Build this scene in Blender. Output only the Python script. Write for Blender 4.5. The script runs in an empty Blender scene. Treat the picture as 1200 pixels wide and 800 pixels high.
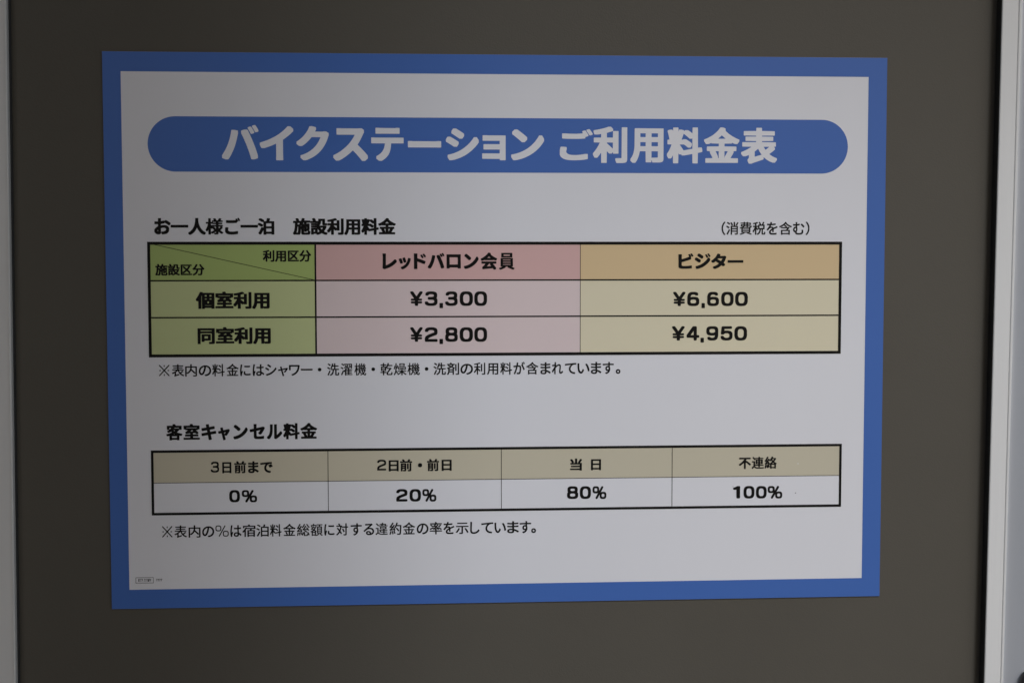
import bpy, bmesh, math, random
import numpy as np
from mathutils import Matrix, Vector
from mathutils.geometry import delaunay_2d_cdt

random.seed(7)
scene = bpy.context.scene
COL = scene.collection

# ------------------------------------------------------------------ camera
CENTRE = Vector((0.0, 0.0, 1.5))            # centre of the sign, on its front face
SIGN_TILT = math.radians(-0.43)             # the sign hangs slightly askew between the upright posts
R = ((0.9977863318210606, -0.0008538323242017619, -0.06649591717868313),
     (0.004831494934523803, 0.9982058471261817, 0.0596803436635512),
     (0.06632565633124039, -0.05986950587289036, 0.9960002758929165))
eye = Vector((-0.0648424, -1.0867588, 0.0578143))
right = Vector((R[0][0], R[0][2], R[0][1]))
up = Vector((R[1][0], R[1][2], R[1][1]))
fwd = Vector((R[2][0], R[2][2], R[2][1]))
tilt = Matrix.Rotation(SIGN_TILT, 4, 'Y')
frame = Matrix((( right.x, up.x, -fwd.x, eye.x),
                ( right.y, up.y, -fwd.y, eye.y),
                ( right.z, up.z, -fwd.z, eye.z),
                ( 0, 0, 0, 1)))
cam = bpy.data.objects.new('camera', bpy.data.cameras.new('camera'))
COL.objects.link(cam)
cam.matrix_world = Matrix.Translation(CENTRE) @ tilt @ frame
cam.data.sensor_width = 36.0
cam.data.lens = 1667.0 / 1200.0 * 36.0
cam.data.clip_start = 0.05
cam.data.clip_end = 2000.0
cam.data.dof.use_dof = True
cam.data.dof.focus_distance = 1.09
cam.data.dof.aperture_fstop = 5.6
scene.camera = cam

# ------------------------------------------------------------------ light
SUN_EL, SUN_AZ = math.radians(36), math.radians(-12)    # azimuth: to the right of straight out from the wall
world = bpy.data.worlds.new('World')
scene.world = world
world.use_nodes = True
nt = world.node_tree
bg = nt.nodes['Background']
sky = nt.nodes.new('ShaderNodeTexSky')
sky.sky_type = 'NISHITA'
sky.sun_disc = False
sky.sun_elevation = SUN_EL
sky.sun_rotation = math.radians(180) + SUN_AZ
sky.air_density = 1.0
sky.dust_density = 2.5
nt.links.new(sky.outputs[0], bg.inputs[0])
bg.inputs[1].default_value = 0.090
sun = bpy.data.objects.new('sun', bpy.data.lights.new('sun', 'SUN'))
COL.objects.link(sun)
sun.data.energy = 1.09
sun.data.angle = math.radians(10)
sun.data.color = (0.91, 0.965, 1.06)
to_sun = Vector((-math.sin(SUN_AZ) * math.cos(SUN_EL), -math.cos(SUN_AZ) * math.cos(SUN_EL), math.sin(SUN_EL)))
sun.rotation_euler = to_sun.to_track_quat('Z', 'Y').to_euler()
scene.view_settings.view_transform = 'Standard'
scene.view_settings.look = 'None'
scene.view_settings.exposure = 0.0
scene.view_settings.gamma = 1.0
scene.cycles.filter_width = 1.5

# ------------------------------------------------------------------ helpers
def tag(o, label=None, cat=None, group=None, kind=None):
    for k, v in (('label', label), ('category', cat), ('group', group), ('kind', kind)):
        if v: o[k] = v
    return o

def material(name, colour, rough=0.5, spec=0.5, grain=0.0, grain_scale=40.0, bump=0.0, bump_scale=20.0,
             streak=(1, 1, 1), coat=0.0, coat_rough=0.1, metal=0.0, rough_var=0.0):
    m = bpy.data.materials.new(name)
    m.use_nodes = True
    n, l = m.node_tree.nodes, m.node_tree.links
    b = n['Principled BSDF']
    b.inputs['Base Color'].default_value = (*colour, 1)
    b.inputs['Roughness'].default_value = rough
    b.inputs['Specular IOR Level'].default_value = spec
    b.inputs['Metallic'].default_value = metal
    b.inputs['Coat Weight'].default_value = coat
    b.inputs['Coat Roughness'].default_value = coat_rough
    tc = n.new('ShaderNodeTexCoord')
    mp = n.new('ShaderNodeMapping')
    mp.inputs['Scale'].default_value = streak
    l.new(tc.outputs['Object'], mp.inputs[0])
    if grain:
        t = n.new('ShaderNodeTexNoise'); t.inputs['Scale'].default_value = grain_scale
        t.inputs['Detail'].default_value = 6; t.inputs['Roughness'].default_value = 0.6
        l.new(mp.outputs[0], t.inputs['Vector'])
        r = n.new('ShaderNodeMapRange')
        r.inputs['From Min'].default_value = 0.3; r.inputs['From Max'].default_value = 0.7
        r.inputs['To Min'].default_value = 1 - grain; r.inputs['To Max'].default_value = 1 + grain
        l.new(t.outputs['Fac'], r.inputs['Value'])
        mx = n.new('ShaderNodeVectorMath'); mx.operation = 'SCALE'
        mx.inputs[0].default_value = colour
        l.new(r.outputs[0], mx.inputs['Scale'])
        l.new(mx.outputs[0], b.inputs['Base Color'])
        if rough_var:
            r2 = n.new('ShaderNodeMapRange')
            r2.inputs['To Min'].default_value = rough - rough_var; r2.inputs['To Max'].default_value = rough + rough_var
            l.new(t.outputs['Fac'], r2.inputs['Value']); l.new(r2.outputs[0], b.inputs['Roughness'])
    if bump:
        t = n.new('ShaderNodeTexNoise'); t.inputs['Scale'].default_value = bump_scale
        t.inputs['Detail'].default_value = 3
        l.new(mp.outputs[0], t.inputs['Vector'])
        u = n.new('ShaderNodeBump'); u.inputs['Strength'].default_value = bump
        u.inputs['Distance'].default_value = 0.01
        l.new(t.outputs['Fac'], u.inputs['Height'])
        l.new(u.outputs[0], b.inputs['Normal'])
    return m

def link(name, bm, mat, parent=None, bevel=0.0, smooth=False):
    me = bpy.data.meshes.new(name)
    bmesh.ops.recalc_face_normals(bm, faces=bm.faces)
    bm.to_mesh(me); bm.free()
    if mat: me.materials.append(mat)
    if smooth:
        for p in me.polygons: p.use_smooth = True
    o = bpy.data.objects.new(name, me)
    COL.objects.link(o)
    if parent: o.parent = parent
    if bevel:
        b = o.modifiers.new('bevel', 'BEVEL'); b.width = bevel; b.segments = 3
        b.harden_normals = False
    return o

def box_bm(x0, x1, y0, y1, z0, z1, bm=None):
    bm = bm or bmesh.new()
    vs = [bm.verts.new(p) for p in ((x0,y0,z0),(x1,y0,z0),(x1,y1,z0),(x0,y1,z0),(x0,y0,z1),(x1,y0,z1),(x1,y1,z1),(x0,y1,z1))]
    for f in ((0,1,2,3),(4,5,6,7),(0,1,5,4),(1,2,6,5),(2,3,7,6),(3,0,4,7)):
        bm.faces.new([vs[i] for i in f])
    return bm

def extrude_profile(pts, z0, z1):
    """closed plan profile (x, y) extruded upright"""
    bm = bmesh.new()
    a = [bm.verts.new((x, y, z0)) for x, y in pts]
    b = [bm.verts.new((x, y, z1)) for x, y in pts]
    n = len(pts)
    for i in range(n):
        bm.faces.new((a[i], a[(i+1) % n], b[(i+1) % n], b[i]))
    bm.faces.new(a); bm.faces.new(b)
    return bm

MM = 0.001
W, H = 596.0, 420.0
def sx(v): return (v - W / 2) * MM          # millimetres on the sign -> metres from its centre
def sz(v): return (v - H / 2) * MM

def poly_sheet(name, polys, mat, parent, layer, label=None):
    """flat print: closed outlines (mm) filled with the odd-even rule, at its own ink layer"""
    pts, edges = [], []
    for P in polys:
        n = len(pts)
        pts += [Vector((x - W / 2, y - H / 2)) for x, y in P]
        edges += [(n + i, n + (i + 1) % len(P)) for i in range(len(P))]
    co, _, faces, *_ = delaunay_2d_cdt(pts, edges, [], 1, 1e-5)
    # keep the triangles that lie inside the outlines (odd-even count to the left of their centres)
    C = np.array([(co[f[0]] + co[f[1]] + co[f[2]]) / 3 for f in faces])
    A = np.array([pts[a] for a, b in edges]); B = np.array([pts[b] for a, b in edges])
    up_ = (A[None, :, 1] > C[:, None, 1]) != (B[None, :, 1] > C[:, None, 1])
    dy = np.where(np.abs(B[:, 1] - A[:, 1]) < 1e-12, 1e-12, B[:, 1] - A[:, 1])
    xx = A[None, :, 0] + (C[:, None, 1] - A[None, :, 1]) * ((B[:, 0] - A[:, 0]) / dy)[None, :]
    keep = ((up_ & (xx < C[:, None, 0])).sum(1) % 2) == 1
    faces = [f for f, k in zip(faces, keep) if k]
    me = bpy.data.meshes.new(name)
    y = -layer * 0.00012
    me.from_pydata([(p.x * MM, y, p.y * MM) for p in co], [], [tuple(f) for f in faces])
    me.materials.clear(); me.materials.append(mat)
    o = bpy.data.objects.new(name, me)
    COL.objects.link(o); o.parent = parent
    if label: o['label'] = label
    return o

def rect(x0, x1, y0, y1): return [(x0,y0),(x1,y0),(x1,y1),(x0,y1)]
ALPHABET = '!#$%&()*+,-./0123456789:;<=>?@ABCDEFGHIJKLMNOPQRSTUVWXYZ[]^_`abcdefghijklmnopqrstuvwxyz{|}~'
GLYPHS = {
 '%B': '$(#-#}#0#z#3#x#7#w#?#w#H#x#N#{#T$(#e$-#n$9$&$>$0$K$G$P$P$Q$R$R$T$R$U$Q$U$H$R$C$Q$>$P$7$O$4$O#l$O#h$O#_$P#T$R#K$U#G$W#@$]#9$d#6$h#/$w#-%%#,%)#,%,#,%[#/%l#1%r#5%z#;&%#D&.#O&3#Z&6#^&7#b&7$=&7$G&5$P&2$X&.$^&*$c&$$g%|$m%p$q%^$r%M$r%I$r%=$r%9$r%2$r%1$s%1$w%8%(%O%-%X%K&1%O&5%V&7%i&7%p&5%t&1%v&,%w&&%w%y%v%r%s%l%j%[%e%R%X%=%S%4%F$y%?$l%@$k%B$l%I$n%R$p%]$q%`$q&&$q&+$q&3$p&=$n&J$i&Q$d&W$^&[$X&b$L&d$D&e$?&f$;&f$8&f#e&c#T&a#N&]#F&V#>&M#6&E#2&7#.&4#-&0#-%U#-%J#/%A#2%9#6%4#:%/#?%*#F%$#P$}#c$|$0$|$3${$3$w$,$j#q$e#h$F#3$B#/$;#- %i#X%k#X%y#X%|#X&##Y&)#[&/#`&2#d&4#h&6#r&6$,&5$2&4$5&0$<&+$@&$$C%y$E%h$D%b$C%[$@%W$=%U$;%R$6%Q$2%P$+%P#p%R#h%V#a%X#_%`#Z #q$|#t$|$)$|$0$}$3$~$:%&$=%*$?%.$A%6$A%Q$?%Y$;%`$2%f$(%h#x%i#k%f#c%a#`%]#^%X#[%O#[%9#]%2#_%,#b%(#g%##k$~',
 '%R': '$,#,$*#,$$#-$!#.#}#1#|#4#|#7#|#9#|#<#}#?$)#N$*#P$-#U$6#f$?#v$G$($L$1$M$3$P$8$Y$H$^$O$_$Q$b$V$k$g$p$p$q$r$t$w$}%+%$%2%.%B%3%K%4%M%7%R%@%c%D%j%E%l%H%q%Q&$%Z&5%[&6%^&7%c&8%e&8%h&8%l&7%o&6%p&5%q&3%r&0%r&-%r&+%r&(%q&$%i%r%h%p%e%k%[%Z%R%J%J%<%E%3%<%!%9$z%8$x%4$q%3$o%($[%&$Y$~$P$}$N$z$I$q$9$m$2$d#~$_#u$^#s$Z#n$Q#^$M#V$L#T$I#O$@#?$7#/$6#.$4#-$/#, %h#,%f#,%a#-%^#-%Y#.%V#.%S#/%P#0%M#1%E#5%@#9%:#?%6#E%3#K%0#W%.#e%.$0%.$3%/$7%/$:%0$=%3$G%7$O%<$V%>$X%F$_%R$d%U$e%X$e%]$f%`$f%d$g%g$g&-$g&1$g&5$f&8$f&<$e&A$d&D$c&P$]&U$X&W$V&]$O&a$G&d$>&e$;&e$8&f$5&f$2&f#a&f#^&d#U&a#K&]#C&Z#@&U#:&Q#7&F#1&:#.&6#-&3#-&-#,&*#, %i#E%k#E&*#E&-#E&0#F&5#G&=#K&A#N&F#T&I#Y&K#`&L#c&L#f&L$/&I$9&D$A&@$E&8$J&-$M%i$M%c$L%Y$I%S$E%P$B%K$;%I$6%G$+%G#h%G#e%H#a%J#Z%N#S%U#L%]#H%c#F #c$Y#a$Y#]$Z#Y$Z#V$[#S$[#P$]#H$`#D$b#=$g#;$i#6$o#2$v#/$~#,%4#,%_#,%b#-%e#-%h#/%p#1%u#5%}#7&##?&,#C&/#I&2#K&3#N&4#Q&5#T&6#W&6#[&7#_&7#d&8#g&8$&&8$+&8$1&7$4&7$8&6$D&3$O&-$W&$$Z%}$]%y$a%o$c%g$c%d$d%a$d%^$d%5$d%1$c%-$c%*$b%&$_$y$Z$q$U$j$N$d$D$_$:$[$6$Z$3$Z$/$Y$,$Y #e$s#g$s$*$s$0$t$6$v$;$y$A$~$D%%$H%.$I%3$J%6$J%9$J%X$J%[$I%`$G%f$D%l$;%u$5%x$/%z$+%{$(%{#i%{#e%{#b%z#W%w#P%r#K%l#H%g#F%a#D%W#E%7#E%4#F%1#H%+#L%##R$z#Y$v#`$t',
 ',B': '#4#-#1#.#.#1#-#2#,#7#,$1#-$7#1$;#5$<#J$=#M$=#P$=#e$<#j$;#n$7#o$2#o#8#n#2#j#.#f#-#P#,#M#,',
 '0B': '$I#,$G#,$9#-$6#-$-#.$*#.$%#/#|#0#w#1#s#2#j#5#Z#<#O#D#D#O#=#Y#7#f#1#w#/$%#.$)#.$,#-$0#-$3#,$9#,$=#,%(#,%+#-%1#-%4#.%8#.%;#/%>#1%H#6%X#@%l#D%q#O%|#]&)#e&-#s&2$%&5$*&6$-&6$6&7$9&7$G&8$K&8$p&8$t&8%%&7%)&7%2&6%5&6%8&5%C&3%P&/%`&(%f&#%k%|%x%o%z%l%|%i&&%Z&,%L&.%D&/%>&0%;&0%8&1%5&1%2&2%*&2%&&2$=&2$:&1$2&1$/&0$,&0$)&.#}&,#t&)#k%|#W%z#T%w#P%j#C%`#<%U#7%G#2%2#.%)#-%%#-$t#,$p#, $M#d$P#d$l#d$z#g%$#j%+#n%0#r%7#{%;$%%>$.%@$7%A$:%A$=%B$D%B$G%B$y%B$|%A%&%A%*%@%.%>%6%;%>%5%H%0%N%+%R$}%X$l%]$P%]$L%]$I%[$=%X$4%S$.%N$$%B#|%6#y%&#x$}#x$y#x$F#x$C#y$=#}$+$$#~$&#{$.#r$4#m$=#h$H#e',
 '1B': '$)#-#~#0#{#3#x#:#w#?#w#B#v%?#v%@#u%@#n%>#e%=#b%=#`%=#V%>#N%A#K%D#H%K#G%P#G%S#G%^#G%a#H%e#I%i#K%m#N%p#f%}#h%~#s&(#x&+#{&1#~&4$*&7$5&8$@&7$H&4$K&1$N&*$O&$$O%~$O#B$O#?$N#;$M#7$K#3$H#0$@#-$5#,',
 '2B': '#Q#,#O#,#A#-#;#.#6#0#3#2#0#5#.#9#-#=#,#@#,#D#,#j#.#t#4$(#9$5#;$9#@$>#F$B#O$G#t$[$$$a$G$m$J$n$[$t$_$u$b$v$h$x$y$~$|%!%<%,%?%/%B%5%B%B%?%I%;%N%2%T%(%X$v%[$q%]$n%]$L%]$I%]$D%[$A%[$=%Z$0%V$*%S$%%P#|%J#v%@#s%=#o%:#j%8#d%7#S%6#C%7#=%8#8%:#5%<#2%?#/%F#.%J#.%M#.%U#.%X#/%]#2%e#6%m#9%q#D%|#M&%#]&-#m&2#x&4#{&5#~&5$%&6$)&6$2&7$5&7$C&8$F&8$s&8$v&8%(&7%+&7%5&6%8&6%<&5%?&5%B&4%Q&1%c&+%m&%%w%{&$%q&(%m&-%c&0%Y&1%S&2%P&2%M&2%+&2%&&1%#&.$t&($h&$$d%x$Z%u$X%p$V%m$U%D$H%A$G%&$>%#$=$O$,$$#q$!#o#{#e#|#d#~#d%g#c%k#c%y#b&!#a&(#_&,#[&.#Y&1#R&2#N&2#K&2#C&2#@&1#<&0#9&-#4&(#0&!#.%y#-%k#,%h#,',
 '2M': '#=#,#8#-#3#/#.#4#,#9#,#i#-#n#9$0#<$6#@$:#A$;#e$N#g$O#{$Y%-$}%0$~%J%*%L%+%N%-%Q%3%S%;%S%@%R%F%O%L%L%P%H%T%B%X%:%]%1%`%-%a%&%b%!%c$|%c$u%d$r%d$`%e$]%e$Y%e$H%d$E%d$>%c$;%c$1%a$#%]#v%W#r%T#l%N#j%K#f%D#b%@#]%>#T%<#A%=#;%>#6%@#2%D#0%G#/%K#/%_#5%l#8%p#D%|#I&##Y&,#e&0#m&2#}&5$$&6$(&6$.&7$1&7$C&8$G&8$s&8$w&8%-&7%0&7%6&6%9&6%=&5%M&2%[&.%l&&%v%|&%%p&)%l&-%d&1%U&1%&&0$}&-$t&*$n&$$g%x$^%u$[%_$T%T$Q%G$M%D$L%A$K%8$H%/$E%,$D%)$C$y$?$s$=$p$<$T$3$Q$2$N$1$A$,$0$!$$#y$!#x#t#r#q#p#p#o#i#]#i#[#k#[%{#Z&$#Y&*#W&.#S&0#P&1#L&1#:&0#6&.#3&*#/&(#.%z#,',
 '3B': '$@#,$>#,$0#-$-#-#~#.#{#.#v#/#s#/#p#0#j#1#e#2#a#3#Q#8#J#;#C#?#9#F#4#K#/#Q#*#Z#)#_#(#g#(#n#*#x#,#|#.#~#2$$#7$&#=$(#M$)#^$(#d$&#i$$#l$!#p#{#t#u#x#q#|#n$%#k$.#h$6#f$:#e$=#e$A#d$D#d$m#d$q#d$v#e%(#h%.#j%7#o%=#t%@#x%B#}%B$0%@$6%=$:%9$>%3$B%/$D%%$G$x$I$t$J$q$J$5$K$1$K$!$L#y$M#t$O#p$R#n$T#k$]#j$`#j$c#j$j#k$r#n$y#p${#t$~#y%#$!%$$1%%$4%%$b%&$f%&$q%($t%($y%)%(%,%0%0%4%3%8%8%:%=%:%F%9%J%6%N%1%S%)%W${%Z$u%[$p%]$m%]$H%]$E%]$A%[$7%Y$1%W$+%T$&%Q$!%M#|%I#y%F#u%C#p%A#j%@#Y%?#I%@#C%A#>%C#9%G#6%L#5%P#4%X#4%`#6%j#;%s#D%|#L&%#S&*#Z&-#g&1#u&4#x&5#{&5$!&6$%&6$0&7$3&7$A&8$F&9$q&8$u&8%&&7%*&7%4&6%7&6%;&5%>&5%A&4%O&1%X&.%e&)%q%}%z%t%|%q&%%e&)%X&+%P&*%3&*%/&)%,&(%%&$$y%|$o%y$k%x$i&$$`&+$U&-$Q&0$H&1$B&2$?&2$;&2#s&2#p&1#m&0#g&.#`&&#Q%{#H%l#=%X#5%P#3%<#/%7#.%4#.%)#-%%#-$t#,$p#,',
 '3M': '$@#,$>#,$*#-$&#-#|#.#y#.#u#/#r#/#o#0#]#4#M#9#E#=#;#D#/#P#+#V#)#]#)#p#*#t#+#v#/#z#5#}#<#~#O#~#T#}#X#|#[#z#`#v#d#q#i#l#o#h#w#d#}#b$/#_$3#^$6#^$=#]$@#]$T#[$X#[$[#[$q#]$t#]${#^$~#^%%#_%7#c%>#f%G#k%L#o%P#u%R#z%T$%%S$+%Q$4%M$:%G$@%:$G%1$J%%$L$~$M${$M$u$N$r$N$`$O$[$O$%$P#|$Q#v$T#r$X#q$Z#p$_#p$p#p$r#r$w#v${#|$~$%%!$n%#$q%#$y%$$|%$%#%%%1%)%9%,%A%1%F%6%I%;%J%@%J%F%H%N%E%S%=%Y%2%_%+%a%$%b$~%c${%c$t%d$q%d$^%e$Z%e$W%e$D%d$A%d$;%c$8%c$4%b$$%^#w%X#t%V#p%R#m%N#i%J#f%H#]%F#H%F#B%G#=%I#9%M#7%P#6%T#6%V#6%h#7%l#<%t#F%~#M&&#W&,#f&1$$&6$+&7$.&7$A&8$E&8$p&8$t&8%+&7%.&7%5&6%8&6%<&5%G&3%R&0%c&*%j&%%q%}%y%u&!%l&&%a&(%[&)%V&)%Q&)%7&)%3&(%,&$$}%}$u%z$q%t$j%w$g%z$d%}$a&&$Y&-$N&0$E&1$>&1#l&.#_&)#T&&#Q%u#C%h#;%X#5%B#0%?#/%<#/%8#.%5#.%/#-%,#-$s#,$o#,',
 '4B': '%-#-%(#.%!#0$|#2$y#5$w#9$u#C$t#a$t#c$r#c#S#d#O#d#A#e#;#f#6#h#2#k#0#m#.#q#,#{#,$6#.$@#2$G#6$L#I$d#Q$n#[$z#`%!#d%(#m%3#w%?#{%D$)%P$-%U$5%`$9%e$D%r$G%v$R&&$[&1$`&4$e&6$k&7$y&8$~&9%<&8%@&8%N&7%T&6%Y&4%_&0%b&+%c&(%d&#%d%}%e$@%e$?%f$?%w$>%z$>&,$=&2$<&7$:&<$6&?$1&A$&&A#{&A#x&@#t&=#m&;#k&7#h&2#f&,#e%z#d%w#d%g#c%e#c%e#a%d#C%b#9%`#5%]#2%Y#0%T#.%N#-%>#, $3$?$7$?$r$?$t$?$t$A$t%/$t%3$s%3$i%&$e$~$[$s$X$o$M$b$I$]$@$Q$;$K$4$B',
 '5B': '$S#&$Q#&$?#($<#($.#)$+#)$%#*$!#*#|#+#q#-#f#0#^#3#Q#9#I#>#;#L#7#R#2#]#0#g#0#p#0#s#1#w#4#~#6$##:$&#?$)#E$*#U$+#f$*#l$)#q$&#t$$#x#}#|#v$&#m$.#h$4#e$B#a$E#`$H#`$Q#_$T#_$f#_$i#_$r#`$u#`$x#a%*#e%0#h%7#m%>#v%@#z%B$%%B$<%@$E%:$N%6$R%1$V%)$Z%!$]$v$_$r$`$o$`$K$`$H$`$D$_$;$]$5$Z$-$V$!$N#w$H#r$F#l$E#[$D#K$E#E$F#@$H#<$K#:$M#7$T#6$X#6$[#6$i#6$l#7$q#7$t#8$y#8$|#9%$#9%(#:%-#:%0#;%5#;%8#<%=#<%@#=%F#=%I#>%N#>%Q#?%V#?%Y#@%_#@%b#A%g#A%j#C%w#C%z#E&&#F&+#H&/#J&1#N&4#S&6#Y&7#h&8#k&8%X&8%]&8%k&7%q&6%v&4%{&0%~&+&#%}&#%u&#%r&!%n%|%g%y%d%v%b%q%`%k%_%]%^%X%^$3%]$1%]$0%V$0%S$/%N$/%K$.%F$.%C$-%>$-%;$-%:$.%:$0%:$3%:$A%;$E%;$t%<$y%;%+%:%.%:%6%9%9%9%<%8%?%8%G%6%S%3%c%-%j%)%u$}%}$u&$$p&,$b&/$X&1$M&2$J&2$G&2#x&2#u&0#k&-#`&&#R&!#L%r#?%i#9%W#1%I#-%>#+%;#*%8#*%3#)%0#)$~#(${#($i#&$e#&',
 '6B': '$B#,$@#,$2#-$/#-$$#.#~#.#z#/#w#/#t#0#b#4#T#9#N#<#E#B#9#N#8#O#1#^#.#h#-#n#,#q#,#t#,%(#,%,#-%2#-%5#0%D#6%X#<%f#B%o#I%w#L%z#Q%~#Z&(#e&-#s&2#{&4$$&5$)&6$,&6$3&7$6&7$D&8$G&8$r&8$u&8%&&7%*&7%2&6%5&6%8&5%C&3%P&/%Z&+%i%~%p%w%s%r%u%h%u%`%u%]%t%X%q%Q%n%N%k%L%f%J%`%I%O%H%?%I%9%J%4%L%&%U$}%X$s%[$k%]$N%]$K%]$H%[$=%X$9%V$4%S$.%N$)%H$!%>#{%3#z%.#{%-$$%.$(%.$6%/$9%/$K%0$O%0$o%0$r%0%#%/%&%/%5%.%8%.%>%-%A%-%D%,%W%(%c%#%m${%s$w%x$s&$$j&-$Z&0$O&1$L&2$C&2#u&2#r&0#h&-#^&%#O%u#B%l#<%[#5%K#1%C#/%@#/%;#.%8#.%.#-%+#-$y#,$u#, $G#d$I#d$r#d$u#d$z#e%(#g%3#k%6#m%<#r%A#z%B$!%B$8%@$@%>$C%7$J%0$N$~$R${$S$x$S$r$T$o$T$P$T$L$T$B$S$7$Q$.$N$&$J#|$C#z$@#y$<#x$9#x$6#x$!#z#x$!#q$(#m$.#j$:#f$@#e',
 '8B': '$A#,$?#,$1#-$.#-$##.#}#.#x#/#d#3#U#8#I#>#B#C#<#H#8#M#3#V#0#^#.#e#-#k#,#n#,#q#,$>#,$A#-$D#.$J#1$S#7$`#@$j#A$k#;$w#:$z#8%##6%.#6%1#6%R#6%U#8%`#;%j#?%r#B%v#K&!#R&(#Z&,#h&1#|&5$#&6$&&6$0&7$3&7$A&8$D&8$v&8$y&8%+&7%.&7%7&6%:&6%?&5%R&1%^&-%h&(%k&%%p%~%w%w%{%r&!%j&%%_&&%[&(%R&(%1&(%.&%%$&#$y%y$k&%$a&-$S&0$J&2$@&2$=&2#q&2#n&1#k&0#e&-#Z&(#P&##K%x#C%q#>%j#:%V#3%H#0%D#/%:#.%/#-%,#-$z#,$v#, $E#d$H#d$s#d$v#d${#e%-#h%6#l%:#o%>#s%@#v%B#{%B$2%?$:%=$=%7$B%1$E%!$I$z$J$w$J$C$J$@$J$<$I$3$G$-$E$&$B#{$:#x$2#x#|#{#t$$#n$.#i$9#f $S%&$T%&$`%&$d%&$u%(%#%*%*%,%.%.%3%2%7%7%8%<%8%H%6%N%0%T%+%W$~%Z$x%[$t%]$q%]$I%]$F%]$B%[$<%Z$1%V$-%S$)%O$%%I$%%<$&%7$)%4$,%1$0%.$4%,$:%*$E%($Q%&',
 '9B': '$G#,$E#,$7#-$4#-$,#.#s#2#`#9#Q#B#I#J#F#Q#E#U#E#X#E#a#E#d#F#h#G#k#J#p#O#t#T#v#Z#w#k#x#{#w$$#v$*#t$7#k$=#h$G#e$O#d$l#d$o#d$r#e$}#h%$#j%*#m%0#r%5#x%;$%%?$1%@$6%?$7%9$6%6$6%($5%$$5$o$4$k$4$K$4$H$4$:$5$7$5$)$6$%$6#|$7#y$7#v$8#c$<#W$@#M$E#G$I#B$M#9$V#1$f#.$q#-$t#,$}#,%K#,%N#.%X#1%c#8%q#E%~#I&$#T&+#_&/#n&3#t&4#w&5#z&5$!&6$%&6$0&7$3&7$A&8$E&8$v&8$z&8%,&7%/&7%9&6%<&6%@&5%C&5%F&4%P&2%X&0%f&+%l&(%u%~&%%q&-%c&0%X&1%R&2%O&2%L&2$;&2$8&1$2&1$/&0$,&0$)&.#{&%#c%~#Z%x#Q%q#I%n#F%i#B%`#<%P#5%G#2%>#0%9#/%5#.%2#.%+#-%(#-$v#,$r#, $I$l$L$l$j$l$n$l$x$m%&$o%0$r%7$v%=$|%@%#%B%.%B%A%@%H%<%N%6%S%.%W%!%Z$z%[$u%]$q%]$I%]$E%]$@%[$6%Y$+%U$#%P#z%H#x%A#x%,#z%##}$|$%$w$.$r$<$n',
 '¥B': '$L#,$J#,$F#-$>#/$;#1$7#5$5#<$4#Z$4#]$2#]#P#^#M#^#I#_#A#a#?#b#<#e#:#g#9#i#8#p#8#v#9#{#:#}#<$!#?$%#A$&#I$)#M$*#P$*$3$+$4$+$4$,$4$6$4$7$2$7#P$8#M$8#I$9#A$;#>$=#:$A#8$H#8$P#9$U#:$W#<$Y#?$]#A$^#I$`#M$a#P$a#~$b$#$b$!$e#|$i#y$m#Y%:#O%G#.%t#,%{#,&(#-&-#.&/#0&1#3&4#5&5#=&7#A&8#D&8#Z&8#^&8#c&7#l&4#r&.$O%>$W%4$X%3$Y%4$b%>%?&.%E&4%G&5%N&7%S&8%W&8%m&8%p&8%t&7%|&5&!&3&&&/&(&-&)&)&)%{&&%t%b%G%W%:%8$m%5$i%2$e%1$b%3$b%a$a%d$a%h$`%p$^%r$]%u$Y%w$W%x$U%y$P%y$H%w$A%s$=%p$;%h$9%d$8%a$8%!$7$}$7$}$5$}$,$}$+$~$+%a$*%d$*%h$)%p$&%r$%%u$!%w#}%x#{%y#t%y#n%x#i%w#g%u#e%r#b%p#a%h#_%d#^%a#^%!#]$}#]$}#Z$|#<${#7$y#4$u#0$p#.$k#-$g#,$c#,',
 '※R': '#3#-#0#.#.#0#-#2#,#7#,#;#-#@#1#F#5#J#7#L#Y#p#]#s#`#v#b#x$($?$+$B$.$E$0$G$F$_$G$`$G$a$0$y$.${$+$~$(%$#b%H#`%J#]%M#Y%P#7%t#5%v#2%y#.%~#-&##,&)#,&.#-&2#/&5#0&6#5&7#>&7#B&6#C&5#g%n#i%l#l%i#o%f$5%B$7%@$:%=$=%:$[$x$]$w$^$w$}%:%#%=%&%@%)%B%K%f%N%i%Q%l%S%n%w&5%x&6%|&7&(&7&+&7&/&5&1&2&2&-&2&)&1&#&-%z&)%v&&%t%a%P%^%M%Z%J%X%H%6%$%3$~%0${%.$y$t$b$s$a$s$`%.$G%0$E%3$B%6$?%X#x%Z#v%^#s%a#p&&#L&)#J&,#G&0#B&1#@&2#;&2#6&1#2&/#/&.#.&)#-%|#-%x#.%w#/%S#R%Q#T%N#W%K#Z%)#~%&$#%#$&$}$*$_$H$^$I$]$I$=$*$:$&$7$#$5#~#o#Z#l#W#i#T#g#R#C#/#B#.#>#- $W#4$T#5$R#7$Q#9$P#>$P#U$Q#Z$S#^$W#`$d#`$g#_$i#]$j#Z$k#U$k#>$j#9$h#6$d#4 #:$S#7$T#5$V#4$X#3$^#3$b#4$g#5$i#7$k#;$l#W$l#[$k#^$i#_$g#`$b#`$^#_$X#^$V#[$T#W$S %b$S%_$T%]$V%[$X%Z$^%Z$b%[$g%]$i%_$k%c$l&!$l&&$k&)$i&*$g&+$b&+$^&*$X&)$V&&$T&!$S $W%a$T%b$R%d$Q%f$P%k$P&%$Q&+$S&.$W&0$d&0$g&/$i&-$j&+$k&%$k%k$j%f$h%c$d%a',
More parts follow.
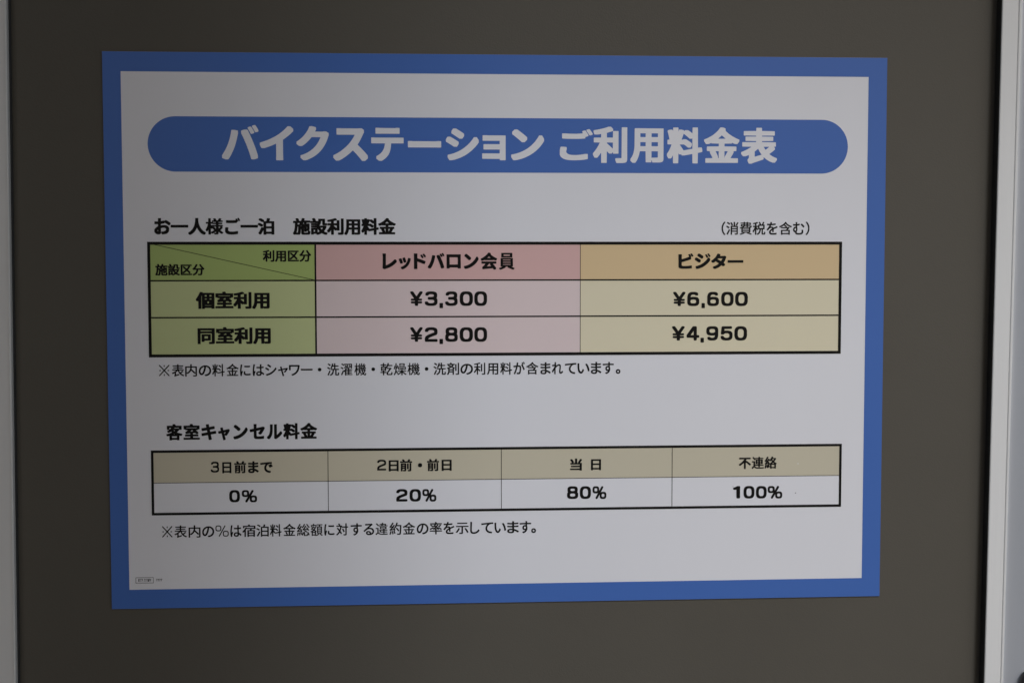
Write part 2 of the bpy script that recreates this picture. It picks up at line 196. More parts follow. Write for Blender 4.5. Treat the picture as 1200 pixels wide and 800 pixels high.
 '。R': '#[#6#Y#6#V#7#M#:#F#>#C#@#@#B#<#G#9#K#4#T#2#Z#1#^#1#a#1#y#4$&#9$0#<$4#@$8#F$=#K$@#M$A#S$C#^$E#o$E#r$E#v$D$!$A$+$=$2$7$8$0$=$%$?#|$@#x$@#u$@#c$@#`$?#[$=#U$8#K$3#D$0#B$+#>#}#9#p#6 #e#U#g#U#k#V#r#Z#y#b#{#f#|#j#|#o#{#r#x#w#q#~#k$$#g$%#c$$#]#~#W#z#R#s#P#l#S#c#W#^#^#X',
 'いR': '$8#H$6#H$0#I$$#M#|#P#s#W#r#X#j#c#g#h#f#j#a#t#Z$(#X$0#U$=#T$A#T$D#S$H#S$K#R$O#R$R#Q$V#Q$Y#P$`#P$c#O$n#O$q#N%)#N%-#M%[#M%_#L%e#L%h#L%m#L%o#O%q#f%q#i%q#r%p#t%o#u%n#u%h#u%e#t%`#t%]#s%Q#s%N#s%4#s%0#t$w#t$s#u$g#u$d#v$_#v$[#w$V#y$I#z$E#~$6$!$3$($&$)$$$,#|$1#v$6#r$9#q$>#q$B#t$I#}$N$*$T$8$[$M$]$N$_$O$e$O$h$N$k$K$n$H$s$B$v$?$z$:$z$1$r#y$k#k$d#`$`#Z$V#Q$P#M$L#K$E#I$A#H$>#H %p#v%n#w%m#x%l#{%l#~%k$%%k$)%j$.%j$1%i$4%h$<%g$?%g$B%f$E%e$J%d$N%a$Z%X$u%W$x%U$}%Q%+%I%<%H%>%B%H%<%Q%8%W%8%X%8%]%8%^%9%_%?%b%R%h%X%h%[%f%f%V%r%?%s%=%w%4%~$~&!${&#$x&)$h&.$S&1$F&1$C&2$@&2$=&3$8&3$5&4$0&4$-&4$&&4$%&2$#&.#~%~#y%y#w%u#v',
 'おB': '$%#;$##;#w#<#k#?#`#D#Z#G#S#L#K#S#C#^#?#f#>#l#>$*#?$0#C$9#L$E#T$M#W$P#[$S#j$^#~$i$!$j$!$l$!%-$!%/#}%/#W%0#T%0#K%1#F%2#E%2#C%4#C%5#B%E#B%J#B%[#C%^#E%_#P%`#[%_#_%_#g%^#j%^#~%^$#%^$#%`$#%x$#%|$#&5$#&7$$&8$&&9$0&:$3&:$I&:$M&:$V&9$X&8$Y&6$Y%~$Y%{$X%t$X%q$X%g$X%e$[%e$f%g$y%k%%%l%)%l%-%l%6%k%:%i%;%j%?%p%B%s%L%t%N%t%Q%t%Z%s%g%m&&%[&=%L&D%F&E%D&E%3&;%!&8$|&6${&-$z&*$z&($z%z${%o%(%d%0%O%=%;%I%:%H%9%@%7%>%4%=%$%:$~%9${%9$x%8$i%6$d%5$a%5$]%4$V%3$V%1$V${$V$z$W$z$Z$z$d${$i$|$l$|$u$}$x$}%$$~%($~%0$~%3$~%=$}%@$}%I$|%[$x%f$t%r$l%|$b&$$Z&($T&+$K&,$E&,$B&,$)&,$$&+#{&*#v&(#p%~#d%z#_%n#R%h#N%_#I%]#H%U#E%H#A%=#?%9#>%6#>%/#=%,#=%!#<${#<$r#<$o#<$e#=$b#@$Z#U$Z#h$[#j$^#k$g#l$j#l${#m%-#p%8#t%>#w%D#{%K$%%P$.%R$5%O$>%K$C%H$F%@$K%6$O%0$P%!$P$|$P$r$N$Z$H$W$G$V$E$V$?$V$;$V#X$V#U$U#Q$R#I$O#E$I#?$B#<$8#;$5#; #}#r$!#q$##r$##s$#$)$#$+$!$+#|$)#w$!#u#{#u#y#v#x',
 'がR': '#W#A#E#H#?#K#>#L#>#M#>#R#@#V#B#Y#H#c#K#h#L#j#V#}#X$$#^$0#a$7#c$<#g$F#l$S#m$V#w$v#x$y#z%%#{%(#z%(#w%(#q%&#n%&#g%%#d%%#^%$#Z%$#U%##R%##N%!#K%!#G$~#D$~#?$~#=%!#<%##;%&#;%*#:%0#:%3#9%:#9%=#9%C#:%D#=%E#`%F#c%F#n%G#q%G#z%H#}%H$%%I$&%K$)%S$)%V$*%Y$*%]$+%a$+%d$,%h$,%k$-%q$-%t$.&!$.&%$/&,$/&-$2&/$8&/$;&/$B&.$E&.$L&-$O&-$R&,$T&+$U&*$U&!$T%w$R%n$Q%f$P%c$P%`$O%^$O%Z$N%W$M%O$M%L$N%L$R%L$u%L$x%L$|%K%%%I%.%E%1%C%7%=%:%9%>%1%?%.%A%#%A$S%A$O%@$F%@$C%?$=%?$:%>$5%>$2%=$/%=$,%<$)%<$%%:#{%7#n%4#e%/#Y%,#T%&#N${#H$u#E$o#C$j#B$H#B$E#B$A#C$>#C$;#D$8#D$5#E$3#F$1#H$0#L$/#P$/#S$.#V$.#Y$-#^$-#a$-#e$-#f$.#g$1#h$9#h$>#g$F#e$I#e$L#d$O#d$W#c$_#d$d#f$j#l$o#w$r$#$t$,$v$4$v$7$w$:$w$=$x$B$x$E$y$K$y$N$z$W$z$Z$z$s$y$y$v%$$q%*$l%,$g%-$R%-$O%-$G%,$F%,$E%+$D%&$A$x$=$j$<$g$:$`$9$]$/$>$.$;$,$6$)$.$$$##{#r#z#p#k#Q#j#O#c#C#b#B#_#A %z$A%x$B%v$E%q$S%p$V%n$[%j$f%c$v%b$x%X%.%W%0%P%<%K%D%I%G%A%R%A%S%A%X%A%Y%B%Z%J%_%L%`%X%e%^%f%_%f%_%g%[%m%R%|%M&(%M&)%M&*%O&,%_&2%b&2%e&/%u%q%{%f%{%c%z%a%o%[%k%Y%j%Y%k%X%t%H%x%A%y%?&/$w&1$s&8$c&=$T&=$N&=$M&<$L&8$J&$$A &-%g&+%i&!%w%y&$%p&3%p&4%p&7%q&8&#&>&&&>&*&;&:%~&=%y&>%w&A%p&A%o&@%n&=%l&;%k&4%h&1%g',
 'ごB': '$[#9$Y#9$I#:$F#:$=#;$:#;$6#<$3#<$/#=$*#>$$#?#z#A#p#E#h#I#_#P#W#W#R#_#N#i#M#n#M#q#M$:#M$=#N$A#P$K#R$T#T$W#V$X#`$Y#c$Y#e$Y#n$X#q$X#x$W#{$W$%$V$*$T$+$R$+$B$)$9$&$/$&$)$+#}$0#x$4#u$A#o$L#l$Q#k$T#k${#k%!#k%-#l%0#l%=#n%S#r%]#t%f#u%j#u%m#u%v#t%x#s%y#r%y#p%y#H%x#F%v#D%b#@%^#?%S#>%N#=%K#=%D#<%A#<%8#;%5#;%*#:%&#:$o#9$l#9 $<%B$:%B$)%C$%%C#v%D#s%D#j%E#g%E#c%F#a%G#`%I#`%q#a%s#c%t#l%u#o%u#r%u#v%u$!%t$%%t$4%s$8%s%(%s%,%s%;%t%>%t%F%u%I%u%O%v%P%v%P%w%L%~%K&$%K&+%K&,%P&/%Z&3%d&3%f&2%j&,%v%t%}%g%}%`%}%^%n%V%f%U%e%H%c%F%b%F%X%E%U%E%K%D%H%D%;%C%8%C%%%B%!%B &)%d%{%v%m&1%m&7%n&9%}&?&)&?&+&>&:&&&A%w&C%r&C%l&B%j&5%d&+%d',
 'ごH': '$S#:$Q#:$A#;$>#;$3#=$)#?#w#C#j#I#e#L#Z#U#T#]#O#i#N#n#N#q#N$9#Q$L#S$T#U$W#Z$X#j$X#m$X#t$W#w$W#~$V$&$U$)$T$*$R$*$B$($9$%$/$%$)$*#}$0#w$4#t$A#n$I#l$M#k$W#j$t#j$w#j%&#k%*#k%1#l%4#l%A#n%W#r%a#t%r#t%w#s%x#r%x#p%x#H%x#G%v#E%^#@%Y#?%O#>%J#=%G#=%@#<%=#<%2#;%/#;$w#:$s#: $4%C$2%C#}%D#z%D#n%E#k%E#f%F#b%G#a%H#a%J#a%q#b%s#g%t#{%t#~%t$+%s$.%s$<%r$@%r${%q%#%r%3%s%6%s%@%t%C%t%J%u%P%v%O%y%K&#%K&+%K&,%P&/%Z&3%d&3%f&2%j&,%v%t%}%f%}%_%}%^%n%V%e%U%e%T%d%H%c%G%^%F%S%E%P%E%C%D%@%D%.%C%*%C &)%d%{%v%m&1%m&7%n&9%}&?&)&?&+&>&:&&&A%w&C%r&C%l&B%j&5%d&+%d',
 'しR': '$R#<$P#<$K#=$H#=$@#?$=#@$:#A$5#C$1#E$(#K#{#T#x#X#s#c#o#q#n#|#n$##n$D#n$H#o$r#o$v#p%=#p%B#q%r#p%t#p%w#o%|#o&!#o&)#o&+#r&-$8&-$;&,$<&*$<&#$<%}$;%x$;%u$:%k$:%h$9%R$9%N$8%5$8%2$7$l$7$g$7$$$:#u$=#o$B#i$F#f$J#d$R#a$U#`$X#`$^#_$a#_$e#_$p#`$s#`${#b%-#f%7#j%9#k%>#n%F#s%J#v%O#z%]$+%`$.%d$3%k$<%n$?%q$@%v$@%y$>&*$/&-$+&-$*&-$#&+#}&&#x&!#s%}#q%p#d%m#a%h#]%d#Y%a#W%W#Q%N#L%J#J%6#B%.#@%(#?%$#>${#=$p#<$l#<',
 'すR': '$8#;$5#=$!#O#~#Q#~#U#~#V$$#X$3#]$6#^$A#b$L#g$V#m$`#t$f#z$g#{$g#|$e#|$R#}$I$!$>$($6$.$2$2$.$7$+$<$*$>$&$H$%$M$%$P$%$^$%$b$&$g$*$p$/$y$6%$$?%,$K%2$N%3$S%4$Y%5$^%5$i%5$l%5$o%5$o%7$o%E$o%F$n%F$X%F$T%F$6%E$3%E#{%D#x%D#h%C#e%C#V%B#S%B#G%B#D%C#C%E#C%_#C%a#D%b#G%c#e%d#i%d$/%e$4%e$^%f$b%f$m%g$n%g$n%h$n%s$n%w$m&!$m&%$m&-$m&.$n&/$p&0$r&0%3&0%6&/%7&.%7&-%7&%%7&!%6%t%6%q%6%o%6%h%6%g%7%g&2%f&4%f&6%e&7%d&7%b&7%Y&7%V&6%I&5%G&3%F%z%F%v%F%8%F%6%F%6%D%6%7%6%3%7$z%<$m%>$d%?$a%?$]%?$?%?$<%>$9%>$6%=$4%;$+%8$!%6#z%-#k%)#f%%#c$z#Z$o#Q$g#L$U#C$C#<$@#; $[$@$a$?$f$@$i$A$n$E$q$I$s$M$u$T$v$X$v$[$v$`$u$d$s$h$p$l$m$o$j$q$b$s$[$r$X$q$V$p$Q$l$M$g$J$a$I$[$I$T$L$K$N$H$Q$E$V$B',
 'てR': '%T#B%R#B%K#C%H#C%D#D%/#I$}#N$q#T$o#U$e#[$_#a$Z#d$W#g$R#l$G#{$@$0$>$9$=$>$=$A$<$G$<$J$<$R$<$V$=$b$>$h$?$k$A$t$C$z$E%!$M%3$U%?$X%C$[%F$d%O$d%P$c%P$`%P$]%P$U%O$R%O$L%N$I%N$C%M$@%M$:%L$7%L$1%K$.%K$)%J$%%J#}%I#z%I#u%H#r%H#n%G#k%G#g%F#d%F#`%E#]%E#S%C#K%B#F%B#C%C#B%E#A%J#A%M#@%S#@%W#@%c#A%e#D%f#L%g#O%g#Z%h#^%h#e%i#h%i#n%j#q%j#x%k#{%k$%%l$)%l$1%m$4%m$;%n$>%n$F%o$I%o$Q%p$T%p$]%q$`%q$h%r$k%r$t%s$w%s%#%t%&%t%/%u%2%u%;%v%>%v%I%w%L%w%X%x%[%x%j%y%n%y&#%y&&%x&(%w&(%u&(%[&(%Z&&%Y&$%X%}%W%z%W%b%V%_%V%W%U%T%U%P%T%M%T%J%S%D%Q%7%K%.%E%*%B%(%@$|%8$w%2$t%.$k${$e$k$b$^$a$W$a$T$a$Q$b$L$b$I$c$D$d$@$h$6$k$0$n$,$s$%$u$#%%#v%2#p%E#j%M#h%P#h%S#g%V#g%[#f%_#f%h#e%k#d%l#c%l#Y%k#V%e#E%c#C%`#B',
 'でM': '%O#<%M#<%F#=%C#=%>#>%(#C$r#J$`#T$[#W$W#Z$M#d$B#s$>#{$8$.$7$3$7$6$6$;$6$>$5$D$5$G$5$R$5$U$6$`$6$c$7$g$:$u$?%%$G%6$M%?$S%G$S%H$R%H$M%H$J%H$D%G$A%G$;%F$8%F$3%E$0%E$*%D#|%C#w%B#t%B#o%A#f%@#b%?#S%=#>%=#<%>#;%@#:%G#:%J#9%Q#9%T#9%d#:%g#<%h#@%i#C%i#Q%j#T%j#[%k#_%k#f%l#i%l#p%m#s%m#z%n#}%n$(%o$+%o$2%p$5%p$=%q$@%q$H%r$K%r$S%s$V%s$_%t$b%t$k%u$n%u$w%v$z%v%&%w%*%w%3%x%6%x%A%y%D%y%O%z%R%z%a%{%e%{&(%{&+%z&,%w&,%W&,%U&+%S&(%R%u%Q%r%Q%b%P%_%P%X%O%U%O%Q%N%I%L%B%I%:%E%1%?%+%:%!%2$t%#$m$s$i$i$e$Y$e$N$e$K$f$F$h$?$n$2$x$%%(#y%6#r%J#l%T#j%W#i%Z#i%b#h%e#h%k#g%n#f%o#c%o#U%g#>%f#=%c#< %S$W%P$Y%E$n%?$x%8%&%8%5%9%7%;%8%G%=%X%>%Y%A%Z%C%j%J%z%J%}%I&0%3&6%)&;${&;$p&:$m&9$l&+$e%v$d%t$`%s$_%d$W',
 'にR': '#Y#A#W#B#V#C#R#T#Q#W#Q#Z#P#^#O#g#N#l#N#o#M#u#M#x#L$$#L$(#K$;#K$?#K$T#K$W#L$i#L$l#M$u#M$x#N%!#N%%#O%+#O%.#P%3#P%6#Q%:#Q%=#R%A#R%D#S%H#S%K#T%O#T%R#U%U#U%X#V%[#W%e#X%i#Y%r#Z%x#Z%{#[&$#]&%#_&&#a&&#g&&#j&&#r&%#u&%#}&$$#&#$$&!$$%w$#%r#|%b#z%Y#z%V#y%S#x%K#w%H#w%E#v%B#v%?#u%<#t%3#s%/#s%,#r%(#r%$#q$|#q$y#p$s#p$p#o$j#o$g#n$]#n$Y#n$D#n$C#o$D#p$F#u$R#w$T#z$U#~$U$$$T$&$S$/$M$2$J$2$E#~#p#y#]#x#X#x#T#x#O#x#L#x#E#w#D#u#C#q#B#f#A#c#A %/#M%-#M$}#N$z#N$q#P$c#T$Z#X$T#]$L#e$I#j$F#q$E#u$E#y$E$0$E$3$F$7$F$:$G$=$I$G$J$I$K$J$N$K$Z$K$^$K$g$J$j$H$k$F$k$@$j$:$i$7$i$4$h$1$h$.$h$($j#~$m#z$r#v$v#t$y#s$~#r%##q%&#q%+#p%.#p%L#p%P#p%Y#q%]#q%c#r%l#s%p#t%}#v&)#v&,#u&-#t&-#r&.#a&.#^&.#W&.#V&-#U&*#S&&#R&##R%}#Q%z#Q%v#P%s#P%m#O%j#O%a#N%^#N%M#M%I#M $w%E$u%E$e%F$b%F$Y%G$V%H$U%I$T%K$T%f$U%h$W%i$c%i$f%i$l%h$o%h$y%g$|%g%O%g%S%g%a%h%d%h%l%i%o%i%t%j%w%j%{%j%}%j&!%i&#%h&#%K&#%J&!%I%|%G%s%F%p%F%`%E%[%E',
 'のR': '$n#B$l#C$k#D$i#G$_#W$^#Z$^#_$^#`$a#b$e#c$h#c$l#d$o#d$r#e$u#e$w#f%-#k%<#r%A#u%D#w%H#z%K#}%R$(%Z$2%b$@%d$F%f$M%g$Q%g$T%h$]%h$`%h$c%g$k%c$|%_%)%Y%2%S%:%I%D%;%M%-%R%#%T%!%T$~%N$}%K$}%H$|%E$|%B$z%9$z%6$v%$$p$g$e$D$_$5$U$!$I#n$@#e$;#a$8#_$/#Z$*#Y$%#X$!#X#}#X#y#X#v#X#r#Y#n#Z#c#`#Y#g#U#k#Q#p#I#~#D$0#B$8#B$;#A$?#A$B#A$^#A$a#B$g#B$j#C$o#J%(#W%>#]%D#`%G#d%L#g%O#i%Q#n%U#{%`$0%i$2%j$8%m$;%n$B%p$E%q$L%s$Q%t$W%u$Z%u$b%v$e%v$z%v$}%v%)%u%,%u%0%t%E%n%[%c%n%S%{%C&)%/&*%,&+%)&-$~&/$t&0$l&0$i&0$R&0$O&/$G&/$D&.$B&)$/%{#x%n#h%m#g%i#d%^#Z%Q#S%O#R%G#N%0#F$z#B$w#B #|$!#~$!$%$$$)$&$,$*$4$5$=$G$A$Q$I$j$M$x$N$|$O%!$Q%-$R%1$S%7$T%:$T%=$U%?$U%B$V%E$W%N$W%Q$W%R$V%R$S%R$P%Q$A%K$=%I$-%>#|%1#u%(#s%$#k$q#f$a#e$Z#e$W#e$K#e$H#g$@#j$7#n$/#p$,#v$%#y$#',
 'はR': '#W#@#U#A#T#B#R#G#Q#L#P#N#N#[#M#_#M#b#L#f#L#i#K#n#K#q#J#w#J#z#I$(#I$+#I$c#I$f#J$q#J$t#K${#K$~#L%(#L%+#M%1#M%4#N%9#N%<#O%@#O%C#P%G#P%J#Q%N#Q%Q#R%U#R%X#S%[#T%e#U%i#V%r#W%x#W%{#X&(#Y&)#]&*#i&*#l&*#v&)#{&(#~&%#~&$#~%{#{%n#x%a#x%^#w%Z#v%R#u%O#u%L#t%I#s%@#r%<#r%9#q%5#q%2#p%.#p%+#o%%#o%!#n$z#n$w#m$p#m$m#l$e#l$b#k$R#k$O#k$F#l$B#m$C#s$Q#v$S#{$S$#$Q$.$I$/$H$/$G$/$C#{#n#z#k#x#d#v#[#u#W#u#S#u#N#u#K#u#C#t#B#q#A#f#@#c#@ $p#B$n#B$k#C$h#C$d#D$Y#G$M#M$G#R$D#U$?#]$<#f$;#l$;#o$;#q$;#v$;#y$<#}$?$+$D$2$L$:$T$?$X$A$d$E$n$G$v$H$z$H%.$H%2$H%8$H%9$H%9$I%9$L%8$^%8$a%7$v%7$z%6%,%6%-%5%-$_%.$[%.$M%/$J%/$F%0$D%1$C%3$C%M$D%N$F%O$H%O$R%O$U%O$c%N$g%N%4%N%6%N%6%P%6%u%6%y%6&(%7&)%:&*%Y&*%]&(%]&%%]&!%]%|%[%w%[%t%Z%e%Z%b%Z%R%Z%P%c%Q%f%Q%k%R%n%R%r%S%u%S%x%T%{%T%~%U&%%U&/%U&2%S&2%Q&2%9&2%8&0%6&-%5&*%4&&%4&!%3%|%3%v%2%s%2%m%1%j%1%a%0%Z%/%Z%-%Z$|%Z$y%[$e%[$b%]$Q%]$N%^$?%^$>%`$=%q$4%s$3%x$0&-$#&7#x&9#v&<#s&=#q&=#l&1#Y&/#W&-#V&(#V&$#W%}#Z%v#a%f#n%`#r%_#r%_#q%^#k%^#h%]#e%Y#]%W#X%S#R%P#O%K#K%?#E%6#C%2#B%.#B $x#b$|#b%!#b%&#c%,#d%0#f%4#j%7#n%9#s%:#v%:#y%:$%%9$(%6$)%3$*%0$*%-$+%*$+$x$+$u$+$q$*$k$($g$%$c$!$`#{$^#u$_#p$b#k$g#g$k#e$s#c$w#b',
 'まM': '$>#9$<#9$1#:$.#:$*#;#v#?#i#F#b#M#[#V#Y#]#X#c#X#z#Y$!#^$-#c$4#l$<#w$B$&$F$2$H$8$I$;$I$X$J$Z$J$Z$O$Z$S$Y$^$Y$_$X$_$B$`$>$`$($a$$$a#t$b#q$b#h$c#e$c#]$d#Z$e#Y$h#Y%,#Z%/#]%0#l%0#v%/#|%.$!%.$*%-$-%-$7%,$:%,$I%+$L%+$W%+$X%+$X%,$X%A$X%B$W%B$F%C$B%C$1%D$.%D$!%E#|%E#s%F#p%F#h%G#e%G#^%H#[%I#Z%L#Z%l#[%o#_%p#r%p#u%p#y%o#|%o$$%n$(%n$.%m$1%m$:%l$=%l$H%k$K%k$X%k$Y%k$Y%m$Y%v$Y%y$Y&1$Z&4$]&5$_&5%(&5%+&4%,&1%,&&%,&!%+%y%+%v%+%o%+%m%,%m%2%m%5%m%=%n%@%n%G%o%J%o%W%q%Z%q%_%r%i%s%x%s%{%r%|%p%}%m%|%O%{%L%y%K%s%J%l%I%i%I%b%H%_%H%W%G%T%G%K%F%H%F%>%E%;%E%-%D%+%C%+%B%+%/%+%-%/%-%2%-%<%.%?%.%F%/%I%/%O%0%R%0%W%1%Z%1%_%2%i%3%{%3%}%2%~%/%~$l%}$i%x$g%s$f%p$f%j$e%g$e%`$d%]$d%U$c%R$c%H$b%E$b%7$a%4$a%-$`%,$`%,$_%,$O%,$L%-$D%.$B%<$=%F$9%]$.%i$&%u#{&&#p&(#o&)#l&)#b&(#_%w#J%t#I%e#I%b#J%^#M%W#R%J#]%9#h%2#l%0#m%/#m%/#k%.#c%.#`%-#[%+#U%$#K$|#F$w#B$o#>$`#:$V#9$R#9 $?#b$A#b$J#b$Q#d$T#f$X#j$[#q$[#{$[#}$Y#~$T$!$Q$!$F$!$C$!$?#~$6#{$2#y$.#v$*#q$*#p$+#m$-#j$1#g$5#e$;#c',
 'まR': '$C#=$A#=$6#>$3#>$/#?$,#?$)#@#~#B#{#C#m#K#e#S#a#Y#_#`#^#g#^#w#^#z#_#|#b$(#g$/#k$3#q$8#x$<#|$>$,$B$4$D$7$D$=$E$A$E$`$E$`$G$`$S$`$V$_$a$_$c$]$c$F$d$C$d$-$e$*$e#y$f#v$f#m$g#j$g#b$h#`$i#_$k#_%)#`%+#b%,#g%,#k%,#n%+#q%+#w%*#z%*$$%)$(%)$2%($5%($D%&$H%&$]%&$^%&$^%($^%E$^%F$]%F$K%G$G%G$6%H$3%H$(%I$$%I#x%J#u%J#m%K#j%K#c%L#a%M#`%O#`%j#a%k#d%l#m%l#p%l#t%k#w%k#|%j$!%j$)%i$,%i$5%h$8%h$C%g$G%g$^%g$_%g$_%i$_%x$_%|$_&.$_&/$`&0$b&1$d&1%!&1%%&0%&&/%&&.%&&)%&&%%%%|%%%y%%%w%%%i%%%h%&%h%)%h%,%h%7%i%:%i%B%j%E%j%L%k%O%k%T%l%W%l%]%m%`%m%d%n%g%n%k%o%n%o%s%o%v%n%w%m%w%k%w%R%v%P%t%O%q%N%n%N%g%M%d%M%]%L%Y%L%R%K%O%K%F%J%C%J%9%I%6%I%(%H%%%G%%%F%%%*%%%(%&%(%4%)%7%)%A%*%D%*%K%+%N%+%T%,%W%,%]%-%`%-%d%.%g%.%k%/%n%/%v%/%x%.%y%,%y$n%x$m%t$k%n$j%k$j%e$i%b$i%Z$h%W$h%P$g%M$g%C$f%@$f%2$e%/$e%&$d%%$d%%$c%%$`%&$L%&$I%($@%)$>%7$9%A$5%W$*%Y$)%d$!%p#w%~#l&##j&##d%w#U%s#O%p#M%j#M%g#N%W#Z%O#a%C#i%1#s%+#v%*#v%*#t%)#f%)#c%(#_%%#X%$#V$~#Q$w#J$r#F$j#B$d#@$Z#>$Q#=$N#= $A#]$C#]$I#]$L#]$P#^$X#a$[#d$_#h$a#o$a$!$a$$$_$%$Y$&$V$&$A$&$>$&$:$%$1$!$-#}$)#z$%#v$##p$##n$&#h$,#c$0#a$7#_',
 'むR': '$J#?$H#?$C#@$@#@$<#A$0#D$%#I#|#N#w#V#v#[#u#b#u#f#u#n#u#p#u#q#s#q#g#r#a#t#Z#w#T#{#P$!#L$(#H$0#E$;#D$D#D$G#D$I#D$L#D$O#E$W#F$^#G$b#L$n#R$w#V${#Z%!#d%)#n%-#t%.#w%.#}%/#~%/#~%1#~%?#~%A#}%A#e%B#a%B#T%C#Q%C#J%D#D%F#C%G#B%L#B%O#B%c#C%d#E%e#K%e#O%e#S%d#V%d#[%c#_%c#f%b#i%b#|%b#~%b#~%d#~%r#~%u#}%~#|&*#|&.#}&0$#&1$A&1$D&0$E&/$E&,$E%~$E%z$E%g$E%e$G%e$P%f$S%g$V%g$Y%h$f%j$i%k$s%m${%m$}%l$~%j$~%O$~%N$}%M${%L$n%I$k%I$h%H$_%G$Z%F$W%F$S%E$P%E$K%D$H%D$F%C$E%C$E%B$E$z$F$w$G$u$I$p$K$g$K$M$K$J$J$E$F$7$B$.$<$$$<$#$<#n$=#i$?#f$B#d$G#b$J#a$M#a$P#`$S#`$v#`$z#`%$#a%(#a%,#b%/#b%2#c%5#c%8#d%A#g%G#k%J#n%N#v%O#z%P#}%P$#%P$0%P$4%O$>%O$A%O$H%O$I%P$J%S$K%Y$K%q$D%s$C%t$A%u$;%u$8%u$!%u#|%t#p%t#m%r#e%o#^%l#X%c#O%]#K%S#G%J#D%B#B%?#B%;#A%8#A%2#@%/#@%&#?%!#? #r$6#s$6#v$6#z$8#~$<$$$A$($J$)$M$)$P$*$T$*$W$*$Z$($d$%$h$$$i$!$k#|$l#x$l#t$j#o$f#l$b#i$[#g$U#f$R#f$O#f$H#h$@#l$:#n$8 %w$y%u$z%r$}%o%#%k%)%h%,%R%A%O%D%I%I%<%T%:%V%:%]%:%^%I%m%L%n%R%n%Z%i%_%f%f%`%j%]%l%Z%s%T%v%Q&-%>&0%;&4%6&4%/&4%.&2%,&#$z%}$y',
 'るR': '$c#>$a#>$W#?$O#@$L#A$B#D$8#I$1#N$,#S$(#X$$#_$##c$!#f$!#i$!#t$!#w$##{$%$#$,$-$0$1$5$5$A$;$J$=$Q$>$T$>$Y$>$]$>$f$=$s$:%!$4%-$,%0$)%3$$%8#y%;#r%=#l%>#i%?#j%D#m%J#r%O#x%S$!%V$*%W$-%W$0%X$3%X$6%X$9%W$?%S$I%N$P%E$Y%=$_%3$c%+$e%$$f$i$f$f$f$X$c$I$^$;$V$/$N$+$K$#$E#{$A#x$>#e$,#b$+#]$+#X$-#H$=#H$C#I$E#R$M#V$P#X$R#]$U#_$W#c$Z#e$]#i$`#k$b#n$d#q$g#t$i#w$l#z$n#}$q$#$s$&$v$*$x$-${$0$}$3%#$6%%$9%)$=%,$D%2$N%:$Q%=$U%@$X%C$b%J$e%M$i%P$r%X$w%^$u%^$d%^$a%^$N%]$J%]$9%[$6%[$(%Z$$%Z#{%Y#x%Y#r%Y#p%Z#o%]#o%z#p%{#s%|#z%|#~%|$H%|$K%|$e%}$h%}$|%~%#%~%2&!%5&!%=&#%E&$%L&$%N&#%R%|%]%o%]%i%]%h%Z%f%V%c%@%Q%<%N%.%B%#%:$}%7$m%*$l%)$k%($k%&$l%&$o%&%)%&%,%&%5%%%?%#%C%!%I$}%X$v%d$n%p$b%r$_%u$Y%x$S%{$J%|$G%|$D%}$>%}$;%}$9%}$4%}$1%|$*%|$&%{#~%w#r%r#i%n#c%`#T%R#L%L#I%G#G%?#D%,#@%(#?%$#?$t#>$q#> $b#^$c#^$p#^$s#^$w#_$x#_$x#`$v#f$r#n$o#r$i#x$d#{$]#}$V#~$S#}$O#|$K#z$H#w$F#t$E#q$E#o$G#j$M#d$S#a$]#_',
 'れR': '#x#@#u#B#u#D#u#G#u#K#v#k#v#o#v$9#v$<#t$:#q$6#j$,#h$)#R#g#P#e#N#d#H#d#E#f#>#o#6#z#6#~#6$##8$&#B$4#W$P#Z$T#j$j#y%##z%+#z%.#z%7#z%8#y%8#v%8#s%8#o%7#l%7#h%6#e%6#`%5#]%5#X%4#U%4#Q%3#N%3#C%3#A%4#@%6#?%:#?%=#>%D#>%G#>%Q#?%S#B%T#U%U#X%U#a%V#d%V#j%W#m%W#r%X#u%X#y%Y#}%Z#}%]#~%j#~%n#~%~#~&%#~&.#~&/$!&0$%&1$;&1$>&1$E&0$H&/$I&.$I&)$H%|$G%x$G%u$F%q$F%n$E%h$E%e$E%`$G%[$K%V$M%S$M%N$M%L$L%J$E%?$C%<$D%;$T%G$e%Q$w%Z%!%^%%%_%+%`%.%a%2%a%G%a%O%_%Y%Y%_%U%b%R%e%N%g%J%j%?%j$~%j$z%i$s%i$p%h$j%h$g%g$b%g$_%f$Z%f$W%e$S%e$P%d$K%d$H%c$C%c$@%b$;%b$8%a$1%a$.%`#~%`#{%a#v%d#q%f#o%h#n%l#n%o#n%r#o%}#t&&#x&,#|&5$(&8$)&=$)&@$&&A$%&A$$&B#}&B#z&C#w&C#t&D#p&D#m&D#e&C#c&@#`&6#W&1#T&$#N%|#L%m#I%[#I%X#I%U#J%R#K%L#N%H#Q%C#V%?#^%<#i%<$(%<$,%=$4%=$7%>$=%>$@%?$E%?$H%@$L%@$O%A$S%A$V%B$Z%B$^%C$c%C$f%D$j%D$m%E$r%E$u%F$}%F%#%F%0%E%5%C%9%?%=%<%?%8%@%3%@%0%@%-%?%#%<$t%6$h%.$S$z$K$s$H$p$>$f$=$d$=$b$=#c$=#_$>#Q$>#N$>#B$=#A$:#@',
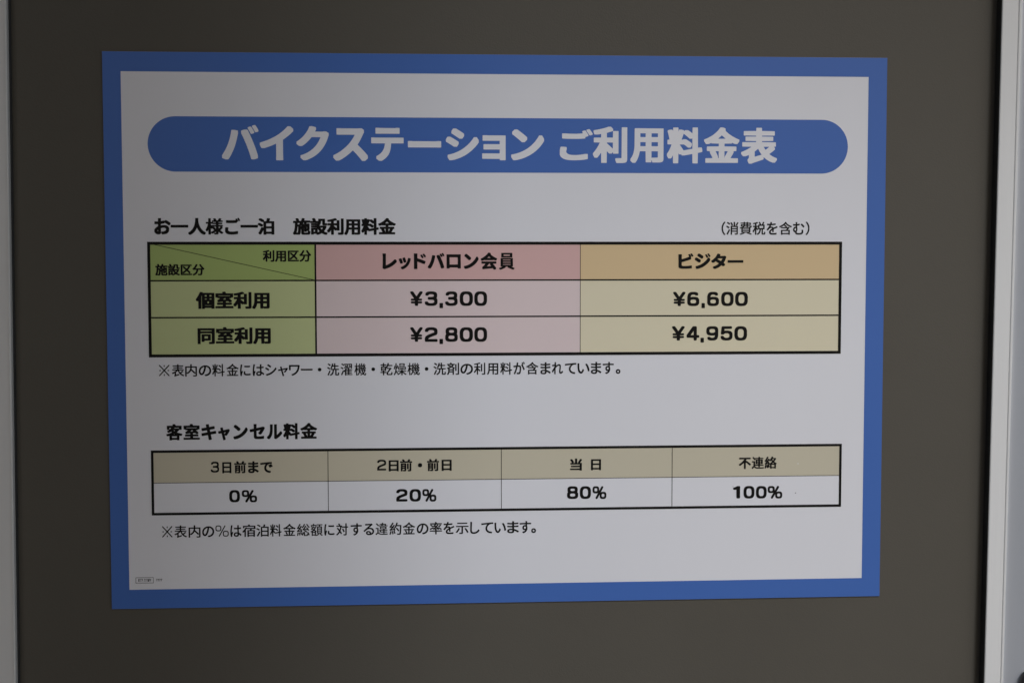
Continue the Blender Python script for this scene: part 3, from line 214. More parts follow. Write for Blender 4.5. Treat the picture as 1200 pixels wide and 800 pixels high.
 'をR': '$]#>$Z#>$T#?$Q#?$N#@$A#C$4#I$-#N$&#T$$#W#~#^#|#f#{#k#{#n#{#r#{#v#|#{#|#~#}$%$$$0$+$9$6$E$=$K$A$N$P$X$d$d$d$e$c$g$`$j$Z$m$W$n$R$o$N$o$?$l$<$k$7$i$3$g$.$d$%$^#t$O#r$M#j$C#g$@#c$<#`$:#Z$:#W$;#E$H#C$J#C$K#C$P#C$Q#T$d#W$g#]$m#`$p#c$t#e$v#h$z#q%*#{%9$$%C$(%H$(%I$%%I#`%J#]%J#N%K#K%L#J%M#J%N#J%j#K%k#M%l#Q%m#S%l#V%l#]%k#`%k#j%j#m%j$3%j$5%j$6%m$:&!$;&%$;&)$<&0$=&1$@&2$M&2$P&2$Y&1$^&0$a&.$a&-$a&($_%x$^%u$[%l$[%k$]%k$a%k$d%k$o%l$r%l${%m$~%m%(%n%+%n%1%o%4%o%9%p%<%p%@%q%C%q%F%r%O%s%U%s%X%q%X%o%X%_%X%[%W%V%W%U%U%S%S%R%O%Q%L%Q%G%P%D%P%?%O%<%O%5%N%2%N%*%M%&%M$y%L$v%L$i%K$f%K$R%J$O%I$N%H$E%7$A%0$@%.$B%.$I%/$N%0$R%0$^%0$a%0$f%/$k%.$n%-$x%(%$${%)$u%*$u%,$v%<$}%>$~%C%#%L%(%S%+%U%,%]%/%_%0%r%9%w%9%z%8%{%7&($~&($w&&$v&$$u%q$o%d$j%_$h%O$b%J$`%:$X%-$R%-$P%-$3%-$/%-#w%-#u%,#t%)#s$l#s$j#s$g#u$g#w$g$.$g$2$g$>$g$@$f$@$[$9$O$/$H$%$D#x$D#o$F#k$K#f$P#c$V#a$Y#`$]#`$`#_$c#_%.#_%1#_%;#`%>#`%F#a%I#a%N#b%Q#b%V#c%Y#c%^#d%g#e%m#e%o#d%p#b%p#G%p#E%m#C%h#B%b#A%_#A%W#@%T#@%J#?%G#?%;#>%8#>',
 'イH': '$`#<$[#=$Z#?$Z#O$Z#R$[#Y$[#^$[$a$[$c$Z$c$F$Y$)$M#`$@#Z$?#K$?#F$@#D$B#A$G#9$W#9$j#;$l#K$q#a$x#{%%$/%-$M%<$d%I$p%Q%&%`%4%k%:%p%=%s%N&(%Q&+%X&3%`&5%l&4%q&3%w&.&*%|&*%j%s%V%p%S%c%H%F%2%5%%%5%$%5#]%5#X%6#R%6#O%6#>%5#=%0#<',
 'キB': '$s#7$q#7$g#8$e#:$d#<$a#N$]#f$[#i$W$#$U$,$T$0$R$0$C$.$@$-$=$-$:$,$7$,$4$+$,$*$!$(#w$&#t$%#e$!#^#~#R#}#F#~#C$$#B$)#?$6#>$=#>$N#>$O#@$Q#D$R#G$R#N$S#Q$S#V$T#Y$T#^$U#h$V#l$W#u$X#y$Y$%$Z$*$[$-$[$0$]$9$^$=$_$@$_$C$`$J$a$J$e$F$|$E%!$D%($>%&$5%%$1%$$.%$$+%##x$~#u$}#j${#`$y#V$x#S$x#P$x#G$y#F$y#D${#C$~#B%%#?%9#?%J#?%K#A%M#J%N#M%N#T%O#W%O#^%P#a%P#f%Q#i%Q#m%R#p%R#t%S#}%T$$%U$(%U$,%V$/%V$8%X$:%Y$:%Z$8%f$5%r$3%z$3&/$4&1$6&2$9&3$M&6$V&7$Y&7$^&7$g&6$h&6$j&4$j&3$k&0$k&-$l&)$l&%$m%~$o%q$p%n$r%c$s%b$~%d%$%d%(%e%+%e%.%f%1%f%4%g%7%g%:%h%B%i%E%j%K%k%O%l%X%n%b%o%e%o%g%o%p%n%q%n%s%l%w%V%w%B%v%@%u%?%r%>%m%=%j%=%f%<%]%;%X%:%U%:%R%9%C%7%?%6%0%4%,%3$|%1$|%/%%$m%&$k%*$k%-$k%0$l%3$l%6$m%9$m%H$p%P$q%Y$s%s$x%|$y&!$y&$$y&.$x&0$w&1$u&3$k&4$h&5$`&5$L&5$K&3$I&/$H&#$F%}$F%z$E%w$E%s$D%p$D%m$C%^$A%Y$@%J$>%F$=%7$;%3$:%1$9%1$6%6#x%7#r%9#k%=#Y%?#Q%?#?%=#=%;#<%1#:%.#9%%#8$y#7$v#7',
 'クH': '#v#8#r#9#q#:#]#L#]#^#]#`#^#a#r#h#w#j$&#o$7#w$F$#$P$+$X$1$e$;$h$>$z$Q%$$Z%/$j%5$t%@%.%E%;%F%=%D%=$]%=$Z%=$N%.$I%($F%$$0$k$-$h$($d#~$_#l$Q#e$O#V$P#Q$Q#>$`#=$b#=$q#=$s#@$v#P%$#a%2#j%:#n%>#s%C#z%K$/%b$9%r$B&&$E&.$I&9$J&:$O&;$_&;$q&6$t&5$~&1%!&/%!%{$w%l$w%k$x%k%U%k%a%m%o%m%v%k&+%`&,%^&,%K&(%A%|%)%s$o%j$]%`$K%R$8%C$%%2#q%/#n%*#j%##e$x#_$i#T$Z#L$H#C$0#9$+#8',
 'シH': '#`#=#[#>#Y#@#M#U#M#h#N#j#U#l#_#n#o#r$)#y$F$)$W$2$j$=$t$D${$I%/$V%7$^%:$a%I$p%Q$y%U$~%b%2%k%@%n%C%s%D&$%D&*%C&+%B&9%+&9$u&4$m&,$b%x$N%_$5%[$2%V$.%B#z%4#p%%#g$t#_$_#T$J#L$/#C#r#= $)$P$!$R#j$a#Q$p#@$z#?${#?%2#H%@#J%C#M%F#S%G#a%G#f%F#{%:$6%,$A%$$D%!$L$y$L$g$?$R$>$Q$9$P $U%7$Q%8$G%?$!%W#o%b#m%d#m%v#x&+#{&.$%&/$3&/$8&.$D&&$W%w$Z%u$t%d$y%`$y%L$l%9$k%8$f%7',
 'シR': '#e#C#c#D#a#F#T#[#T#b#U#d#Z#f#d#h#x#m$!#o$)#q$:#w$D#{$F#|$U$&$q$7${$>%%$C%*$F%6$P%>$W%A$Z%P$j%X$s%]$x%i%,%p%7%r%:%t%<%w%>%|%>&!%=&#%<&&%8&*%3&2%$&2${&-$s&$$h%~$d%x$]%t$W%q$T%W$;%T$8%O$4%C$*%?$&%*#t%&#r$v#j$a#_$_#^$U#Y$S#X$I#T$%#H#m#C $.$V$*$X$#$]#f$n#c$p#X$v#L$}#F%$#F%%#F%,#O%:#Q%=#T%@#V%A#X%A#[%A#_%@#a%?#h%;#o%7#t%4$&%+$/%%$:${$=$y$E$s$E$r$E$m$9$Y$7$W$5$V $Z%=$X%>$N%E$*%^#v%h#t%j#t%k#t%o#u%r$!&$$%&($(&)$*&)$.&)$1&($3&&$=%}$P%q$S%o$c%e$r%Y$r%X$r%R$f%@$d%>$b%=',
 'ジB': '#d#:#b#:#X#;#W#;#T#>#L#L#H#T#H#f#I#h#J#i#N#j#R#k#h#p#y#u#|#v$:$#$G$*$T$1$n$A$y$I%.$W%7$`%:$c%=$f%H$r%S%!%V%&%[%.%h%@%j%B%k%B%t%C%w%C%y%C&%%B&(%A&6%)&6$r&,$c%z$Q%s$I%p$F%a$7%^$4%O$(%6#q$v#_$`#S$G#I$/#A#s#;#j#:#g#: $-$M$+$M#}$N#W$g#H$p#A$t#<$w#:$y#:${#:%/#G%C#I%E#J%E#U%F#b%E#r%<$2%+$G$y$I$w$I$u$I$d$>$R$:$N$0$M $Y%4$W%4$M%5$0%I$-%K#s%Y#k%_#h%b#h%d#h%t#u&+#w&-#x&-$$&.$&&.$*&.$4&-$E&!$P%x$S%v$s%a$v%^$v%[$v%I$l%:$g%5$]%4 %R%@%E%X%8%o%8%v%9%x%H%~%P%~%R%}%Z%q%g%]%m%P%m%H%l%F%_%@%T%@ %{%O%l%j%`%|%`%}%`&(%a&*%l&/%p&0%y&0%z&0%}&,&.%t&8%c&:%^&:%W&:%V&8%U&+%O%}%O',
 'スH': '%g#=%c#>%b#?%T#O%K#Z%H#^%C#d%@#g%7#q%4#t$y$/$w$.$k$!$h#|$Z#q$=#Z$$#K#k#@#f#?#W#>#P#@#I#G#F#J#>#S#=#T#=#V#=#f#=#g#@#i#I#m#^#w#r$&$+$6$D$K$]$d$g$p$x%,%%%=%+%G%+%H%)%H#|%H#x%H#_%H#X%I#W%J#W%L#W%u#W%w#X%x#^%y#l%y#p%y#z%x#~%x%B%x%L%y%_%y%d%x%r%m%s%k%s%Y%m%N%d%:%U${%L$l%A$Z%B$Y%E$V%U$G%X$D%c$:%f$7%w$$%z#~&$#v&(#s&2#g&4#d&4#Q&3#O&0#L&-#I%}#?%{#>%v#=',
 'セB': '$[#?$Y#?$P#@$M#@$H#A$E#A$A#B$9#D$6#E$-#J$*#L$$#R#}#Z#{#f#z$d#z$f#x$f#N$^#C$]#8$^#6$_#4$b#2$j#1$r#0$u#0$x#0%-#1%/#6%1#:%2#=%2#L%5#T%6#W%7#`%8#c%9#k%:#n%;#x%=#z%>#z%h#z%l#y%s#y%v#y&-#y&/#{&1#|&1$)&2$-&2$E&2$H&2$Q&1$R&1$T&/$T&-$T%w$T%t$S%m$S%h$S%I$S%H$T%H$V%H%2%S%9%T%P%Y%[%]%c%_%l%`%n%`%q%`%{%_&1%P&2%N&2%=&/%8&&%*%w$r%i$]%Z$I%V$D%P$=%G$4%=$3%:$3%7$3%-$4$x$>$v$@$u$B$u$T%!$`%%$c%+$i%8$z%:$}%:$~%8$~$W$r$S$q$S$p$S$$$T#{$W#u$X#t$a#p$g#o%2#o%6#o%>#p%A#p%G#q%J#q%U#s%e#u%n#v%r#v%u#v&!#u&$#s&$#q&$#V&$#S&##I&##H%}#E%|#E%w#D%t#D%n#C%k#C%c#B%`#B%V#A%S#A%J#@%G#@%8#?%4#?',
 'タB': '#z#7#x#7#o#8#l#9#_#D#[#G#W#K#V#L#V#N#V#^#V#_#X#a#g#f#x#m$2#x$E$($P$0$[$9$d$@$c$A$M$P$2$c$0$e$/$j$.$j$($e#s$V#i$O#_$N#[$N#X$N#N$O#<$^#:$`#:$r#:$s#<$u#M%$#_%3#t%H#w%K#{%P$&%Z$.%e$:%x$A&)$F&5$G&8$I&<$K&=$T&>$W&>$Z&>$d&=$u&8${&6$~&4%!&2%!%}$}%x$z%r$y%p$z%p%S%p%[%q%e%r%h%r%k%r%t%q%y%o&+%f&-%d&-%c&-%O&)%E%~%1%u$w%k$c%^$K%_$I%s$9%v$6%v$$%s#|%p#x%g#n%d#k%b#j%V#i%J#j%H#k%<#u%7#y%2#u%*#n$v#a$c#S$X#M$G#D$.#9$*#8#}#7 %+$n%,$n%-$n%/$q%4$y%:%(%;%*%D%>%E%@%D%A$^%A$]%A$Z%?$U%9$N%0$N%/$O%.$Y%-$]%,$q$|',
 'ッB': '$=#.$;#.$1#/#y#C#x#D#x#F#x#U#x#V#z#X#|#Y$.#_$5#b$N#o$^#y$i$%$q$-$t$0$w$3${$8%&$B%/$N%7$^%<$i%B$y%H%4%K%D%M%G%O%H%X%I%Z%I%^%I%g%H%~%A&$%>&$%=&$%+%x$f%u$]%m$H%e$8%Y$%%S#z%H#m%7#[%4#X%.#S$~#J$r#B$f#;$Y#5$K#/$A#. #}$;#{$;#q$<#n$?#d$Z#X$v#S%%#S%6#T%8#V%:#j%A#s%B#w%B#z%B$&%A$(%A$*%?$2%-$D$Y$D$G$D$F$B$D$<$A$.$<$#$; $W$N$U$P$S$V$K$o$>%5$>%F$?%H$A%J$U%Q$b%R$m%Q$n%Q$p%O$r%K%*$q%+$l%+$Y%*$W%($U$p$N$d$M',
 'テH': '$$#7#{#9#g#H#g#J#g#[#h#]#j#^#v#d$)#n$0#t$9#}$A$+$C$.$J$<$N$H$P$Q$Q$T$R$^$S$e$P$e#e$e#a$e#C$e#=$f#<$g#<$i#<%3#<%5#=%6#C%7#P%7#S%7#[%6#`%6%t%6%x%6&2%6&8%5&9%4&9%2&9$i&9$g&8$f&2$e%o$e%j$e%.$e%,$e%,$c%+$W%+$T%*$L%*$I%)$D%$$0${#z$r#i$f#Y$]#P$O#E$@#;$:#8$5#7 #f%T#b%U#a%V#a%Y#a&##b&%#f&&#w&&#z&&$&&%$+&%%L&$%Q&%%Z&&%^&&%m&&%s&%%t&#%t%W%s%U%o%T%[%T%V%T#|%T#x%T',
 'ドB': '$+#7$)#7#{#8#y#:#y#;#y#Q#y#T#z#f#z#j#z%Z#z%_#y%k#x%u#x&*#x&+#z&-$(&.$+&.$E&.$I&.$R&-$S&-$U&+$U&)$U%u$U%r$T%l$T%h$T%:$T%8$V%7$`%4%&%(%?${%D$y%Z$p%w$c%y$a%y$`%y$O%s$?%n$5%l$4%c$3%`$3%]$3%R$4%9$@%0$D%)$G$b$U$Y$X$V$Y$T$Y$T$W$T#Z$T#U$T#:$R#8$Q#8$H#7$E#7 %@%9%?%:%3%P%-%Z%&%d%%%g%%%n%%%o%0%t%6%v%>%v%@%u%S%V%Z%H%Z%A%Z%@%J%9 %f%I%e%J%`%S%X%`%N%o%L%r%J%v%J%}%J%~%Z&)%c&)%d&)%f&&%z%e&#%X&#%Q&#%P%~%O%r%I',
 'バB': '#W#B#U#B#K#C#?#H#8#K#3#N#2#P#2#b#3#e#?#w#K$/#T$@#U$B#V$D#`$X#b$^#e$f#n%$#r%3#s%7#y%R#z%U#{%^#|%b#|%e#}%j#~%l$#%n$.%o$2%o$6%o$?%n$U%i$W%g$W%f$W%Q$V%M$Q%8$D$b$A$W$@$T$?$Q$:$C$6$9$/$)#~#k#u#Z#h#F#e#C#Z#B %n#C%l#C%b#D%_#G%Y#Y%Q#t%P#w%M$#%F$8%=$P%;$U%,$z%#%0%!%2$n%T$n%g$o%i$r%k%(%q%2%r%5%r%9%r%B%q%C%q%E%o%J%g%]%A%l${%s$j%w$`&#$G&($<&)$9&9#d&9#O&8#M&5#K%|#D%r#C %_%P%W%^%M%o%H%w%G%z%G&#%H&%%L&(%U&+%`&+%b&*%n%t%w%d%y%_%y%W%y%V%w%U%u%T%n%Q%j%P &$%]%x%m%i&*%i&0%j&2%n&4%w&7&$&7&&&6&4&!&;%s&>%l&>%d&>%c&0%]&&%]',
 'バH': '#O#C#K#D#?#I#8#L#3#O#3#Q#3#b#4#e#@#w#L$/#U$@#V$B#W$D#a$X#c$^#f$f#o%$#s%3#t%7#z%R#{%U#|%^#}%b#}%e#~%j$#%m$)%n$;%n$B%m$J%k$U%h$V%f$V%R$S%E$P%8$G$p$C$b$@$W$?$T$>$Q$9$C$2$2#}#k#t#Z#f#E#e#D#`#C %f#D%b#E%`#G%Z#Y%R#t%Q#w%N$#%G$8%>$P%<$U%-$z%$%0%#%2$o%T$o%f$o%h$r%j%(%p%-%q%?%q%C%p%D%o%H%i%T%P%U%N%a%6%k${%r$j%t$e&!$G&&$<&($9&8#d&8#O&7#M%|#E%w#D %_%P%W%^%M%o%H%w%G%z%G&#%H&%%L&(%U&+%`&+%b&*%n%t%w%d%y%_%y%W%y%V%w%U%u%T%n%Q%j%P &$%]%x%m%i&*%i&0%j&2%n&4%w&7&$&7&&&6&4&!&;%s&>%l&>%d&>%c&0%]&&%]',
 'ビB': '$E#>$C#>$9#?$6#?$-#@$*#@$$#A#w#C#q#E#i#I#b#O#^#T#Y#^#X#d#W%`#W%d#V%m#V%p#V&(#X&*#Y&*#c&+#h&+$!&+$%&+$/&*$0&*$2&($2%s$2%p$1%h$1%d$1%3$1%1$2%1$K%8$p%D%0%O%H%[%M%]%L%_%D%m%<%z%<&%%<&&%>&(%J&-%U&-%^%}%g%n%n%a%n%X%m%W%g%T%f%S%i%L%l%E%m%A%m%0%j%-%h%,%Y%%%T%#%4$t$e$f$b$e$I$^$7$X$1$V$1$T$1$#$3#x$7#t$>#q$I#o%!#o%%#o%2#p%5#p%<#q%?#q%D#r%G#r%K#s%N#s%Q#t%^#v%g#w%j#w%m#w%w#v%y#t%y#s%y#G%w#E%r#D%m#C%j#C%c#B%`#B%V#A%S#A%J#@%G#@%;#?%8#?%%#>$~#> %v%^%j%s%^&+%^&2%^&3%m&9%v&9%x&8&/%v&3%m&3%f&2%d&0%c&$%^%x%^',
 'ャB': '$e#)$c#)$X#*$V#,$U#.$S#7$P#D$M#O$K#V$J#Z$H#b$G#f$E#m$D#q$B#x$A#|$?$&$>$+$<$2$5$K$4$L$1$L#l$F#c$E#a$E#^$E#S$F#Q$H#P$K#M$V#K$`#K$p#L$r#N$s#S$t#V$t#Z$u#^$u#m$x#u$y#x$z$&$|$&%!$!%1#|%:#y%B#y%R#z%T#|%V$5%[$>%]$B%]$F%]$O%[$P%[$R%Y$W%D$]%2$_%,$_%+$`%+$h%,%-%2%0%3%D%7%K%8%S%:%_%=%h%>%j%>%m%>%w%=&&%5&+%1&+$z&&$r%}$h%o$R%d$C%O$+%F#~%D#}%9#|%.#}%*#~${$&$z$&$z$$${#}$}#v%)#Y%/#F%/#2%-#0$v#+$r#*$h#) $r$A$s$@$t$A%)$R%,$U%1$[%3$_%3$`%/$_$~$]${$[$l$X$l$W$o$L$q$E',
 'ャR': '$b#0$`#1$^#4$[#=$X#J$U#U$S#]$R#a$P#h$O#l$M#s$L#w$J#~$I$%$D$8$A$C$<$U$;$V$7$U$4$U$2$T$/$T$-$S$*$S$($R$$$R$!$Q#c$L#]$L#Z$M#Y$N#S$f#S$k#T$l#V$m#]$n#`$n#d$o#g$o#j$p#m$p#v$r#~$s$$$t$-$u$1$v$3$w$1$~$0%%$+%7$(%@$$%G$$%L$$%M$%%N$)%P$>%U$F%U$I%T$J%S$K%P$L%J$M%G$O%>$T%,$V%$$W$~$X$~$[$~$n%$$q%%$t%%$v%&%6%,%9%-%<%-%M%1%T%2%]%4%a%5%d%6%h%7%n%7%r%5%u%3%}%-&!%+&!%*&!%#%{$x%u$n%g$X%[$I%X$E%N$9%J$4%G$1%?$)%<$&%7$&%3$($}$1${$3${$8$|$:%1$L%4$O%8$T%G$h%I$k%I$l%D$k%A$k%?$j%<$j%:$i%7$i%5$h$u$c$r$b$o$b$c$_$b$_$a$^$a$]$b$X$d$Q$e$M$i$?$l$4$n$-$s#w$u#p$v#l$w#i$x#e$}#S%&#@%&#>%&#8%%#7%##6$m#1$h#0',
 'ョH': '%?#4%;#5%:#6%9#>%9#?%8#?#f#@#`#A#_#B#_#D#_#i#_#k#`#l#f#m$##m$(#m%7#m%9#m%9#o%9$/%9$0%8$0$)$0$$$0#q$0#k$1#j$2#j$4#j$X#j$Z#k$[#q$]$0$]$4$]%8$]%9$]%9$^%9$w%9$x%7$x#|$x#x$x#j$x#d$y#c$z#c$|#c%E#c%G#d%H#j%I#w%I#{%I$1%H$5%H%H%H%L%H%d%H%j%G%k%F%k%D%k%/%k%*%k#X%k#S%k#7%j#5%e#4',
 'ルB': '#U#=#S#=#I#>#3#M#2#O#2#`#3#b#6#e#>#l#F#t#R$&#Z$4#_$<#d$H#g$Q#j$a#k$d#k$g#l$l#l$o#m$u#m$x#n%&#n%*#o%<#o%?#o%e#o%i#n%m#n%p#n&&#p&)#q&)#z&*#}&*$9&*$<&*$F&)$H&&$H&$$H%j$H%f$G%=$G%8$F$|$F$y$E$l$E$i$D$_$D$[$C$T$C$Q$A$F$>$6$8$$$0#p$(#c#w#Q#i#C#c#>#X#= $s#>$q#?$d#J$a#M$a#N$a#_$b#i$b%h$b%l$b&&$b&($d&*$n&+$q&+%,&+%0&+%9&*%:&*%<&(%<&%%<%o%<%k%<$0%<$-%=$-%@$/%L$8%Y$C%g$P%j$S%o$Y%w$d%z$g%{$g&*$h&5$g&6$g&9$d&E$R&E$?&C$;&:$0%~#t%q#i%a#]%J#N%8#D%/#>%!#=',
 'レB': '$##?#~#?#t#@#g#K#c#O#b#Q#b#d#c#i#d#p#e%W#d%]#c%e#b%o#b&##b&%#d&(#e&(#n&)#r&)$/&)$2&)$;&($<&($>&%$>%j$>%g$=%[$=%W$=$$$=#~$>#~$A$!$I$%$N$($n$7$~$@%7$N%I$]%P$c%S$f%`$r%i$|%m%#%y%$&)%#&+$~&.$z&0$w&7$l&8$i&8$V&2$O&/$L%w$8%t$5%o$1%]$!%G#q%@#m%5#g%!#^$}#]$r#W$m#U$Z#N$6#B$1#@$&#?',
 'ロB': '#X#B#V#B#L#C#J#E#J#F#J#v#J#{#J%J#J%P#J%n#J%p#K%q#M%r#V%s#Z%s%v%s%z%s&&%r&)%q&*%p&*%n&*%Y&)%T&*#h&*#d&*#G&*#E&)#D&&#C%z#B%v#B%`#B%]#B%R#C%P#E%O#Q%O#R%N#R$%#R$##R$##Q$!#F$!#E#}#C#s#B#o#B $#$($&$&%N$(%P$(%P$+%P%@%P%B%M%B$%%B$#%B$!%?$#$*',
 'ワR': '$=#A$:#C$(#U$&#W$&#]$)#_$+#`$:#e$I#k$Y#s$d#y$v$*%($6%*$9%,$;%0$@%7$I%>$T%E$c%G$h%L$w%Q%.%R%1%R%4%S%7%T%?%U%C%U%F%V%J%V%N%V%O%T%O#w%O#u%O#u%M#u$k#u$g#u$_#t$^#q$]#R$]#O$^#N$`#N$k#N$o#N%`#N%e#N%o#N%p#Q%r#S%r#Y%r#^%r%^%r%b%r%e%s%h%s%m%s%p%r%}%j&#%h&&%e&&%`&#%R&!%P&!%M%~%I%~%F%}%C%|%:%{%7%z%/%y%,%y%)%x%%%v$x%u$u%o$a%n$^%j$S%g$L%f$J%^$<%W$3%O$)%K$#%I#~%;#p%/#f%+#c$x#X$s#U$j#P$f#N$d#M$V#G$Q#E$F#A',
 'ンB': '#Z#?#W#B#U#E#I#X#I#k#J#m#N#o#R#p#b#s#o#v#}#z$##{$2$#$E$,$U$4$i$?$z$K%.$X%F$q%Q$~%Z%.%f%?%o%O%p%P%r%Q%}%R&,%Q&.%P&:%<&=%6&=%#&5$r&/$i%|$T%r$H%o$E%`$6%]$3%U$-%A#y%1#n$z#c$Z#S$B#J$?#I$1#E#x#@#r#?#g#> $B$v$5%%$2%)$#%5#d%L#S%X#Q%Z#Q%m#U%r#X%u#e&$#q&%#}&$$;%n$O%^$[%S$_%P$e%K$h%H$o%A$o%.$[$w$Y$v$N$u',
 'ンH': '#_#?#Z#@#X#B#J#X#J#k#K#m#R#o#V#p#o#u#}#y$##z$2$!$E$+$U$3$i$>$z$J%.$W%G$q%R$~%[%.%g%?%q%P%v%Q&&%Q&-%P&.%O&<%6&<%#&4$r&.$i%{$T%q$H%n$E%`$7%]$4%U$.%A#z%1#o$z#d$Z#T$B#K#}#B#n#? $F$v$B$w$A$x$5%&$2%*$#%6#d%M#R%Z#R%m#V%r#Y%u#e&##l&$#x&$#}&#$;%m$O%]$[%R$_%O$e%J$h%G$n%A$n%/$l%,$Z$w$U$v',
 '・M': '$_$6$]$6$X$7$R$8$G$=$B$A$=$G$8$Q$7$U$6$Y$6$]$6$r$6$u$7$z$=%+$A%0$G%5$O%9$X%;$]%<$a%<$o%<$r%<$v%;$|%:%+%5%0%1%5%+%:$}%;$y%<$u%<$q%<$]%<$Y%;$T%5$G%1$B%+$=%!$9$v$7$r$6$o$6',
 '・R': '$`$?$^$?$X$@$U$A$O$D$I$I$D$O$A$U$?$[$>$a$>$d$>$k$>$n$?$s$A$y$D%!$I%)$K%+$O%.$Q%/$X%2$^%3$a%3$n%3$q%3$v%2$y%1%!%.%&%+%(%*%.%!%/$}%1$y%3$s%4$n%4$k%4$d%4$a%3$[%1$U%.$O%)$I%!$D$y$A$u$@$q$?$n$?',
 'ーB': '#K$N#I$N#?$O#=$Q#=$R#=%!#>%$#@%%#I%&#M%&#P%&#e%%#i%%%m%%%q%%&!%&&%%&&)%&&3%%&5%#&5%!&5$R&4$P&2$O&)$N&$$N%w$N%r$O#Z$N#V$N',
 'ーH': '#C$O#?$P#>$R#>$~#>%##?%$#D%%#U%%#Y%%#m%$#q%$%d%#%i%$%w%%%z%%&-%%&3%$&4%!&4$R&3$P&.$O%o$O%j$O#c$O#^$O',
 'ーR': '#H$U#F$V#E$X#E$x#E$z#F${#I$|#P$|#S$|#h${#l${%i$z%k${%n${%|$|&!$|&($|&*$|&,${&-$z&-$y&-$X&,$V&)$U%t$U%q$U%o$U#^$U#Y$U',
 '一B': '#9$R#7$R#.$S#-$S#+$U#+$~#,%##.%$#7%%#;%%&8%%&<%%&F%$&H%!&H$~&H$V&G$T&E$S&<$R&8$R',
 '不M': '$V#1$R#2$P#4$P#5$O$f$O$h$M$g$C$^$@$Z$4$P#z$?#c$0#R$&#M$%#D$%#?$&#>$(#6$2#/$;#/$D#/$F#2$I#B$R#[$c#r$t#y$z#|$}$9%:$<%=$E%H$T%]$V%b$T%b#>%c#8%d#6%f#6%g#6&*#8&,#>&-&4&-&:&,&<&*&=&&&<%g&<%f&:%d&4%c%6%b%5%a%+%P%!%D%!%?%!%>%*%?%2%?%7%>%E%5%h$y&-$_&:$S&=$P&D$I&E$G&E$>&7$0&1$+&*$)&#$*%{$+%i$<%f$?%b$B%_$E%Z$H%M$S%/$k%$$r%!$s%!$p$~#4$|#2$w#1',
 '乾R': '#p#5#p#7#o#i#n#k#l#k#5#l#4#l#4#n#4$&#4$)#6$)#m$*#o$*#o$+#o$:#o$<#m$<#B$=#A$=#@$@#A%I#A%J#C%J#n%K#o%L#o%M#o%^#o%_#m%_#9%`#7%`#7%b#7%w#7%y#9%y#n%z#o%z#o%{#p&;#p&=#s&=$0&=$2&=$2&;$3%|$3%{$4%z$h%y$i%y$i%w$i%b$i%`$g%`$5%_$3%_$3%]$3%M$4%K$5%K$a%J$c%J$d%I$e%J$k%T$t%g$w%n$y%s%$&/%)&<%)&=%*&=%4&=%I&9%I&7%I&2%G&*%E&!%D%|%@%p%?%n%?%m%@%m&<%l&>%l&?%i&>%S&>%Q&<%Q%4%P%3%O%+%@%*%>%&%9%#%4$~%1$|%.${%+$}%+%{%*&*%%&,%$&,$|&*$w&&$s%}$l%z$h%x$f%u$b%s$`%p$[%o$Z%S$8%L$/%F$&%C$!%<#u%:#r%4#h%1#b%0#]%0#Z%1#X%4#V%9#U%v#U%x#V%{#Y%|#[%}#`%~#d%~#g&!#o&!#r&##~&#$#&%$#&.$#&3#~&A#y&A#x&A#n&A#k&@#b&@#_&?#Z&?#W&>#T&<#K&:#F&9#D&6#@&3#=&-#:&(#9%,#9%(#9%##:$z#<$s#@$n#E$k#K$j#P$j#a$l#j$l#k$j#k$5#k$4#k$3#i$2#7$2#5$0#5#r#5 $m#o$m#n$n#o$t#z$z$($|$+$~$.%.$?%1$C%A$X%O$k%O$l%M$l$r$m$q$m$q$n$p$}$p%!$o%!$i%#$e%%$d%%$d%#$c$?$c$=$a$=$4$<$3$<$3$;$3$+$3$*$5$*$j$)$l$)$l$& #a$T#c$T$B$T$C$T$C$U$C$f$C$g$A$g#a$g#`$g#`$e#`$V #`$~#b$~$B$~$C$~$C%!$C%2$C%3$A%3#a%3#`%3#`%2#`%#',
 '人B': '#?#.#3#:#-#?#+#A#+#S#/#W#S#p#a#}#d$##o$0#t$6$+$U$.$[$<%#$E%K$F%O$F%R$G%W$G%Z$H%_$H%b$I%g$I%j$J%s$J%v$K&&$K&*$L&B$N&D$O&D$X&E$[&E$r&E$u&E%!&D%$&B%$&A%$%y%$%u%#%l%$%g%%%c%+%H%0%5%2%.%>$j%O$H%e$,%~#p&%#m&D#Z&H#W&I#U&I#D&A#;&9#1&7#0&.#/&+#/&(#/%z#0%c#=%K#O%4#h%!$#$t$7$j$L$i$N$h$N$]$6$N#z$?#f$*#O#p#=#W#.#K#-',
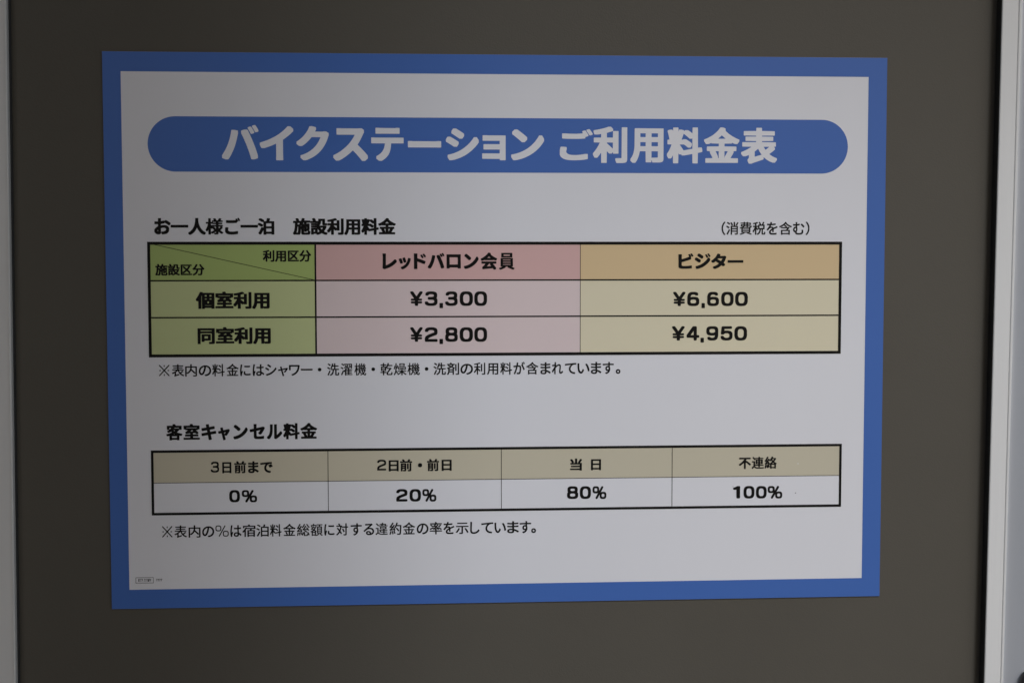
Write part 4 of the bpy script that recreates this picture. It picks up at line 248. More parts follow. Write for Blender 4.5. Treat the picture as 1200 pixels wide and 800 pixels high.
 '会B': '%g#0%e#1%c#3%W#C%T#F%Q#F%H#E%E#E%<#D%9#D%0#C%-#C%$#B$~#B$u#A$r#A$i#@$f#@$^#?$Z#?$Q#>$N#>$F#=$C#=$;#<$8#<$1#;$.#;$(#:$$#:#{#9#x#9#t#8#h#6#Q#6#N#7#L#:#I#C#F#L#F#]#G#^#N#b#X#j#o$##r$&#w$-#}$4$$$9$$$:$!$:#>$;#:$<#9$>#9$a#<$c#>$c&6$c&:$b&;$a&;$^&;$>&:$<&6$;%W$:%U$:%U$9%X$6%h$&%k$#%s#w%v#t%z#o&.#Z&6#N&7#K&7#=&5#;&-#6&(#3%}#0 $F#h$G#h$J#h$T#i$W#i$b#j$e#j$o#k$r#k$|#l%!#l%-#m%3#n%2#p$|$&$|$5$}$6%%$9%&$:${$;$n$:$m$:$W#}$T#y$Q#v$J#n$F#i #=$o#:$q#3$z#+%&#+%4#,%6#/%8#@%@#W%L#j%W#}%e$7%w$K&/$Y&@$[&B$_&C$t&C%-&:%/&8%/&7%/&*%.&&%.&%%0&#%3%}%>%t%N%h%a%[%k%U&,%F&F%;&H%9&H%8&H%*&B%!&:$u&8$s&5$r%|$r%r$v%d$}%c$|%b$y%a$x%_$w%]$w#s$w#q$w#m$y#l$y#V$o $K%B$Q%B%)%B%+%B%+%C%*%D$}%K$q%U$m%X$i%[$g%Z$`%T$K%C',
 '個B': '#O#/#L#1#L#3#K$X#J$Y#G$X#3$X#/$Z#.$[#$$m#!$q#!$~#!%!#/%2#2%6#7%=#G%W#N%e#P%i#R%m#W%x#Z&!#_&-#b&5#f&?#j&A$%&A$4&=$9&;$:&9$;&3$;&2$<&2&9&1&;&1&=&0&>&/&>&-&>#6&>#4&:#2%m#2%j#4%i#?%i#@%h#@$]#@$Z#@$Z#?$Y#1$V#/$.#/$*#1$*#3$)%T$)%Y$(%X$!%M#~#2#}#0#z#/ $Z#h$]#h%g#h%i#h%i#l%i#n%g#n$]#n$Z#n$Z#m %)$6%,$5%=$6%?$6%?$8%?$P%?$R%=$R%+$R%)$R%($O%)$8 $Z$w$]$w$v$w$x$w$x$y$x%&$x%)$v%)$]%)$Z%)$Z%&$Z$y %K$w%M$w%g$w%i$w%i$y%i%&%i%)%g%)%M%)%K%)%K%&%K$y $Z%M$]%M$v%M$x%M$x%O$x%e$x%g$v%g$]%g$Z%g$Z%e$Z%O %K%M%M%M%g%M%i%M%i%O%i%e%i%g%g%g%M%g%K%g%K%e%K%O',
 '内R': '#E#5#D#8#E%d#E%f#G%f$U%g$V%g$V%i$W&;$W&=$Y&=$u&=$x&=$x&<$y%i$y%g${%g&,%f&.%f&.%d&.#N&.#J&-#G&,#C&(#=&##:%{#8%v#7%q#6%n#6%Z#5%V#5%<#5%:#5%8#<%5#E%3#J%3#O%3#Q%5#Q%J#Q%N#Q%b#Q%g#R%i#T%j#V%j#X%j$$%j$%%h$$%Z#w%O#w%M#y%A$+%;$2%8$5%($F%$$I$z$P$w$S$k$_$i$a$h$_$`$P$Y$G$Q$=$A$-$2#}$)#w#~#s#t#s#s#s#n#y#k#|#h$!#g$##f$##f#~#e#7#e#5#c#5#G#5 #f$0#f$0#g$0#y$;$-$H$/$J$2$M$6$R$8$T$<$Y$@$`$B$c$E$h$H$n$N$|$S%4$T%8$U%A$U%H$U%I$S%I#i%J#f%I#f%G %i$3%j$3%j$5%j%H%i%I%g%I$y%I$x%H$x%G$w%?$w%<$v%6$v%3$u%/$u%,$t%&$u%%$y$~%$$w%($t%4$i%7$f%_$>%b$;%g$5',
 '分M': '#H#/#D#0#C#1#:#>#5#D#5#O#7#Q#J#Y#R#^#`#f#k#o#s#w#}$($*$9$0$J$5$a$5$b$3$b#a$c#[$d#Y$e#U$b#P$a#H$a#C$b#8$l#5$o#/$u#/%##6%*#<%/#C%5#F%8#S%F#]%Q#k%f#r%r#}&,$&&9$)&;$.&<$7&<$R&5$T&3$T&2$T&)$O%x$@%Z$1%B$,%;$)%7#~%.#}%,$#%,%W%,%W%,%W%-%T%1%G%B%8%X%)%r$}&&$}&1$}&2%!&4%4&;%9&<%C&<%H&;%K&8%R&+%[%x%h%f%q%Y%|%L&#%G&&%D&7%4&?%-&D%(&E%%&E$z&E$y&B$v&?$s&;$o&8$l&1$e&,$d&#$d%{$e%v$i%u$i%u$i%t$e%t$b%s$Q%s$N%r$A%r$>%q$2%q$/%p$%%p$!%o#w%o#t%n#n%n#k%m#f%m#c%k#Y%i#P%g#J%d#D%a#@%Y#9%S#6%J#4%F#3%C#3$q#3$n#3$h#4$c#5$`#8$_#=$[#F$Y#L$Y#U$Y#V$[#X$b#Y$r#Y$v#Y%5#Y%6#Y%8#[%:#`%<#f%>#o%?#r%?#u%@#y%@#|%A$$%A$(%B$/%B$2%C$:%C$=%D$I%D$L%E$Z%E$^%E$a%E$b%D$b$g$b$f$b$e$^$c$S$c$P$b$M$^$<$V$($L#p$=#[$*#I#r#<#V#0#Q#/',
 '利B': '%9#/%7#0%5#3%1#>%.#F%.#R%.#T%2#V%`#W%c#X%d#_%e&;%f&<%i&=&7&=&:&;&:&9&:#K&9#C&7#=&3#8&-#4&##1%|#0%y#0%r#/%n#/ #p#0#n#1#m#3#l#|#l$!#k$!#_#n#T#b#M#Z#J#Y#6#Y#3#Z#2#[#+#h#%#p#%#r#%#~#,$)#2$0#A$C#Q$]#`$x#`$y#_$y#1$z#.${#-$|#-$~#-%B#.%C#1%D#j%E#l%E#l%G#l%`#l%a#i%a#f%a#c%`#`%`#[%_#X%_#T%^#Q%^#5%^#3%_#1%a#-%k#+%p#+%~#.&##2&$#5&%#8&%#<&&#?&&#N&*#s&1$6&9$O&A$f&A$i&?$y&/$y%|$|%|%G%{%J%z%K%y%K#}%J#|%G#{$z#{$w#|$v#}$u$($t$($s$&$o#~$l#|$V#|$R#~$F$/$D$0$C$0$C$.$B#2$A#1$>#0 $t$J$u$J$u$K$u$w$u$y$s$y$F$z$C$y$C$w$C$t$F$q$[$_$`$[$c$X $C%E$F%D$s%E$u%E$u%G$u%w$u%y$s%y$j%v$]%r$I%m$E%l$C%k$C%h$C%G',
 '利H': '%;#/%8#0%7#2%3#=%/#H%/#Q%0#U%4#V%b#W%d#X%e#]%f&9%g&<%k&=&5&=&8&<&9&7&9#M&8#E&5#<&2#8&.#5&%#2%w#0%p#/%m#/ #r#0#o#1#n#5#m$##m$&#k$$#]#m#R#a#L#Z#I#Y#8#Y#4#Z#-#g#(#o#&#t#&#{#($!#.$*#4$1#C$D#S$^#b$x#b$y#`$y#3$z#/${#.%##.%?#/%C#3%D#k%E#m%E#m%G#m%a#m%b#l%b#d%a#a%`#^%`#R%^#O%^#8%^#4%_#3%`#1%e#,%r#,%|#-&!#3&$#7&%#:&%#>&&#M&)#P&*#u&1$8&9$P&A$d&A$h&?$w&0$x&+$x&#$w%|$v%{$e%u$b%t$S%p$C%l$B%k$B%i$B%F$B%E$D%E$t%E$v%E$v%G$w%v$x%z${%{$~%{%E%{%I%z%J%u%J$!%I#|%E#{$|#{$x#|$w$#$v$,$t$*$m#}$i#|$X#|$S#~$E$1$C$2$B$2$B$0$A#6$@#1$<#0 $u$H$v$H$v$I$v$w$v$y$t$y$E$z$B$y$B$w$B$t$E$q$Z$_',
 '利M': '%?#0%;#1%9#3%8#5%4#@%1#I%1#Q%2#S%3#T%8#U%e#V%f#V%f#W%g#]%h&9%j&;%o&<&0&<&5&;&7&9&7&7&7#M&6#E&4#?&0#:&+#6&%#4%y#2%v#1%s#1%l#0%i#0 #v#1#r#2#p#4#p#5#o$,#o$/#m$-#k$*#[#p#Q#d#I#[#D#Z#=#Z#7#[#5#^#1#e#)#r#)#|#;$5#D$A#L$M#Y$d#d$y#d$z#c$z#7${#2$|#0$~#0%!#0%@#2%B#7%C#n%D#o%D#o%F#o%b#o%d#i%c#Y%a#U%`#R%`#N%_#K%_#<%_#7%`#4%c#0%m#.%r#.%|#0%~#8&##;&$#>&$#B&%#E&%#T&)#y&0$8&7$T&@$`&@$d&?$e&>$v&-$v&+$v&!$s%|$k%y$h%x$S%r$@%m$@%k$@%E$@%D$B%D$r%C$v%C$x%C$x%E$y%u$y%w$z%x${%y%%%{%A%z%F%y%G%x%H%w%H%u%H$!%F#}%A#|%##|${#}$y$!$y$#$x$1$x$3$w$3$m$$$j#~$e#}$[#}$W#~$V$!$P$)$M$,$C$7$A$8$@$8$@$6$?#4$=#2$8#1 $w$C$x$C$x$D$x$y$x${$v${$r${$B$z$@$z$@$y$@$s$A$q$W$^$[$Z$_$W$c$T$f$Q$r$G',
 '利R': '%?#5%>#7%:#B%7#J%7#N%7#P%9#P%f#Q%j#R%l#T%m#[%n&6%n&7%o&7&0&7&1&7&1&4&1#O&1#K&0#G&.#A&+#=&&#:%~#8%z#7%v#6%s#6%l#5%i#5%A#5 #v#6#v#8#u$B#u$F#t$E#j$4#Z#y#X#v#U#r#M#h#K#f#E#`#=#`#;#`#4#l#/#t#/#v#/#y#/#z#A$3#J$?#T$N#Z$X#_$`#`$b#j$v#m$~#m%!#k%!#8%##6%##6%%#6%<#6%>#8%>#s%?#u%?#u%A#u%i#u%j#t%j#r%j#o%i#l%i#i%h#f%h#c%g#`%g#]%f#Y%f#U%e#R%e#N%d#K%d#;%d#:%e#6%o#4%t#4%y#4%z#8%{#;%|#>%|#B%}#E%}#H%~#K%~#T&##W&##Y&$#b&%#e&&#q&)#y&+$<&3$N&9$T&;$`&;$p&+$p&*$p&$$o&#$g%}$a%{$^%z$O%v$;%q$:%p$:%n$:%@$:%?$<%?$r%>$t%>$t%<$t%$$t%#$r%#$;%!$:%!$:$~$:$p$:$o$A$i$E$f$G$d$K$a$M$_$Q$[$S$Y$W$V$Z$S$_$P$b$M$n$C$q$@$r$>$r$7$f$%$d$%$[$%$V$+$S$.$B$?$?$B$;$E$:$E$:$C$9#7$9#6$7#6#x#6 %!$$%!$&%!%t%!%u%#%u%A%u%B%u%B%s%B$%%B$$%@$$%$$$',
 '前M': '$(#1$##2#~#4#}#6#z#>#w#F#w#Q#y#S#~#T$>#U$@#U$@#W$@#p$@#r$?#r#r#r#p#r#p#p#o#6#o#5#m#3#h#2#K#2#F#3#D#5#D%;#F%=#L%>$d%>$j%=$l%;$l%9$l#E$k#@$i#=$c#7$V#3$R#2$O#2$D#1$A#1 %=#1%9#2%7#4%4#=%0#G%0#R%1#T%2#U%7#V%D#V%H#V%Z#V%]#V%]#W%^%A%`%C%e%D&%%D&+%C&-%A&-%?&-#H&,#B&(#<&$#9%~#7%y#5%q#3%m#2%j#2%a#1%^#1 %%#h$~#i$|#k$|#l$|%7$|%8$~%:%&%;%C%;%H%:%J%8%J%7%J#l%J#k%H#i%C#h #p$9#r$9$?$9$@$9$@$:$@$E$@$F$>$F#q$F#p$F#p$E#p$; #p$j#r$j$?$j$@$j$@$k$@$v$@$w$>$w#q$w#p$w#p$v#p$l #7%J#3%K#1%M#1%N#1%i#1%k#3%m#8%n#q%o#s%o#r%r#l%{#b&,#a&/#a&7#b&9#d&;#o&?#u&A#z&B$(&B$-&A$/&?$8&5$C&%$K%u$L%s$M%o$N%o%&%o%)%o%1%{%7&)%;&0%<&2%D&A%E&B%J&C%T&C%Z&B%p&;%r&9%r&/%b%q%a%o%d%o&:%n&?%m&A%k&A%j&A%M&?%K&:%J',
 '剤R': '#C#4#@#6#3#?#2#@#2#A#2#E#3#G#9#N#A#Z#C#_#F#f#J#r#L#z#L#}#M$##M$&#N$,#N$/#N$f#N$g#M$g#H$f#>$f#<$f#9$k#1$w#1$}#2$~#D%&#b%1#q%8#s%9#t%:#r%;#i%?#b%B#]%D#M%J#H%L#F%M#F%O#F%S#N%c#L%c#7%d#5%d#4%g#5%{#5%}#7%}#}%~#~%~#~&!#x&1#x&7#x&9$/&?$2&?$8&?$9&?$:&>$@&2$A&0$C&+$E&%$G%~$H%~%-%}%/%}%/%{%/%f%/%d%-%d$v%c$t%c$i%R$f%N$c%K$V%>$V%=$X%<$_%9$a%8$r%0$t%/%*%%%+%$%+%#%+$z%&$r%!$k$~$k$w$j$v$j$v$i$u#9$u#7$r#6$X#7$V#7$V#9$U#o$U#q$S#q#o#q#m#q#l#o#k#k#j#f#i#b#h#_#g#[#e#V#^#H#W#?#R#9#M#4 %E#7%D#8%A#B%>#J%>#P%>#R%@#R%i#S%l#T%m#U%n#X%o&9%o&:%p&:&0&:&1&:&1&7&1#L&0#F&-#@&+#>&%#;%|#9%y#8%v#8%q#7%n#7 #p$/#r$/$T$/$U$/$U$0$U$C$U$D$S$D#q$D#p$D#p$C#p$1 %4$5%4$7%4%u%4%v%5%v%R%v%S%v%S%t%S$6%S$5%Q$5%6$5 #p$^#r$^$T$^$U$^$U$_$V$p$V$r$W$r$a$s$c$s$b$t$`$u$K%!$G%$$<%*$;%*$($|$#$z#q$s#p$q#p$` $4%L$5%L$7%M$;%P$>%S$E%Z$K%b$K%c$J%c#a%c#[%c#]%b#q%Y#v%W#}%T',
 '区M': '#D#9#@#:#?#;#>#<#>#>#>&-#>&/#?&0#@&1#F&2&3&2&9&1&:&0&;&.&;%n&;%l&9%j&4%i%d%h%_%h%`%g%o%a%p%`%q%^%q%R%i%E%Y%/%M${%=$g%>$e%b$A%e$>%r$0%u$-%{$%%{$#%{#x%t#q%p#m%h#f%a#e%Y#e%T#f%P#j%H#s%D#x%A#{%9$(%6$+${$B$y$D$x$C$n$:$k$7$d$1$a$.$U$$$C#s$0#f$+#e$##e#y#f#m#q#k#r#k#q#k#a#k#_#m#_&;#^&@#]&B#Z&B#Y&B#=&A#;&@#:&:#9 #k$,#l$+#o$-$0$A$F$S$L$X$O$[$V$c$W$d$Q$j$N$m$F$t$C$w$.%-$$%5#q%C#p%E#p%M#q%O$#%]$+%_$3%^$8%]$?%W$X%B$d%9$g%6$l%2$o%/$t%+$w%)$}%0%.%A%9%Q%C%b%F%g%F%h%A%i#m%h#k%h#k%e',
 '同B': '#<#/#9#1#9#3#9&/#9&1#:&2#<&3#?&3&5&3&7&3&9&2&:&1&:&/&:#G&9#@&6#:&5#9&0#5&,#3&%#1%|#0%u#/%q#/%?#/%<#0%;#1%:#4%6#@%4#E%4#R%5#T%7#U%a#V%b#V%d#X%e%1%d%4%b%4#o%5#l%5#k%5#k%3#j#1#i#0#f#/ #|#V#y#X#y#Z#y$~#y%##z%$#|%%#~%%%P%%%R%%%U%#%U$~%U#q%U#o%T#n%R#m%P#m$N#l$M#l$M#k$L#Y$K#W$I#V $M$6$P$5%!$6%$$6%%$9%$$[%$$^$~$^$O$^$M$^$M$Z$M$8 #k%Y#o%Y%c%Z%d%Z%d%[%d%g%d%h%b%h#l%h#k%h#k%g#k%[',
 '含R': '#^#5#]#8#^$C#^$E#`$E$p$F$z$P$}$S%)$]%,$`%1$f%1$g%/$g#b$h#`$h#`$j#`%!#`%$#a%%$l%%$n%%$n%&$j%+$c%1$_%4$K%A$E%E$D%F$C%K$B%K$0%?#}%6#p%/#n%.#l%-#_%&#]%%#L$|#B$|#@$}#9%*#6%.#2%3#2%7#2%9#4%:#G%A#N%D#P%E#W%H#[%J#b%M#o%T$)%c$0%h$8%n$>%s$A%v$U&.$b&=$c&>$e&>$n&>%#&5%#&4%#&.%#&-$~&*$}&($~&&%,%y%/%v%4%r%=%k%M%`%P%^%U%Z%]%V%_%U%s%K%u%J%|%G&$%E&-%B&?%<&A%;&A%6&@%3&;%-&3%!&1$~&&$~&#%!%u%&%p%)%g%-%R%7%C%@%1%L%-%O%!%W$y%]$v%`$j%k$i%l$h%l$g%k$b%f$_%c$W%]$U%Z$T%Y$S%X$U%X$^%W$a%V$k%P$}%D%)%>%0%8%0%4%0%2%-%/%$%(%#%&%#%%%%%%%I%%%K%%%O%&%X%&%b%!%i${%i$z%i$u%g$q%]$e%Y$b%T$[%Q$X%L$R%I$O%B$G%B$F%D$F%o$E%q$E%q$B%q#8%q#6%o#6%R#6%P#6%P#7%O#B%O#C%N#C$##C#~#C#~#B#}#7#}#5#z#4#`#5 $!#^$$#^%N#^%O#^%O#`%O$*%O$+%M$+$!$+#~$+#~$)#~#a#~#_',
 '員B': '#>#3#.#C#-#E#-#H#-#J#.#L#/#M#@#R#[#[#p#d#q#e#m#e#O#f#M#g#L#i#L%4#L%6#N%9#P%9&!%9&$%9&%%8&&%6&&%4&&#i&%#g&##f%h#e%d#e%e#d%{#[&>#O&E#K&F#I&F#G&F#E&E#C&@#>&3#3&1#3%x#3%l#8%M#D$x#U$v#X$v#]$w#`$z#d${#e$z#e$V#e$R#e$T#b$U#_$U#Z$S#W$K#R$6#H#y#>#]#5#S#3 #{$$#}$$%R$$%S$$%S$%%S$/%S$0%Q$0#|$0#{$0#{$/ #{$J#}$J%R$J%S$J%S$K%S$T%S$U%Q$U#|$U#{$U#{$T #{$p#}$p%R$p%S$p%S$q%S$z%S${%Q${#|${#{${#{$z #[%B#Y%E#X%H#Y&/#Z&2#[&3%t&3%v&3%x&0%x%F%w%C%v%B $,%_$.%_%F%_%G%_%G%`%G%r%G%s%E%s$-%s$,%s$,%r$,%a',
 '客B': '#g#/#e#0#d#2#c#~#c$##b$##M#|#7#|#4#}#3#~#2$##-$.#)$5#)$C#*$D#.$F#4$G#7$H#=$I#A$J#d$S$($_$6$e$7$e$6$f$($r$#$p#{$m#o$f#c$`#M$`#I$b#F$e#C$h#=$n#:$q#:$r#:$~#;%##<%$#T%2#]%7#]%8#Z%8#9%9#6%:#5%;#5&##5&%#8&(#:&($G&)$H&)$H&*$E&1$E&>$F&?$J&A$[&E$s&E$v&D$y&A%$&4%*&*%+&)%,&)&8&(&:&(&<&&&=&%&=&#&=%=&=%;&9%9%l%8%j%6%g%2%[%$%N$t%@$h%>$f%?$e%G$b%e$X&-$P&0$O&9$N&=$M&@$M&E$L&G$K&I$I&I$;&F$7&<$(&:$%&7$$%}$$%o$&%n$&%n$$%m#4%m#2%i#0%>#0%;#1%:#2%9#8%9#9%8#9$<#9$:#9$:#8$9#1$6#/ $:#_$<#_%8#_%9#_%9#`%9#x%9#y%7#y$;#y$:#y$:#w$:#a $_$B$g$A$q$B$p$C$h$F$f$F$d$E$`$C $g%#$h%!$k%$$t%,$w%/$q%0$[%/$Y%/$Y%.$[%, #h%@#h%@#i%@#k%A#w%K$&%W$*%[$*%]$&%]#j%]#h%]#h%Z %d%O%f%N%f%P%f%[%f%]%e%]$k%]$i%]$i%[$h%S$j%S%>%S%B%S%Z%S%b%P',
 '室B': '#3#8#0#:#0#=#0#Z#1#]#3#^$J#_$L#_$L#a$L#s$L#t$K#t#P#u#N#u#K#w#K$;#L$=#P$>$K$?$L$?$L$@$L$L$L$M$J$M$G$M$D$M$;$L$8$L$1$K$.$K$($J$$$J#|$I#v$H#q$G#[$G#W$I#V$K#Q$]#Q$l#T$n#[$q#e$w#z%,#|%.#|%/#z%/#U%0#R%2#Q%;#Q%<#O%<#7%=#3%?#3%A#3&##3&%#4&&#6&(#8&($H&)$I&*$F&0$F&=$G&?$K&A$U&D$^&F$r&F$v&E$y&B%*&*%+&)&:&(&<&(&?&%&?&!&?%A&?%?&;%=&$%<&!%<&!%;%~%2%{%0%_%/%]%/%]%.%`%+%c%(%i%!%l$|&#$h&*$a&+$^&*$R&*$Q%w$F%s$D%q$D%[$D%X$F%O$P%L$S%J$T%C$T%@$T%6$S%3$S%)$R%$$Q%$$P%$$@%$$?%%$?&#$>&($=&)$;&)#w&%#u&##u%%#t%$#t%$#s%$#a%$#_%&#_&@#^&B#]&C#Z&C#;&B#9&@#8&>#8 $S$u$c$v$f$v$r$w$u$w%!$x%#$x%#$y$}$|${$~$z%.$z%/$x%/$l%/$j%.$_%#$[$} #f%U#h%U%g%U%i%U%i%V%i%[%i%^%g%^#h%^#f%^#f%]',
 '宿R': '#^#5#^#7#]$M#]$M#[$M#Z$L#I$<#@$<#>$=#<$@#:$C#7$G#1$O#1$T#1$U#3$W#6$Z#8$]#E$j#H$m#M$s#X%$#d%5#j%?#n%F#p%J#v%V#w%X#y%Y$(%Y$6%U$9%T$:%S$:%R$:%N$:%L$:%K$;%K%m%K%n%K%n%L%n%d%n%e%l%e#c%e#b%e#a%c#`%H#`%F#^%F#A%F#@%F#@%H#@%|#@%~#B%~$R&!$S&!$S&#$Q&)$P&+$M&2$M&8$M&9$P&:$W&<$[&=$e&?$g&?$m&?$n&?$p&<$|&$$}&!$~&!&1%~&3%~&3%|&4%L&4%K&7%J&7%I&7%3&7%1&5%1%E%0%D%0%C%.%=$w%=$u%?$u&%$t&($t&)$q&(#8&(#6&%#6%f#6%d#6%d#8%c#D%c#E%b#E$c#E$a#E$a#D$`#7$`#5$^#5$B#5$@#5$@#7$@$s$@$t$B$t$u$u$v$v${%/${%0$y%0$5%1$4%1$4%2$3%:$3%<$2%;$-%2$,%0$%%%$!$}#~$z#}#6#}#5#{#5#`#5 $a#`$c#`%b#`%c#`%c#a%c$!%c$#%a$#$b$#$a$#$a#~$a#b $a$=$c$=%b$=%c$=%c$>%c$Y%c$Z%a$Z$b$Z$a$Z$a$X$a$?',
 '対R': '%/#8%(#N%(#R%(#T%*#T%R#U%U#V%V#W%W#Z%W%3%W%4%U%4$a%5$`%5$`%6$_%I$_%J$^%J$Y%J$X%J$X%I$W%C$W%@$V%=$V%:$R%($L$l$C$O$@$G$@$E$@$C$G$9$W#}$^#s$_#q$a#l$a#f$a#e$X#^$V#[$Q#W$N#V$G#V$E#V$9#l$0#z$.#}$-#|$$#p#{#h#s#^#q#[#d#N#a#K#]#H#Z#F#V#C#K#;#@#;#=#>#:#A#1#K#1#P#2#R#=#Z#A#^#G#c#Y#u#]#x#_#{#f$(#o$6#s$?#s$A#m$I#i$N#f$R#`$Y#W$d#T$g#P$l#M$o#G$v#D$y#A$}#A%!#A%&#P%3#[%3#^%1#a%.#j%##m$}#r$w#u$t#y$o#|$l$#$g$$$f$%$e$&$d$($g$+$p$2%/$7%I$7%J$6%J#7%K#5%K#5%L#5%d#5%f#7%f#u%g#w%g#w%h#u%l#q%r#g&!#b&)#a&,#a&0#b&2#q&;#z&;#|&:$$&5$(&2$*&/$4%~$8%x$;%q$;%k$8%h$7%g$:%g$d%f$f%f$f%d$g%R$g%Q$h%Q%U%Q%W%Q%W%S%X&;%X&=%Z&=%w&=%x&=%x&;%y%S%y%Q%{%Q&=%P&?%P&?%N&?%7&?%5&=%5%z%4%y%4%y%3%x#R%x#N%w#J%u#D%r#@%n#=%f#:%c#9%`#9%X#8%T#8%1#8 %($(%$$1%#$4$|$>$n$Z$m$]$j$b$g$g$e$l$e$q$e$r$m$v$u$y%!$y%#$y%%$w%,$n%7$Z%A$E%C$@%D$=%E$8%E$2%E$1%C$0%3$(%*$(',
 '当M': '%_#0%Z#1%X#3%W#;%W#<%V#<#L#=#F#>#D#@#D#B#D#_#D#`#F#b#K#c%U#d%W#d%W#f%W$$%W$%%V$%#]$&#V$(#U$)#T$+#T$H#T$I#V$K#]$L%V$M%W$M%W$N%W$g%W$h%U$h#R$i#L$j#J$l#J$m#J%/#K%1#L%2#Q%3#k%4#m%4#m%5#l%7#g%C#]%W#P%l#F%{#F&)#F&*#I&-#X&3#a&5#i&5#n&4#o&3#|%~$-%i$7%U$;%K$;%@$:%>$5%;$+%6$(%4$,%4$N%4$O%4$O%6$P&?$R&A$W&B$w&B$|&A$~&?$~&=%!%5%!%4%#%4%<%4%A%4%>%6%7%9%5%;%5%=%5%E%I%j%U&&%Y&0%]&5%^&6%c&7%m&7&+&/&-&-&-&,&-%~&,%{%u%W%i%C%`%5%`%4%b%4&!%3&(%2&*%0&*%/&*#4&*#3&(#1&!#0',
 '料B': '#a#/#_#0#^#2#]#i#]#l#Z#j#U#b#N#W#K#V#7#V#4#W#2#Y#(#n#(#}#1$.#:$=#E$S#L$d#O$m#O$n#N$n#0$o#-$p#,$q#,%7#/%9#<%:#=%:#=%;#:%L#6%^#.%y#.&)#.&*#1&,#A&0#V&0#Y&/#]&,#]&/#^&?#_&A#c&B$-&B$0&A$1&?$2&.$2&,$3&-$4&/$5&0$8&1$M&1$a&,$d&*$e&&$g&)$j&,$m&-%&&-%1&(%A%y%I%s%L%q%M%q%M%s%N&@%O&B%Q&C%S&C%{&C%~&B&!&A&!&?&#$V&#$U&$$U&/$V&B$V&E$U&G$R&H$N&H$K&I$H&J$>&J$3&I$1&B$/&?$.&7$-&4$,&,$+&($*&#$)&#$(&!#3&!#1%{#/%S#/%Q#/%N#1%M#z%M#|%G#{%?#z%<#y%/#w%,#v%##u$}#t$d#p$P#p$N#p$K#r$I#x$G#x$8#y$5#z$2#}$2#y$1#1$0#0$-#/ $`$?$c$?$k$@$n$A$v$B$y$C%$$D%($E%0$F%3$G%;$H%>$I%F$J%I$K%M$L%M$N%M%@%M%B%I%B%7%B%3%C%(%M$w%X$h%d$`%i$_%h$U%N$O%>$N%;$N%:$O%:$V%:$W%:$Y%<$]%=$s%=$v%<%4%-%B%!%I$y%K$w%L$v%L$i%K$g%I$c%B$W%@$U%=$T%)$T%%$U%!$W$y$]$s$b$b$n$?$n$=$n$=$m$>$l$C$e',
 '料H': '#c#/#`#0#_#4#^#m#^#q#]#p#S#a#M#W#H#V#9#V#5#W#+#j#)#p#)#z#*#~#3$/#<$>#G$T#Q$m#Q$n#O$n#2$o#.$p#-$s#-%4#.%8#2%9#=%:#>%:#>%<#;%N#7%`#/%{#/&&#0&+#C&0#T&0#X&/#]&%#^&$#^&)#_&=#`&A#d&B$+&B$/&A$0&=$1&!$1%}$2%~$4&*$6&0$:&1$K&1$_&,$b&+$c&($d&#$e&#$k&,$n&-%$&-%)&,%0&(%@%y%M%o%N%o%N%q%O&>%P&B%U&C%y&C%}&B%~&=&!$U&#$T&&$U&1$V&@$V&D$U&E$S&F$O&G$L&G$I&H$F&H$C&I$;&I$5&H$1&@$/&=$.&5$-&2$,&*$+&&$*&!$)&!$&%~#5%}#0%z#/%w#.%T#/%P#0%O#5%N#z%N#|%K#|%H#|%E#{%=#z%:#y%-#w%*#v$~#u${#t$b#p$Q#p$M#q$K#v$J#x$:#y$6#z$2$$$1$%$1#~$0#5$/#0$+#/ $^$>$_$>$b$>$e$?$m$@$p$A$x$B${$C%&$D%*$E%2$F%5$G%=$H%@$I%H$J%K$K%N$L%N$N%N%A%N%D%M%D%L%C%H%B%8%B%4%C%)%M%%%P$~%S$i%d$c%h$a%j$`%l$_%l$S%M$M%=$L%:$N%:$W%:$X%:$Z%<$_%=$q%=$u%<%3%-%A%!%H$y%I$x%J$t%J$k%I$f%G$b%?$U%;$T%+$T%&$U%#$W$t$b$l$h$a$o$[$o$<$n$<$n$<$m$S$M$]$@',
